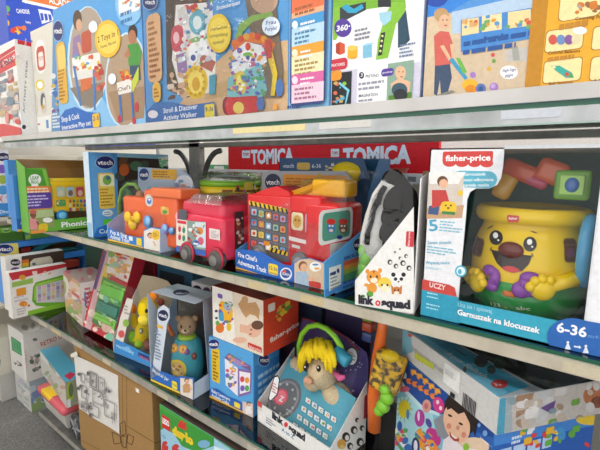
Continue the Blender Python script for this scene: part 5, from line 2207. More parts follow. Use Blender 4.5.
# --- leaning red carton with green toys in the window
p, q = on_z(83, 330, ZLB), on_z(112.5, 346, ZLB)
ang = math.atan2(q.y - p.y, q.x - p.x)
ln = fit_lean(p, ang, (105, 248))
F = Frame(p, ang, (q - p).length, .055, .3, ln)
F = rest(F)
F = Frame(F.O, ang, F.w, F.d, min(F.front.uv(108, 244)[1], .36), math.asin(-F.D.z))
t = thing('packaged_toy_set', 'red-framed carton leaning back with green toys behind its window', 'packaged toy', F.base(), GL)
mb = carton_mb(F, '#b82836')
A = Art(mb, F.front)
A.fill('#c22c3a')
A.poly('#d2a4a8', (105, 247), (111, 247), (100, 300), (90, 332), (84, 329))
A.poly('#5a3a6a', (104, 250), (107, 252), (96, 290), (93, 288))
A.poly('#e8c83a', (106, 262), (110, 266), (105, 286), (100, 283))
A.poly('#f2ece6', (101, 283), (106, 285), (103, 298), (97, 295))
A.poly('#e6d8d0', (110, 250), (142, 262), (134, 286), (106, 272))
A.blobs(['#d88a8a', '#8fb060', '#e8b060', '#c85060', '#a8c0a0'], 108, 254, 136, 278, 30, 5, 2, 4)
A.poly('#4f8a3f', (103, 276), (132, 290), (116, 338), (92, 322))
A.poly('#7fc050', (104, 280), (128, 291), (124, 304), (100, 292))
A.poly('#2f6a5a', (100, 298), (122, 308), (118, 322), (96, 310))
A.blobs(['#5aa860', '#a8d870', '#3f7a4a', '#7ac0a0', '#d8e8b0'], 100, 284, 124, 324, 40, 7, 2, 4.5)
A.poly('#8fd05a', (96, 312), (116, 322), (114, 330), (93, 318))
A.ell('#e8a030', 119.5, 252.5, 5, 4.4)
A.ell('#c03030', 119.5, 252.5, 3.6, 3)
A.blobs(['#f0d8c8', '#d84a50', '#7fb850', '#f4f0e8'], 86, 320, 114, 340, 18, 9, 1.5, 3.4)
A.ell('#f0c8b8', 107, 327, 5, 5.4)
A.ell('#7ac0a0', 110, 337, 4.4, 4)
A.ell('#e8d0c0', 92, 313, 3.6, 4)
mb.build('carton', t)
f = F.front
for nm, pts_, c_, r_ in (('green_case', ((104, 282), (127, 292), (123, 304), (100, 293)), '#6fbf4a:gloss', .006), ('teal_tray', ((99, 299), (121, 308), (118, 320), (96, 310)), '#3f8a78:gloss', .006), ('green_handle', ((95, 314), (115, 323), (113.6, 328), (94, 318)), '#8fd05a:gloss', .006)):
    g = MB()
    q_ = [f.uv(*z_) for z_ in pts_]
    um, vm = sum(a_[0] for a_ in q_) / 4, sum(a_[1] for a_ in q_) / 4
    wx = max(a_[0] for a_ in q_) - min(a_[0] for a_ in q_)
    wy = max(a_[1] for a_ in q_) - min(a_[1] for a_ in q_)
    g.rbox(f.P(um, vm, .005), (wx * .9, .010, wy * .8), c_, .005, 4, F.R, smooth=True)
    g.build(nm, t)
film(t, [[f.P(u, v, .0115) for u, v in ((F.w * .16, F.h * .06), (F.w * .96, F.h * .06), (F.w * .96, F.h * .98), (F.w * .16, F.h * .98))]], m=WRAP)

# --- giraffe toy in an open carton
F = frame_px((113.5, 352), (152, 368), ZLB, .12, top=(128, 284))
t = thing('packaged_giraffe_toy', 'yellow toy giraffe in an open carton with a low blue front', 'packaged toy', F.base(), GL)
mb = MB()
panel(mb, F.front, ((113.5, 352), (115.5, 338.5), (150, 356), (152, 368)), '#3f8fd2')
u = F.front.uv
vlo = u(115.5, 338.5)[1]
bk = F.front.back(F.d - TRAY_T)
panel_uv(mb, bk, [(0, 0), (F.w, 0), (F.w, F.h * .86), (F.w * .8, F.h * .98), (F.w * .5, F.h), (F.w * .15, F.h * .98), (0, F.h * .8)], '#b4a48c')
panel_uv(mb, F.left, [(0, 0), (F.d, 0), (F.d, vlo), (0, F.h * .8)], '#dcd6d0')
panel_uv(mb, F.right, [(0, 0), (F.d, 0), (F.d, F.h * .86), (0, vlo)], '#a8c4e0')
panel_uv(mb, F.top.back(F.h - TRAY_T), [(0, 0), (F.w, 0), (F.w, F.d), (0, F.d)], '#a8c4e0')
panel(mb, F.front, ((115.5, 339), (120, 318), (127, 298), (133, 300), (128, 320), (123, 343)), '#e4dcd4')
A = Art(mb, F.front)
A.text('#bfe0f4', 'vtech baby', 116, 346.6, 134, 354.6, 3.6)
A.ell('#7fc0ea', 127, 349, 3, 2.6)
A.rrect('#26407e', 138, 352, 149.6, 361, .2)
A.text('#e86a7a', 'baby toys', 139.4, 357, 148.6, 361, 2.6)
A.ell('#8fb84a', 126, 323, 3.2, 3.8)
A.ell('#d85a5a', 121.4, 334, 3.2, 3.8)
A.lines('#a89a90', 124, 304, 130, 316, 3, 3)
mb.build('tray', t)
YG = '#f2d21f:plush'
OG = '#ee8a2e:plush'
g = MB()
hc = F.at(148, 309, .05)
g.ell(hc, (.042, .034, .044), YG)
g.ell(F.at(146, 319, .030), (.028, .028, .022), '#f4dc4a:plush')
g.tube([F.at(146, 322, .06), F.at(143, 332, .06), F.at(142, 341, .05)], [.026, .032, .036], YG, 14)
gi = g.build('giraffe_body', t)
for nm, (x, y, d, r, c) in dict(ear=(133.5, 309, .05, (.014, .012, .018), OG), horn=(154, 296, .05, (.020, .014, .017), OG), tail_tip=(161, 302, .06, (.014, .012, .014), '#8a3a28:plush')).items():
    m2 = MB()
    m2.ell(F.at(x, y, d), r, c)
    m2.build(nm, gi)
m2 = MB()
m2.ell(F.at(134.5, 321, .045), (.012, .012, .03), YG)
m2.build('arm', gi)
for (x, y, c, r) in ((139, 343.5, '#a8d22e:plush', .018), (133, 337, '#7fb52a:plush', .022), (148, 345, '#7a3f2a:gloss', .020)):
    m2 = MB()
    m2.ell(F.at(x, y, .03), (r, .016, r * 1.15), c)
    m2.build('foot' if c[1:3] != '7a' else 'drum', gi)
for (x, y) in ((146.5, 313), (152.5, 314)):
    m2 = MB()
    m2.ell(F.at(x, y - 2, .014), (.0055, .006, .008), '#2a2018:gloss')
    m2.build('eye', gi)
m2 = MB()
m2.ell(F.at(140.8, 331, .03), (.009, .006, .011), '#4a8a3a:gloss')
m2.ell(F.at(140.8, 331, .027), (.005, .006, .007), '#f0e8d0:gloss')
m2.build('badge', gi)
film(t, [[F.P(.0, .001, vlo), F.P(F.w, .001, vlo), F.P(F.w * .97, .03, F.h * .84), F.P(F.w * .15, .03, F.h * .95)],
         [F.P(F.w, .001, vlo), F.P(F.w, F.d, vlo), F.P(F.w * .97, F.d, F.h * .86), F.P(F.w * .97, .03, F.h * .84)]], m=BLISTER)

# --- teal barrel toy with a bear on top, white and blue display box
F = frame_px((151, 380.5), (193.5, 400), ZLB, .125, top=(163, 297), ang=None)
t = thing('packaged_bear_toy', 'teal barrel toy topped by a brown bear in a blue display box', 'packaged toy', F.base(), GL)
mb = MB()
panel(mb, F.front, ((151, 380.5), (151.5, 364), (160, 371), (171, 375), (176, 377.5), (180, 376), (194, 378), (193.5, 400)), '#2f6cc0')
rf = F.right
panel_uv(mb, rf, [(0, 0), (F.d, 0), (F.d, .06), (0, .052)], '#d0dcea')
panel(mb, F.front, ((151.5, 378), (154, 356), (158, 326), (157, 318), (158, 309), (163, 305), (169, 309), (169.5, 318), (167, 324), (160, 374), (156, 376)), '#d2dae6')
bk = F.front.back(F.d - TRAY_T)
panel_uv(mb, bk, [(0, 0), (F.w, 0), (F.w, F.h), (0, F.h)], '#4a4642')
panel_uv(mb, F.left, [(0, 0), (F.d, 0), (F.d, F.h), (0, .06)], '#b8c4d0')
panel_uv(mb, F.top.back(F.h - TRAY_T), [(0, 0), (F.w, 0), (F.w, F.d), (0, F.d)], '#7a8a9a')
tf = F.top
panel_uv(mb, tf, [(.0, .015), (F.w, .015), (F.w, F.d), (.0, F.d)], '#bcc6d2')
panel_uv(mb, F.right, [(F.d * .55, 0), (F.d, 0), (F.d, F.h), (F.d * .4, F.h), (F.d * .4, F.h * .84)], '#bcc6d2')
A = Art(mb, F.front)
A.ell('#22264a', 163, 315.5, 5.2, 5.6)
A.text('#e8e8f2', 'vtech', 158.8, 316, 167.2, 318.4, 3.6, .03)
A.lines('#7a8aa4', 154, 328, 162, 362, 10, 4, .5)
A.rrect('#e8b848', 157, 324, 163, 329, .2)
A.text('#d8e8f8', 'Musical Jar', 152.6, 371.6, 169, 381.4, 3.6, .02)
A.poly('#f2d23a', (151, 378.6), (180, 391.6), (180, 393.6), (151, 380.6))
A.rrect('#f2e03a', 172, 380, 177.6, 390, .2)
A.text('#2a3a6a', '9-36', 172.6, 385, 177, 387, 2.8)
A.poly('#e6dcd0', (180.6, 377.6), (193.4, 379), (193, 399.4), (180.6, 394))
A.kid(187, 381, 2.6, '#e8b898', '#6a4a30', '#c89a6a', legs=False)
C = Art(mb, tf)
oval_logo(C, 'vtech', 181, 292.5, 8, 3, 6, 1.6, 3, '#2a3050', '#c8ccd8', None)
mb.build('display_box', t)
jc = F.at(188, 364, .062)
TE = '#3f9fae:gloss'
zb = ZLB + .006
zj = F.at(188, 341.5, .04).z
RJ = .052
jprof = [(.030, 0), (.040, .004), (.049, .03), (RJ, (zj - zb) * .5), (.046, (zj - zb) * .85), (.036, zj - zb - .003), (.030, zj - zb)]


jr_ = rad_of(jprof)
jrad = lambda z: jr_(z - zb)
g = MB()
g.lathe((jc.x, jc.y, zb), smooth_prof(jprof), TE, n=44)
jar = g.build('teal_barrel', t)
jf = Cyl((jc.x, jc.y, 0), jrad, RJ)
g = MB()
A = Art(g, jf, 'gloss', e0=.0012, clip=False)
for x, y in ((174, 348), (183, 349)):
    A.ell('#e08a2a', x, y, 4.2, 4.6)
    A.ell('#f2c84a', x, y, 3, 3.4)
    A.ell('#c8602a', x, y + .4, 1.2, 1.6)
g.build('picture_buttons', jar)
g = MB()
A = Art(g, jf, 'gloss', e0=.0012, clip=False)
A.ell('#e2c22e', 176.5, 370, 10, 10.6)
A.ell('#c8a868', 176.5, 370, 7.6, 8.2)
A.poly('#e2c22e', (169, 376), (183, 362), (185, 364), (171, 378))
A.blobs(['#8a6a4a', '#e8dcc0', '#b85a4a'], 172, 365, 182, 375, 10, 4, 1, 2)
g.build('round_window', jar)
for (x, y, c, rx) in ((194, 356, '#7a3f2e', .010), (187, 352, '#8a5aa8', .008)):
    g = MB()
    try:
        uv = jf.uv(x, y)
        g.ell(jf.P(uv[0], uv[1], .001), (rx, .008, rx * 1.2), c + ':gloss')
        g.build('side_knob', jar)
    except Exception:
        pass
g = MB()
g.lathe((jc.x, jc.y, zj - .004), [(.026, 0), (.030, .002), (.028, .014), (.024, .016)], '#9ac02a:gloss', n=28)
g.build('green_collar', jar)
g = MB()
BR = '#a98a6a:plush'
hc = Vector((jc.x, jc.y, zj + .040))
g.ell(hc, (.033, .030, .033), BR)
for s in (-1, 1):
    g.ell(hc + Matrix.Rotation(.75, 3, 'Z') @ Vector((s * .027, 0, .024)), (.011, .008, .011), BR)
bh = g.build('bear_head', jar)
g = MB()
BRt = Matrix.Rotation(.75, 3, 'Z')
g.ell(hc + BRt @ Vector((0, -.024, -.008)), (.014, .010, .011), '#d2b898:plush', BRt)
mz = g.build('muzzle', jar)
g = MB()
g.ell(hc + BRt @ Vector((0, -.033, -.004)), (.005, .003, .0035), '#3a2a20:gloss')
g.build('nose', jar)
for dx in (-.013, .013):
    g = MB()
    g.ell(hc + BRt @ Vector((dx, -.0265, .006)), (.0038, .003, .005), '#221a14:gloss')
    g.build('eye', jar)
g = MB()
g.tube([F.at(x, y, .05) for x, y in ((168, 325), (170, 330), (173.5, 336))], .007, '#e8782e:gloss', 12)
g.build('orange_stick', t)
g = MB()
g.ell(F.at(213, 375, .10), (.012, .012, .018), '#e0c23a:gloss')
g.build('yellow_knob', t)
film(t, [[F.P(.03, .003, .06), F.P(F.w, .003, .055), F.P(F.w, .015, F.h), F.P(.02, .015, F.h)], [F.P(F.w, .003, .055), F.P(F.w, F.d, .06), F.P(F.w, F.d, F.h), F.P(F.w, .015, F.h)]], m=BLISTER)

# --- activity cube carton, orange carton on it
F = frame_px((210, 397), (253.5, 417.6), ZLB, .12, top=(209, 336.5))
mb = carton_mb(F, '#4f9fdc')
A = Art(mb, F.front)
A.fill('#58a6e0')
A.rrect('#e9bf2e', 211.4, 346, 220, 384, .2)
A.lines('#8a6a1a', 212.6, 350, 219, 382, 9, 5)
oval_logo(A, 'vtech', 214, 344, 5.4, 4.8, 4.4, 1.8, 3.6)
A.poly('#7a5a90', (224.5, 358), (229, 353), (251, 366), (251, 371))
A.poly('#efe8f2', (225, 358), (238, 368), (238, 396), (226, 385))
A.poly('#8a6aa8', (238, 368), (252, 371), (251, 393), (239, 397))
A.poly('#f4eef6', (239.6, 371), (250.6, 373), (249.8, 391), (240, 394))
A.poly('#a88ac0', (226.6, 356), (230, 354.6), (249, 366), (238, 366))
A.blobs(['#d85a6a', '#e8b83a', '#5a9a5a', '#7a6ac0', '#e89a5a'], 229, 356, 245, 366, 14, 4, 1, 2)
A.blobs(['#d85a6a', '#e8b83a', '#5a9a5a', '#7a6ac0'], 227, 366, 236, 388, 16, 6, 1.2, 2.4)
for (x, y, c) in ((242.6, 379, '#d84a5a'), (247.4, 380, '#e8a43a'), (242.8, 388, '#7a5ac0'), (247.4, 388, '#5aa85a')):
    A.ell(c, x, y, 2.2, 3)
A.poly('#2a62b4', (210.6, 388), (218, 388.6), (228, 396), (236, 399), (242, 402), (244, 413.6), (210, 397))
A.text('#e8f2fc', 'Baby Learners', 212, 391.6, 230.6, 401, 3.2, .02)
A.text('#e8f2fc', 'Activity Cube', 212, 395.8, 229.6, 404.6, 3, .02)
A.rrect('#f0d43a', 234.6, 401, 240.6, 408.8, .2)
A.poly('#dcc8c0', (243, 401), (255, 404), (255, 418), (243, 413))
A.kid(249, 404, 2.2, '#e8b898', '#4a3428', '#e8e4e0', legs=False)
A.poly('#e8b03a', (210, 395), (244, 411.6), (244, 413.6), (210, 397.4))
B = Art(mb, F.right)
B.fill('#4a96d4')
B.poly('#3a84c8', (255, 366), (290, 350), (290, 372), (255, 396))
oval_logo(B, 'vtech', 264, 360, 5.4, 6, 4.4, 2, 4, '#26306a')
B.lines('#a8d0ec', 258, 374, 284, 392, 5, 6)
B.rrect('#e8ecf0', 258, 398, 268, 410, .2)
ocube = F
plain('toy_box', 'blue activity cube carton underneath the orange carton', F, mb, GL)

zt = F.O.z + F.h + .0008
a, b = on_z(213, 336, zt), on_z(263.5, 357, zt)
G = frame_px((213, 336), (263.5, 357), zt, .15, top=(212.5, 285.5))
mb = carton_mb(G, '#d8502c')
A = Art(mb, G.front)
A.fill('#e6d6c0')
A.poly('#f2ece2', (212, 284), (232, 290), (236, 346), (212, 337))
A.rrect('#f0b42a', 219, 300, 233, 324, .3)
A.rrect('#8fc0dc', 224, 302, 231, 312, .3)
A.rrect('#7a5ab0', 217.6, 293, 222.6, 299, .3)
A.rrect('#4a9fc8', 218.6, 310, 224, 322, .3)
A.ell('#e0762a', 220, 328, 4.2, 5)
A.ell('#e8c03a', 229, 327, 2.4, 4)
A.ell('#6aa84a', 217.6, 323, 2, 2.4)
A.blobs(['#d84a3a', '#5a9a4a', '#e8b83a', '#7a5ab0'], 219, 300, 233, 326, 14, 6, 1, 2)
A.ell('#3a3a4a', 216.4, 311, 1.6, 1.4)
A.ell('#3a3a4a', 216.6, 318, 1.4, 1.2)
A.poly('#ead8c4', (234, 292), (264, 300), (263, 346), (238, 340))
A.poly('#c8996a', (238, 304), (244, 297), (247, 303), (256, 302), (260, 310), (259, 320), (256, 316), (250, 314), (246, 318), (242, 312))
A.ell('#c8996a', 245, 300, 3.4, 4)
A.ell('#e6b49a', 254, 330, 7.6, 7.4)
A.ell('#6a4a36', 257.6, 325, 6, 4.6)
A.poly('#e6b49a', (240, 324), (250, 326), (250, 334), (240, 332))
A.ell('#e6b49a', 240, 340, 7, 3)
A.ell('#5a4030', 251.4, 329.6, .9)
A.ell('#b85a50', 250.6, 334, 1.4, .8)
A.rrect('#cc3a32', 248, 342, 262, 353, .25)
A.text('#fbeeea', 'fisher-price', 249, 347.4, 261, 352, 3)
B = Art(mb, G.right)
B.fill('#d4442a')
B.blobs(['#e8a03a', '#6a9a4a', '#e8c83a', '#b83a2a'], 276, 303, 292, 320, 18, 8, 1.5, 3)
B.rrect('#f0e4da', 268, 304.6, 275, 310, .2)
B.text('#f8e8e0', 'fisher-price', 270, 343, 299, 325, 5, .03)
C = Art(mb, G.top)
C.fill('#8a3a2a')
plain('toy_box', 'orange carton with a baby and giraffe picture on the activity cube carton', G, mb, GL)

# --- small black and white box tucked behind
p = on_y(192, 300, .24)
F = Frame((p.x, .24, ZLB), 0, .09, .07, .3)
F = Frame(F.O, 0, on_y(222, 290, .24).x - p.x, .07, on_y(192, 281, .24).z - ZLB)


def artb(A, mb, F):
    A.fill('#d8d6d8')
    A.ell('#26243a', 196.6, 290.6, 5, 5.4)
    A.text('#d8d8e8', 'vtech', 192.6, 292, 200.6, 293, 3)
    A.ell('#4a2f5c', 206.4, 292.6, 4.4, 5.4)
    A.rect('#3a3a40', 211, 284, 220, 305)


on_top('toy_box', 'small white box with dark discs behind the bear toy', F, '#d8d6d8', artb)

# --- boxes at the back of the shelf
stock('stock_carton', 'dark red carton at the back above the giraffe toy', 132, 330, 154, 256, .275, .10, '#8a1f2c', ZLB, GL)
def artteal(mb, F):
    A = Art(mb, F.front)
    A.poly('#1d2a33', (160, 270), (184, 276), (184, 290), (160, 284))
    A.poly('#5f90b4', (152, 280), (200, 293), (200, 300), (152, 290))
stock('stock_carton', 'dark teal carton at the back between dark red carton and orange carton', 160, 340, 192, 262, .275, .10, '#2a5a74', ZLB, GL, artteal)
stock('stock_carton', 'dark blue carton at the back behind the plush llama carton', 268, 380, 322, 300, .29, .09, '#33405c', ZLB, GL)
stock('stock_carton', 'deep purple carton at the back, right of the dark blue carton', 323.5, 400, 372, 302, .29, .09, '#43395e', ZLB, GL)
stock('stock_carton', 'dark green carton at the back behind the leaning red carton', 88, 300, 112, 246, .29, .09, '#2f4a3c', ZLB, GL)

# --- plush llama with a letter keyboard, slanted white carton
p, q = on_z(257.5, 420.5, ZLB), on_z(330, 471, ZLB)
ang = math.atan2(q.y - p.y, q.x - p.x)
F = Frame(p, ang, (q - p).length, .20, .3)
F = Frame(p, ang, F.w, F.d, .325)
t = thing('packaged_plush_llama', 'slanted white carton with a yellow-haired plush llama and blue letter keyboard', 'packaged toy', F.base(), GL)
mb = MB()
WC = '#eceae6'
u = F.front.uv
vf = u(257, 401.5)[1]
panel_uv(mb, F.front, [(0, 0), (F.w, 0), (F.w, vf), (0, vf)], WC)
vb_ = F.right.uv(368, 381)
F = Frame(F.O, F.ang, F.w, max(.12, min(vb_[0], .26)), .325)
vb_ = F.right.uv(368, 381)
dm_ = min(max(vb_[0], .12), .2)
panel_uv(mb, F.right, [(0, 0), (F.d, 0), (F.d, vb_[1]), (0, vf)], WC)
panel_uv(mb, F.left, [(0, 0), (F.d, 0), (F.d, vf), (0, vb_[1])], WC)
panel_uv(mb, F.top.back(F.h - TRAY_T), [(0, 0), (F.w, 0), (F.w, F.d), (0, F.d)], WC)
bk = F.front.back(F.d - TRAY_T)
T0 = [bk.uv(*z_) for z_ in ((303, 318), (312, 320), (330, 327), (348, 338), (360, 350))]
panel_uv(mb, bk, [(.006, 0), (F.w, 0), (F.w, T0[4][1] - .02), (F.w * .97, T0[4][1])] + T0[::-1][1:] + [(T0[0][0] - .008, T0[0][1] - .02), (.012, .14)], '#4a3f78')
A = Art(mb, bk, clip=False)
R = random.Random(3)
for k in range(60):
    A.ell('#b8b0d8', R.uniform(296, 362), R.uniform(340, 392), .7)
A = Art(mb, F.front)
A.rrect('#cc4a46', 255.6, 399, 262, 409, .15)
A.rect('#e0d4d0', 255.4, 404, 262, 412)
A.text('#2a2836', 'link', 272, 417.6, 283.4, 425.6, 6.4, .06)
A.ell('#d8404c', 286, 424.6, 2, 2.6)
A.text('#2a2836', 'squad', 288.6, 429.6, 305, 441.4, 6.4, .06)
A.text('#2f7aa8', 'A to Z', 281.6, 430.6, 294, 439.4, 3.6, .02)
A.lines('#8a8a94', 266, 416, 276, 430, 3, 4)
B = Art(mb, F.right)
for (x, y, r) in ((346, 437, 4), (354, 430, 3.4), (360, 442, 3.6), (350, 446, 3), (362, 428, 2.4), (357, 420, 2)):
    B.ell('#3a2f2c', x, y, r, r * 1.2)
    B.ell('#e8e4de', x + 1, y + .8, r * .5, r * .7)
B.ell('#d8a048', 341.5, 444, 4.4, 5)
B.ell('#e8c878', 342, 447, 2.4, 2.4)
B.rrect('#c83a42', 364.4, 396, 368.4, 416, .2)
mb.build('display_carton', t)


# console surface leaning back inside the carton
ca = .62
CO = F.P(.008, .016, .012)
cf = Face(CO, F.U, (F.D * math.sin(ca) * 1.0 + Vector((0, 0, 1)) * math.cos(ca)), F.w - .016, .20)
g = MB()
g.prism(cf, [(0, 0), (cf.w, 0), (cf.w, .155), (cf.w * .62, .165), (cf.w * .45, .15), (0, .175)], .012, '#4fa3bb:gloss')
con = g.build('blue_console', t)
g = MB()
A = Art(g, cf, 'gloss', e0=.0006, clip=False)
A.ell('#6e7076', 284, 399, 16, 22, .5)
g.build('grey_dial', con)
g = MB()
A = Art(g, cf, 'gloss', e0=.0012, clip=False)
A.ell('#8a8c92', 284, 399, 14, 19.5, .5)
A.ell('#6a6c72', 284, 399, 12, 17, .5)
for k in range(10):
    a = k * PI / 5
    A.ell('#b8bac0', 284 + 11 * math.cos(a), 399 + 15.4 * math.sin(a), 1.2, 1.5)
A.ell('#e0566a', 281, 397, 7, 8.4, .4)
A.ell('#ee7a8a', 281, 397, 5.4, 6.6, .4)
A.text('#fbe6ea', 'Z', 278.8, 400, 282.6, 402.4, 6, .04)
A.text('#c8cace', 'ABC', 286, 410, 292, 414, 2.6)
g.build('dial_print', con)
g = MB()
A = Art(g, cf, 'gloss', e0=.0008, clip=False)
LET = 'ABCDEFGHIJKLMNOPQRSTUVWXY'
for r in range(5):
    for c_ in range(5):
        x = 309 + c_ * 6.4 - r * 4.2
        y = 399 + c_ * 4.6 + r * 8.4
        A.poly('#2f7f98', (x - 3.4, y - 3), (x + 2.4, y + .6), (x + 1.6, y + 7), (x - 4.2, y + 3.2))
        A.poly('#dfe6e4', (x - 2.8, y - 2.2), (x + 1.9, y + .8), (x + 1.2, y + 6), (x - 3.6, y + 2.8))
        A.text(['#d85a4a', '#4a6ab0', '#6a9a3a', '#c88a2a'][(r * 3 + c_) % 4], LET[r * 5 + c_], x - 2, y + 2.6, x + .4, y + 4.2, 2.8, .03)
g.build('letter_keys', con)
CR = noise_mat('cream_plush', '#cdb48c', '#dcc8a6', 220, .95, .6)
g = MB()
def LP_(x, y, d): return F.at(x, y, d)
hd = LP_(322, 373, .10)
g.ell(hd, (.042, .036, .044), CR)
g.ell(LP_(313, 382, .085), (.026, .026, .024), CR)
g.ell(LP_(338, 396, .12), (.05, .04, .032), CR, Matrix.Rotation(.5, 3, 'Y'))
g.ell(LP_(300, 372, .12), (.022, .02, .03), CR)
g.ell(LP_(296, 364, .12), (.018, .018, .022), CR)
pl_ = g.build('plush_llama', t)
g = MB()
g.ell(LP_(308, 381, .055), (.014, .008, .011), '#d2a184:plush')
g.build('muzzle', pl_)
for (x, y) in ((318.6, 368.5), (305.5, 368)):
    g = MB()
    g.ell(LP_(x, y, .052), (.0065, .005, .009), '#2a211c:gloss')
    g.ell(LP_(x - .6, y - 1, .047), (.002, .002, .0026), '#f4f4f4:gloss')
    g.build('eye', pl_)
g = MB()
R = random.Random(9)
for k in range(34):
    x0 = 307 + 24 * R.random()
    y0 = 341 + abs(x0 - 318) * .35 + R.uniform(-2, 2)
    xe = x0 + (x0 - 318) * .7 + R.uniform(-3, 3)
    ye = y0 + (R.uniform(13, 20) if abs(x0 - 316) < 7 else R.uniform(20, 30))
    pts = [LP_(x0, y0, .09), LP_((x0 + xe) / 2 + (x0 - 318) * .15, (y0 + ye) / 2, .062), LP_(xe, ye, .056)]
    g.tube(pts, [.009, .008, .004], '#f2d22a:plush', 6)
g.ell(LP_(319, 348, .10), (.036, .03, .024), '#f0cc24:plush')
g.build('yellow_hair', pl_)
g = MB()
hb = [LP_(x, y, .10) for x, y in ((299.5, 356), (299, 345), (302, 334), (309, 326.5), (318, 325), (327, 329), (335, 337), (341, 347), (343, 355))]
g.tube(hb, .0075, '#8acb34:gloss', 12)
g.build('green_headband', t)
g = MB()
q = LP_(342, 358, .09)
g.cyl(q - F.U * .022 + Vector((0, 0, .012)), q + F.U * .022 - Vector((0, 0, .004)), .017, '#3f9fc0:gloss')
g.build('earphone', t)
g = MB()
g.tube([LP_(334, 372, .09), LP_(340, 378, .08), LP_(345, 377, .085)], [.006, .009, .005], '#e06a9a:plush', 10)
g.build('pink_ribbon', t)
g = MB()
tf_ = Face(F.P(-.002, .004, 0), F.U, F.V)
A = Art(g, tf_, 'card', clip=False)
A.poly('#20242c', (268, 399), (274, 376), (278, 375), (280, 379), (278, 395), (270, 402))
A.poly('#f2f2f2', (269, 398), (274.6, 377.4), (278, 376.6), (279, 380), (277, 394), (270.4, 400.6))
A.lines('#c87a8a', 272, 381, 278, 396, 4, 4)
g.build('hang_tag', t)
g = MB()
A = Art(g, Face(F.P(0, .0006, 0), F.U, F.V), 'card', clip=False)
A.ell('#1f2a30', 325, 436, 9.4, 10.4)
A.ell('#f0f4f4', 325, 436, 8.2, 9.2)
A.text('#d8304a', 'TRY', 319, 433, 329, 437.6, 3.6, .02)
A.text('#2f5f9a', 'ME', 320.6, 438.6, 329.4, 443, 3.6, .02)
g = MB()
A = Art(g, bk, 'card', e0=.004, clip=False)
A.ell('#28304a', 352.5, 356, 6.6, 9.6)
A.ell('#f0f0f4', 352.5, 356, 5.6, 8.4)
A.lines('#6a7aa8', 348.6, 350, 356.6, 361, 4, 4)
g.build('round_sticker', t)
wl_, wr_ = F.P(0, .001, vf), F.P(F.w, .001, vf)
bl_, br_ = bk.P(T0[0][0], T0[0][1], .01), bk.P(F.w * .97, T0[4][1], .01)
film(t, [[wl_, wr_, br_, bk.P(T0[2][0], T0[2][1], .01), bl_], [wr_, F.P(F.w, F.d, vb_[1]), br_]], m=FILM)
# dark folding edge at the top of that carton
g = MB()
g.tube([bk.P(a_, b_, .004) for a_, b_ in T0], .0028, '#7a2a34', 8)
g.build('top_edge', t)

# --- orange and green garden toys in a clear bag
a = on_y(384, 301, .14)
b = on_y(372, 440, .12)
t = thing('toy_tool_pack', 'orange, yellow and green toy tool pack between plush llama and child picture box', 'packaged toy', (a.x, .13, ZLB), GL)
g = MB()
g.tube([Vector((on_y(x, y, .15).x, .15, max(on_y(x, y, .15).z, ZLB + .012))) for x, y in ((384, 302), (382, 330), (378, 360), (375, 395), (374, 430))], [.010, .012, .016, .018, .016], '#e8702a:gloss', 14)
g.build('orange_handle', t)
g = MB()
q = on_y(388, 372, .13)
g.rbox(q, (.07, .04, .10), noise_mat('printed_seed_bag', '#5a4a3a', '#e8b82e', 60, .5, 0, 3, (.42, .55)), .012, 4, Matrix.Rotation(.2, 3, 'Y'), smooth=True)
g.build('patterned_bag', t)
g = MB()
q = on_y(390, 356, .12)
g.ell(q, (.022, .018, .014), '#f2ce24:gloss')
g.build('yellow_top', t)
g = MB()
for (x, y, r) in ((385, 390, .013), (387, 398, .016), (383, 406, .016), (379, 411, .012)):
    g.ell(on_y(x, y, .10), (r, r * .9, r), '#7cc02e:gloss')
g.build('green_grip', t)
for k, c in enumerate(('#3a6a4a', '#7a8a3a', '#a8452e', '#3a4a7a')):
    g = MB()
    q = on_y(369, 306 + k * 10, .20)
    g.rbox(q, (.03, .03, .026), c + ':gloss', .006, 3, smooth=True)
    g.build('coloured_block', t)
g = MB()
c0 = on_y(400, 330, .10)
lo_, hi_ = on_y(379, 330, .09), on_y(401, 330, .09)
g.add([(lo_.x, .085, ZLB + .002), (hi_.x, .085, ZLB + .002), (hi_.x, .10, .93), (lo_.x, .10, .93)], [[0, 1, 2, 3]], WRAP)
g.build('clear_bag', t)

# --- big carton with a smiling child, a flat white carton lying on it
ang = math.radians(-33)
p = on_y(399.5, 355.5, .165)
H = p.z - ZLB
F = Frame((p.x, p.y, ZLB), ang, .3, .26, H)
W = F.front.uv(494, 433)[0]
F = Frame(F.O, ang, W, .25, H)
mb = carton_mb(F, '#3f86c8')
A = Art(mb, F.front)
A.fill('#7fc0d8')
A.poly('#a8d8e4', (388, 400), (430, 392), (440, 470), (380, 470))
A.poly('#23509c', (396, 348), (520, 440), (520, 480), (478, 480), (462, 420), (440, 414), (424, 408), (408, 392), (398, 372))
A.poly('#2f66b8', (470, 430), (500, 440), (500, 470), (470, 470))
A.ell('#1d3f86', 404.6, 374, 5, 8, -.4)
A.ell('#e8eef4', 403.6, 374.6, 2.8, 4.4, -.4)
for k, (x, y) in enumerate(((414, 372), (420, 376), (426, 381), (432, 386), (438, 391))):
    A.poly('#f0a02e', (x - 3, y - 3), (x + 2, y - 2), (x + 3, y + 3), (x, y + 2), (x - 1, y + 4), (x - 3, y + 2))
    A.poly('#f6c05a', (x - 2, y - 1), (x + 2, y), (x + 2, y + 1), (x - 2, y))
for k, (x, y) in enumerate(((409, 381), (415, 384), (421, 388), (427, 392), (433, 396))):
    A.poly('#e8823a', (x - 2, y - 3), (x + 3, y - 2), (x + 1, y), (x + 3, y + 3), (x - 1, y + 3), (x - 3, y))
A.poly('#c8e4f0', (398, 372), (408, 391), (424, 407), (440, 413), (439, 416), (422, 410), (406, 394), (397, 376))
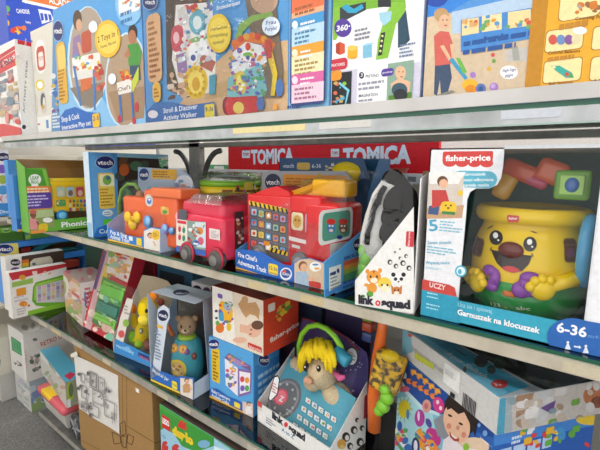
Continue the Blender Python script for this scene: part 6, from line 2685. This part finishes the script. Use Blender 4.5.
for k in range(12):
    a = k * PI / 6
    A.poly('#7aa82a', (404.6 + 2 * math.cos(a + .5), 409 + 3 * math.sin(a + .5)), (404.6 + 9.4 * math.cos(a), 409 + 14 * math.sin(a)), (404.6 + 2 * math.cos(a - .5), 409 + 3 * math.sin(a - .5)))
A.ell('#d8c82a', 404.6, 409, 6, 9)
A.ell('#3f8ab8', 408, 414, 1.6, 5)
A.ell('#d8688a', 404, 389, 6, 3)
A.ell('#d89a8a', 427, 406, 4.4, 6.6)
A.ell('#c8607a', 426.6, 406, 2, 3)
A.ell('#d83a8a', 439, 405, 5.6, 8.4, -.3)
A.ell('#f6d8e8', 438, 402, 1.6, 2.2)
A.ell('#f6d8e8', 441, 408, 1.6, 2.2)
A.ell('#b03a9a', 420, 418, 5, 8.6)
A.ell('#e8d0e4', 419, 416, 1.2, 5)
A.ell('#c0308a', 433.6, 437, 6.6, 10, -.5)
A.ell('#4a4a9a', 429, 423, 2.6, 5, -.4)
A.poly('#8a9098', (434, 420), (446, 412), (452, 424), (448, 440), (438, 436))
A.poly('#e89a2a', (417, 430), (421, 428), (426, 440), (424, 452), (418, 444))
A.poly('#e88a3a', (424, 450), (434, 440), (440, 450), (436, 462), (424, 462))
A.ell('#2f5fa8', 400, 426, 2.4, 5)
A.ell('#f0f0f4', 404, 439, 4, 8)
A.ell('#3a4a7a', 404, 439, 2, 5)
A.ell('#26306a', 416, 446, 4, 9)
A.ell('#e8e4f0', 416, 446, 2, 6)
A.blobs(['#e8a03a', '#d84a6a', '#5aa85a', '#3f6fb8', '#f0e8d8'], 394, 430, 434, 452, 30, 4, 2, 4)
A.ell('#e8cdb0', 474, 447, 16, 10)
A.poly('#e9dfe4', (444, 440), (452, 434), (462, 446), (480, 450), (484, 470), (440, 470))
A.ell('#2b1f1a', 462, 413, 16.5, 22, -.35)
A.ell('#e9bb9c', 457.5, 423, 12.6, 20, -.3)
A.poly('#2b1f1a', (446, 400), (456, 392), (472, 400), (478, 414), (476, 436), (471, 424), (465, 412), (459, 414), (452, 408), (448, 410))
A.ell('#c98f76', 458.6, 427.6, 1.8, 2.4)
A.ell('#2a1c16', 450.8, 415.4, 2.4, 1.1, .5)
A.ell('#2a1c16', 461.6, 423.6, 2.4, 1.1, .5)
A.ell('#d68a78', 449.6, 426, 2.4, 3)
A.ell('#d68a78', 464.6, 434.6, 2.4, 3)
A.poly('#b24a42', (450, 431), (454, 435), (460, 438), (460, 441), (455, 441), (451, 437))
A.poly('#f4ece6', (451.4, 432.6), (455, 435.6), (459, 438), (456, 438.6), (453, 436.4))
A.ell('#8fc03a', 467, 447, 3, 4)
A.ell('#7aa8e0', 486, 433, 2.4, 3)
A.ell('#7aa8e0', 480, 425, 1.6, 2)
A.lines('#f2f4fa', 481, 436, 495, 450, 3, 4, .6)
B = Art(mb, F.right)
B.fill('#2f62b8')
B.poly('#4a8ad8', (494, 433), (620, 408), (620, 420), (494, 446))
B.ell('#e8c83a', 590, 420, 14, 5)
B.lines('#dce8f8', 512, 436, 526, 441, 2, 3, .6)
B.ell('#1f4a9c', 533, 449, 12, 3.4)
B.lines('#b8d0f0', 500, 444, 560, 449, 1, 5)
B.blobs(['#d84a4a', '#f0f0f0', '#4a9ad8', '#e8b83a', '#6ab04a'], 520, 428, 598, 446, 26, 8, 2, 4.5)
kbox = F
plain('toy_box', 'big blue and aqua carton picturing a laughing dark-haired child', F, mb, GL)

zt = F.O.z + F.h + .0008
a = on_z(401.5, 354.5, zt)
b = on_z(491, 431, zt)
ang = math.atan2(b.y - a.y, b.x - a.x)
G = Frame(a, ang, (b - a).length + .012, .235, .1)
G = Frame(a, ang, G.w, G.d, G.front.uv(402.5, 327.5)[1])
t = thing('packaged_toy_set', 'flat white carton in clear wrap lying on the laughing child carton', 'packaged toy', G.base(), GL)
mb = carton_mb(G, '#dcdfe2')
A = Art(mb, G.front)
A.fill('#d5d4d2')
A.poly('#7fb8cc', (401, 330), (410, 330), (413, 352), (401, 356))
A.lines('#a8a4a2', 412, 345, 470, 396, 9, 6, .4)
A.poly('#c8d04a', (415, 352), (434, 364), (434, 370), (415, 358))
A.poly('#f2f2f0', (445, 362), (461, 373), (459, 394), (443, 381))
A.lines('#8a8a8c', 446, 368, 459, 384, 5, 7, .3)
A.poly('#26242a', (451, 391), (455.6, 394.6), (455, 399), (450.4, 395.4))
for k in range(9):
    x = 464 + k * 1.5
    A.poly('#3a383c', (x, 392 + k * 1.2), (x + (.9 if k % 3 else .5), 392.6 + k * 1.2), (x - .6, 407 + k * 1.2), (x - 1.4, 406.4 + k * 1.2))
A.ell('#d85a5a', 411, 335, 2.4, 2)
B = Art(mb, G.right)
B.fill('#b8c4c8')
B.poly('#58b0cc', (486, 392), (506, 396), (504, 436), (488, 432))
B.poly('#d8cfc8', (512, 388), (620, 360), (620, 410), (512, 432))
B.poly('#b08a6a', (516, 388), (536, 384), (530, 410), (516, 418))
B.poly('#d8d8d8', (536, 392), (552, 384), (548, 418), (536, 424))
B.poly('#7a5a9a', (540, 408), (556, 400), (552, 414))
B.ell('#c87a4a', 593, 396, 10, 10)
B.ell('#8a4a2a', 597, 402, 6, 6)
B.blobs(['#e8e4e0', '#b89a80', '#9ab0b8', '#7fb04a', '#d8c8b8', '#f4f0ec'], 506, 384, 600, 426, 34, 9, 3, 7)
C = Art(mb, G.top)
C.fill('#c8d0d4')
C.poly('#4fb4d6', (404, 326), (422, 324), (530, 386), (498, 397))
C.poly('#82d0ea', (404, 326), (410, 326), (508, 392), (498, 397))
C.text('#e4f4fa', 'Aqua Splash', 444, 353, 484, 378, 5, .02)
C.ell('#d84a48', 499.5, 384, 8.4, 4.6)
C.text('#fbe8e8', '3+', 495, 386, 503, 386.6, 4)
C.poly('#23282c', (424, 325), (436, 321), (610, 372), (600, 392), (560, 396), (535, 386))
C.poly('#5f696e', (500, 352), (590, 378), (560, 392), (530, 380))
C.blobs(['#3a4246', '#4a565a', '#2f3a40', '#6a7478', '#3f5a4a'], 450, 336, 560, 384, 26, 11, 3, 7)
mb.build('carton', t)
g = MB()
o = .004
P = G.P
g.add([P(-o, -o, G.h + o), P(G.w + o, -o, G.h + o), P(G.w + o, G.d, G.h + o + .004), P(-o, G.d, G.h + o)], [[0, 1, 2, 3]], WRAP)
g.add([P(G.w + o, -o, 0.002), P(G.w + o, G.d, 0.002), P(G.w + o, G.d, G.h + o), P(G.w + o, -o, G.h + o)], [[0, 1, 2, 3]], WRAP)
g.build('clear_wrap', t)

# ==================================================== base shelf and floor
GB = 'boxes on the base shelf and floor'
ZBB = ZB + .0006


def box_obj(name, label, F, col, art, cat='box', group=GB):
    mb = carton_mb(F, col)
    art(mb, F)
    return tag(mb.build(name, None, F.base()), label, cat, group)


# --- brown moving carton with a drawing taped on
zt = .592
a = on_z(80.5, 452, ZBB)
y = .012
x0 = on_y(78, 400, y).x
x1 = on_y(153, 420, y).x
F = Frame((x0, y, ZBB), 0, x1 - x0, .36, zt - ZBB)


def artc(mb, F):
    A = Art(mb, F.front)
    A.fill('#a9824f')
    for x in (122.5, 126.5):
        A.poly('#8a6638', (x - .5, 360), (x + .3, 360), (x + 1.2, 470), (x + .3, 470))
    A.poly('#7c5a30', (126, 425), (156, 443), (156, 444), (126, 426))
    A.poly('#8a6638', (82, 440), (120, 460), (120, 461), (82, 441))
    for pts in (((112, 432), (120, 436), (121, 443), (114, 444)), ((128, 434), (134, 437), (132, 445), (127, 442)), ((120, 424), (125, 421), (126, 434), (121, 436)), ((121, 436), (127, 436), (126, 448), (122, 446))):
        n = len(pts)
        for i in range(n):
            (xa, ya), (xb, yb) = pts[i], pts[(i + 1) % n]
            L = math.hypot(xb - xa, yb - ya)
            nx, ny = -(yb - ya) / L * .35, (xb - xa) / L * .35
            A.poly('#4a3620', (xa - nx, ya - ny), (xb - nx, yb - ny), (xb + nx, yb + ny), (xa + nx, ya + ny))
    A.poly('#f0ece4', (135.6, 387.4), (139, 389.4), (139.6, 393.4), (136, 391.6))
    B = Art(mb, F.right)
    B.fill('#9a7546')
    B.poly('#7c5a30', (153, 443), (175, 436), (175, 437.4), (153, 444.4))


box_obj('moving_carton', 'brown corrugated carton under the lower shelf with a drawing taped on', F, '#a17a4a', artc, 'carton')
cf = F.front
tp = thing('paper_sheet', 'white sheet of line drawings taped to the brown carton', 'paper', cf.P(.1, .25, 0), None)
mb = MB()
pts = [cf.uv(*q) for q in ((75.5, 354), (118.5, 375.5), (120, 433.5), (80, 408.5))]
n = 8
vs, fs = [], []
for j in range(n + 1):
    for i in range(n + 1):
        s, q = i / n, j / n
        u = (pts[0][0] * (1 - s) + pts[1][0] * s) * (1 - q) + (pts[3][0] * (1 - s) + pts[2][0] * s) * q
        v = (pts[0][1] * (1 - s) + pts[1][1] * s) * (1 - q) + (pts[3][1] * (1 - s) + pts[2][1] * s) * q
        e = .0015 + .006 * (1 - s) ** 2 * (1 - q) + .003 * math.sin(s * 4 + q * 3) ** 2 * q
        vs.append(cf.P(u, v, e))
for j in range(n):
    for i in range(n):
        k = j * (n + 1) + i
        fs.append([k, k + n + 1, k + n + 2, k + 1])
mb.add(vs, fs, '#e6e2dc', True)
mb.build('sheet', tp)
mb = MB()
A = Art(mb, cf, 'card', e0=.0092, clip=False)
GY = '#8f8b8c'


def ring(A, col, x0, y0, x1, y1, sl, w=.5):
    ps = ((x0, y0), (x1, y0 + sl * (x1 - x0)), (x1, y1 + sl * (x1 - x0)), (x0, y1))
    for i in range(4):
        (xa, ya), (xb, yb) = ps[i], ps[(i + 1) % 4]
        L = math.hypot(xb - xa, yb - ya)
        nx, ny = -(yb - ya) / L * w, (xb - xa) / L * w
        A.poly(col, (xa - nx, ya - ny), (xb - nx, yb - ny), (xb + nx, yb + ny), (xa + nx, ya + ny))


for (a_, b_, c_, d_) in ((92, 370, 99, 386), (101, 376, 107, 390), (92.6, 371.4, 98.4, 384), (95, 388, 106, 400), (107, 398, 117, 414), (83, 372, 87, 380), (84, 384, 89, 396), (91, 402, 101, 412), (84, 400, 89, 408)):
    ring(A, GY, a_, b_, c_, d_, .5, .35)
R = random.Random(4)
for k in range(44):
    x = R.uniform(80, 116)
    y = 366 + (x - 80) * .52 + R.uniform(0, 38)
    A.ell(R.choice(['#8a8688', '#a8a4a4', '#6f6c70', '#b8b4b4']), x, y, R.uniform(.5, 1.8), R.uniform(.5, 2.4))
A.ell('#6a686c', 93, 414, 1.6, 2)
mb.build('line_drawings', tp)
mb = MB()
A = Art(mb, cf, 'card', e0=.010, clip=False)
A.poly('#efe9dc', (72.6, 353.4), (79, 350.6), (80.4, 354.4), (74, 357))
mb.build('tape', tp)

# --- brick set box
y = .006
x0 = on_y(159.5, 404, y).x
F = Frame((x0, y, ZBB), 0, .40, .12, on_y(159.5, 403.5, y).z - ZBB)


def artd(mb, F):
    A = Art(mb, F.front)
    A.fill('#9fcce4')
    A.poly('#3f9a3c', (158, 400), (176, 410), (214, 434), (214, 446), (196, 452), (182, 446), (174, 434), (168, 430), (164, 428), (158, 432))
    A.poly('#4aa843', (158, 400), (240, 450), (240, 456), (214, 438), (158, 408))
    A.poly('#d42a2c', (161.5, 414), (170, 419), (170.4, 432), (162, 427))
    A.text('#ffffff', 'LEGO', 162.4, 422.6, 169.4, 426.8, 5, .05)
    A.poly('#d43a30', (178, 424), (180, 421.6), (186, 424.6), (187, 431), (178, 427))
    A.ell('#d43a30', 181.4, 421.6, 1.8, 1.4)
    A.ell('#d43a30', 185, 423.6, 1.6, 1.3)
    A.text('#f4d22a', 'duplo', 172.6, 433.4, 193.6, 445.4, 7.6, .08)
    A.text('#6f9ab4', '10', 160.6, 436, 166, 439.4, 3)
    A.poly('#cf3a34', (162, 444), (168, 446), (169, 460), (162, 460))
    A.poly('#cf3a34', (172, 446), (180, 450), (180, 470), (172, 470))
    A.ell('#cf3a34', 165, 443, 2.6, 2)
    A.ell('#cf3a34', 176, 446.4, 3, 2.4)
    A.ell('#7fb4d4', 204, 444, 6, 4)
    A.poly('#dff0f8', (214, 446), (232, 452), (232, 470), (212, 470))
    B = Art(mb, F.top)
    B.fill('#5a4a44')


box_obj('brick_set_box', 'green and light blue building brick box under the lower shelf', F, '#6fb0c8', artd)

# --- white pocket-console style box on a second white box, on the floor at the end
z1 = None
xr, yf = -2.379, .025
p = on_y(29.5, 384.5, yf)
zmid = p.z
ztop = on_y(28.5, 338, yf).z
xl = on_y(10, 350, yf).x
F2 = Frame((on_y(16.5, 392, yf + .01).x, yf + .01, .0006), 0, 0, .2, zmid - .0012)
F2 = Frame(F2.O, 0, xr - .002 - F2.O.x, .17, zmid - .0012)


def art_b2(mb, F):
    A = Art(mb, F.front)
    A.fill('#c8c6c2')
    A.blobs(['#a8a6a8', '#d8d4d0', '#9ab0b0', '#b8b4c0'], 17, 380, 29, 408, 18, 3, 1.5, 3)
    B = Art(mb, F.right)
    B.fill('#9aa4ac')
    B.poly('#8aa06a', (30, 403), (46, 394), (46, 406), (30, 414))
    B.blobs(['#7a8ab0', '#b8c0c8', '#6a7a9a'], 31, 386, 44, 402, 12, 4, 2, 4)


box_obj('toy_box', 'grey-white box standing on the floor beneath the box with green screen print', F2, '#c4c2be', art_b2)
F1 = Frame((xl, yf, zmid), 0, xr - xl, .40, ztop - zmid)


def art_b1(mb, F):
    A = Art(mb, F.front)
    A.fill('#dedbd6')
    A.poly('#2f7f4f', (11, 336), (22.6, 344), (22.6, 356.4), (12, 350))
    A.poly('#52a872', (12, 338), (21.8, 344.8), (21.8, 355), (13, 349.4))
    for k in range(3):
        A.poly('#3a8a58', (14 + k * 2.6, 341 + k * 1.8), (15 + k * 2.6, 341.7 + k * 1.8), (15.4 + k * 2.6, 349 + k * 1.6), (14.4 + k * 2.6, 348.4 + k * 1.6))
    A.blobs(['#5a4a4a', '#8a6a6a', '#b8a8a8'], 14, 358, 21, 366, 8, 5, 1, 2)
    A.text('#c07a72', 'GAME', 26.6, 372, 26.2, 350, 2.4)
    A.rect('#e9e6e2', 23.4, 340, 24.2, 378)
    B = Art(mb, F.right)
    B.fill('#d6d2cc')
    B.text('#b8584e', 'RETRO GAMES', 41, 346.6, 74, 333.6, 4.6, .02)
    B.ell('#7a7470', 35, 339.6, 2.4, 1.6)
    B.blobs(['#a89a94', '#8a8480', '#c8b0a8', '#5a6a5a'], 31, 354, 40, 372, 12, 6, 1, 2.6)
    C = Art(mb, F.top)
    C.fill('#c6c2ba')
    C.blobs(['#a8a4a0', '#b8b4ae', '#8f8b88'], 20, 324, 60, 336, 10, 7, 2, 4)


box_obj('toy_box', 'white box with a green screen print and red side lettering', F1, '#dad7d2', art_b1)

# further boxes at the very left edge
xb = F1.O.x - .006
yb = -.03
F = Frame((xb - .30, yb, .0006), 0, .29, .2, on_y(4, 380, yb).z)


def art_b0(mb, F):
    A = Art(mb, F.front)
    A.fill('#bdbab4')
    A.rrect('#d8ccb0', 6, 380, 15.5, 397, .1)
    A.blobs(['#c8a86a', '#8a6a4a', '#e8e0d0'], 8, 386, 15, 396, 8, 4, 1, 2)
    A.poly('#6a9a2a', (-20, 366), (17, 374), (17, 380), (-20, 372))


box_obj('toy_box', 'low grey box with green upper edge on the floor at far left', F, '#b8b6b0', art_b0)
G = Frame((xb - .26, yb + .01, F.h + .0012), 0, .255, .17, on_y(4, 346, yb).z - F.h)


def art_b00(mb, F):
    A = Art(mb, F.front)
    A.fill('#c9c4b6')
    A.poly('#e0d4a8', (-20, 340), (10, 346), (10, 349), (-20, 343))
    A.blobs(['#5a6070', '#9a9a94', '#8a9aa8', '#d0ccc0'], -8, 350, 9, 370, 14, 5, 1.5, 3.4)
    A.ell('#4a5062', 7, 356, 2, 6)


box_obj('toy_box', 'pale box with dark print stacked on the green-edged grey box', G, '#cbc6b8', art_b00)

# --- tub toy with pink rim on the base shelf, box on top
a, b = on_z(43.5, 412, ZBB), on_z(67, 432, ZBB)
ang = math.atan2(b.y - a.y, b.x - a.x)
ax = on_y(39, 386, .016).x
F = Frame((ax, .016, ZBB), -.03, on_y(65, 420, .01).x - ax, .17, on_y(39, 384, .016).z - ZBB)
t = thing('toy_tub', 'white plastic tub with pink rim and yellow patch on base shelf', 'toy', F.base(), None)
g = MB()
hb = F.h - .05
q0 = [F.P(u, d, 0) for u, d in ((.02, .02), (F.w - .02, .02), (F.w - .02, F.d - .02), (.02, F.d - .02))]
q1 = [F.P(u, d, hb) for u, d in ((0.004, .004), (F.w - .004, .004), (F.w - .004, F.d - .004), (.004, F.d - .004))]
g.add(q0 + q1, [[3, 2, 1, 0], [4, 5, 6, 7], [0, 1, 5, 4], [1, 2, 6, 5], [2, 3, 7, 6], [3, 0, 4, 7]], '#d6d2cc:gloss')
g.build('tub_body', t)
g = MB()
g.rbox(F.P(F.w / 2, F.d / 2, hb + .022), (F.w + .02, F.d + .02, .044), '#d8626c:gloss', .018, 4, F.R, smooth=True)
g.build('rim', t)
g = MB()
g.rbox(F.P(F.w * .36, F.d * .20, hb + .032), (F.w * .40, F.d * .52, .032), '#f0c52a:gloss', .010, 3, F.R, smooth=True)
g.build('yellow_patch', t)
ztub = F.O.z + hb + .049
tub = F
wq = on_z(72, 432, ZBB)
g = MB()
wc = Vector((on_y(73, 422, .0).x - .025, .03, 0))
wc.z = ZBB + .058
g.cyl(wc + Vector((0, .016, 0)), wc + Vector((0, -.012, 0)), .058, '#3a3a3c:gloss', n=36)
wo = g.build('wheel', t)
g = MB()
g.cyl(wc + Vector((0, -.010, 0)), wc + Vector((0, -.0145, 0)), .034, '#6a6a6e:gloss', n=28)
for k in range(5):
    a_ = 2 * PI * k / 5
    dq = Vector((math.cos(a_), 0, math.sin(a_)))
    g.tube([wc + Vector((0, -.015, 0)), wc + dq * .05 + Vector((0, -.013, 0))], .004, '#8a8a8e:gloss', 8)
g.build('spoked_hub', wo)

a = on_z(44, 381, ztub)
b = on_z(64, 408, ztub)
ang = -.13
F = Frame(Vector((on_y(42, 379, .07).x, .07, 0)), ang, .25, .085, .13)
F.O.z = ztub
F = Frame(F.O, ang, F.front.uv(66, 395)[0], .085, on_y(42, 352, F.O.y).z - ztub)


def art_t(mb, F):
    A = Art(mb, F.front)
    A.fill('#c8c8c0')
    A.poly('#dcdcd6', (41, 352), (66, 376), (66, 384), (41, 358))
    A.blobs(['#a8a8a0', '#b8b0a8', '#8fa07a', '#c89a94'], 44, 362, 64, 402, 24, 5, 1.5, 3.4)
    B = Art(mb, F.right)
    B.fill('#9aa08a')
    B.ell('#a8c03a', 70, 392, 3.4, 10)
    B.ell('#6a7a5a', 71, 390, 2.4, 7)
    B.rrect('#e8e8ea', 67, 400, 71, 407, .2)
    C = Art(mb, F.top)
    C.fill('#58aecb')
    C.poly('#c83a5a', (64, 376), (70, 372), (76, 374), (70, 380))


box_obj('toy_box', 'grey box with bright blue top lying across the pink-rimmed tub', F, '#c8c8c2', art_t)
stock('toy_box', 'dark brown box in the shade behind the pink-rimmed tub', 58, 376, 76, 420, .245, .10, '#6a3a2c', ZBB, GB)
q = on_y(76, 366, .275)
g = MB()
q.z = max(q.z, on_y(76, 376, .245).z + .0262)
q.x = max(q.x, -2.352)
g.ell(q, (.024, .024, .024), '#e8bc1e:gloss')
tag(g.build('toy_ball', None, q - Vector((0, 0, .024))), 'yellow ball in the shade between blue-topped box and brown carton', 'toy')

# ------------------------------------------------------------ camera, view
cd = bpy.data.cameras.new('camera')
co = bpy.data.objects.new('camera', cd)
COL.objects.link(co)
co.matrix_world = Matrix(((RX.x, -RY.x, -RZ.x, CAM.x), (RX.y, -RY.y, -RZ.y, CAM.y), (RX.z, -RY.z, -RZ.z, CAM.z), (0, 0, 0, 1)))
cd.sensor_width = 36
cd.sensor_fit = 'HORIZONTAL'
cd.lens = FOC / 600 * 36
cd.clip_start = .02
scene.camera = co
vs = scene.view_settings
vs.view_transform = 'Standard'
vs.look = 'None'
vs.gamma = 1
vs.use_curve_mapping = False
vs.exposure = 0.16
scene.cycles.transparent_max_bounces = 24
scene.cycles.max_bounces = 8
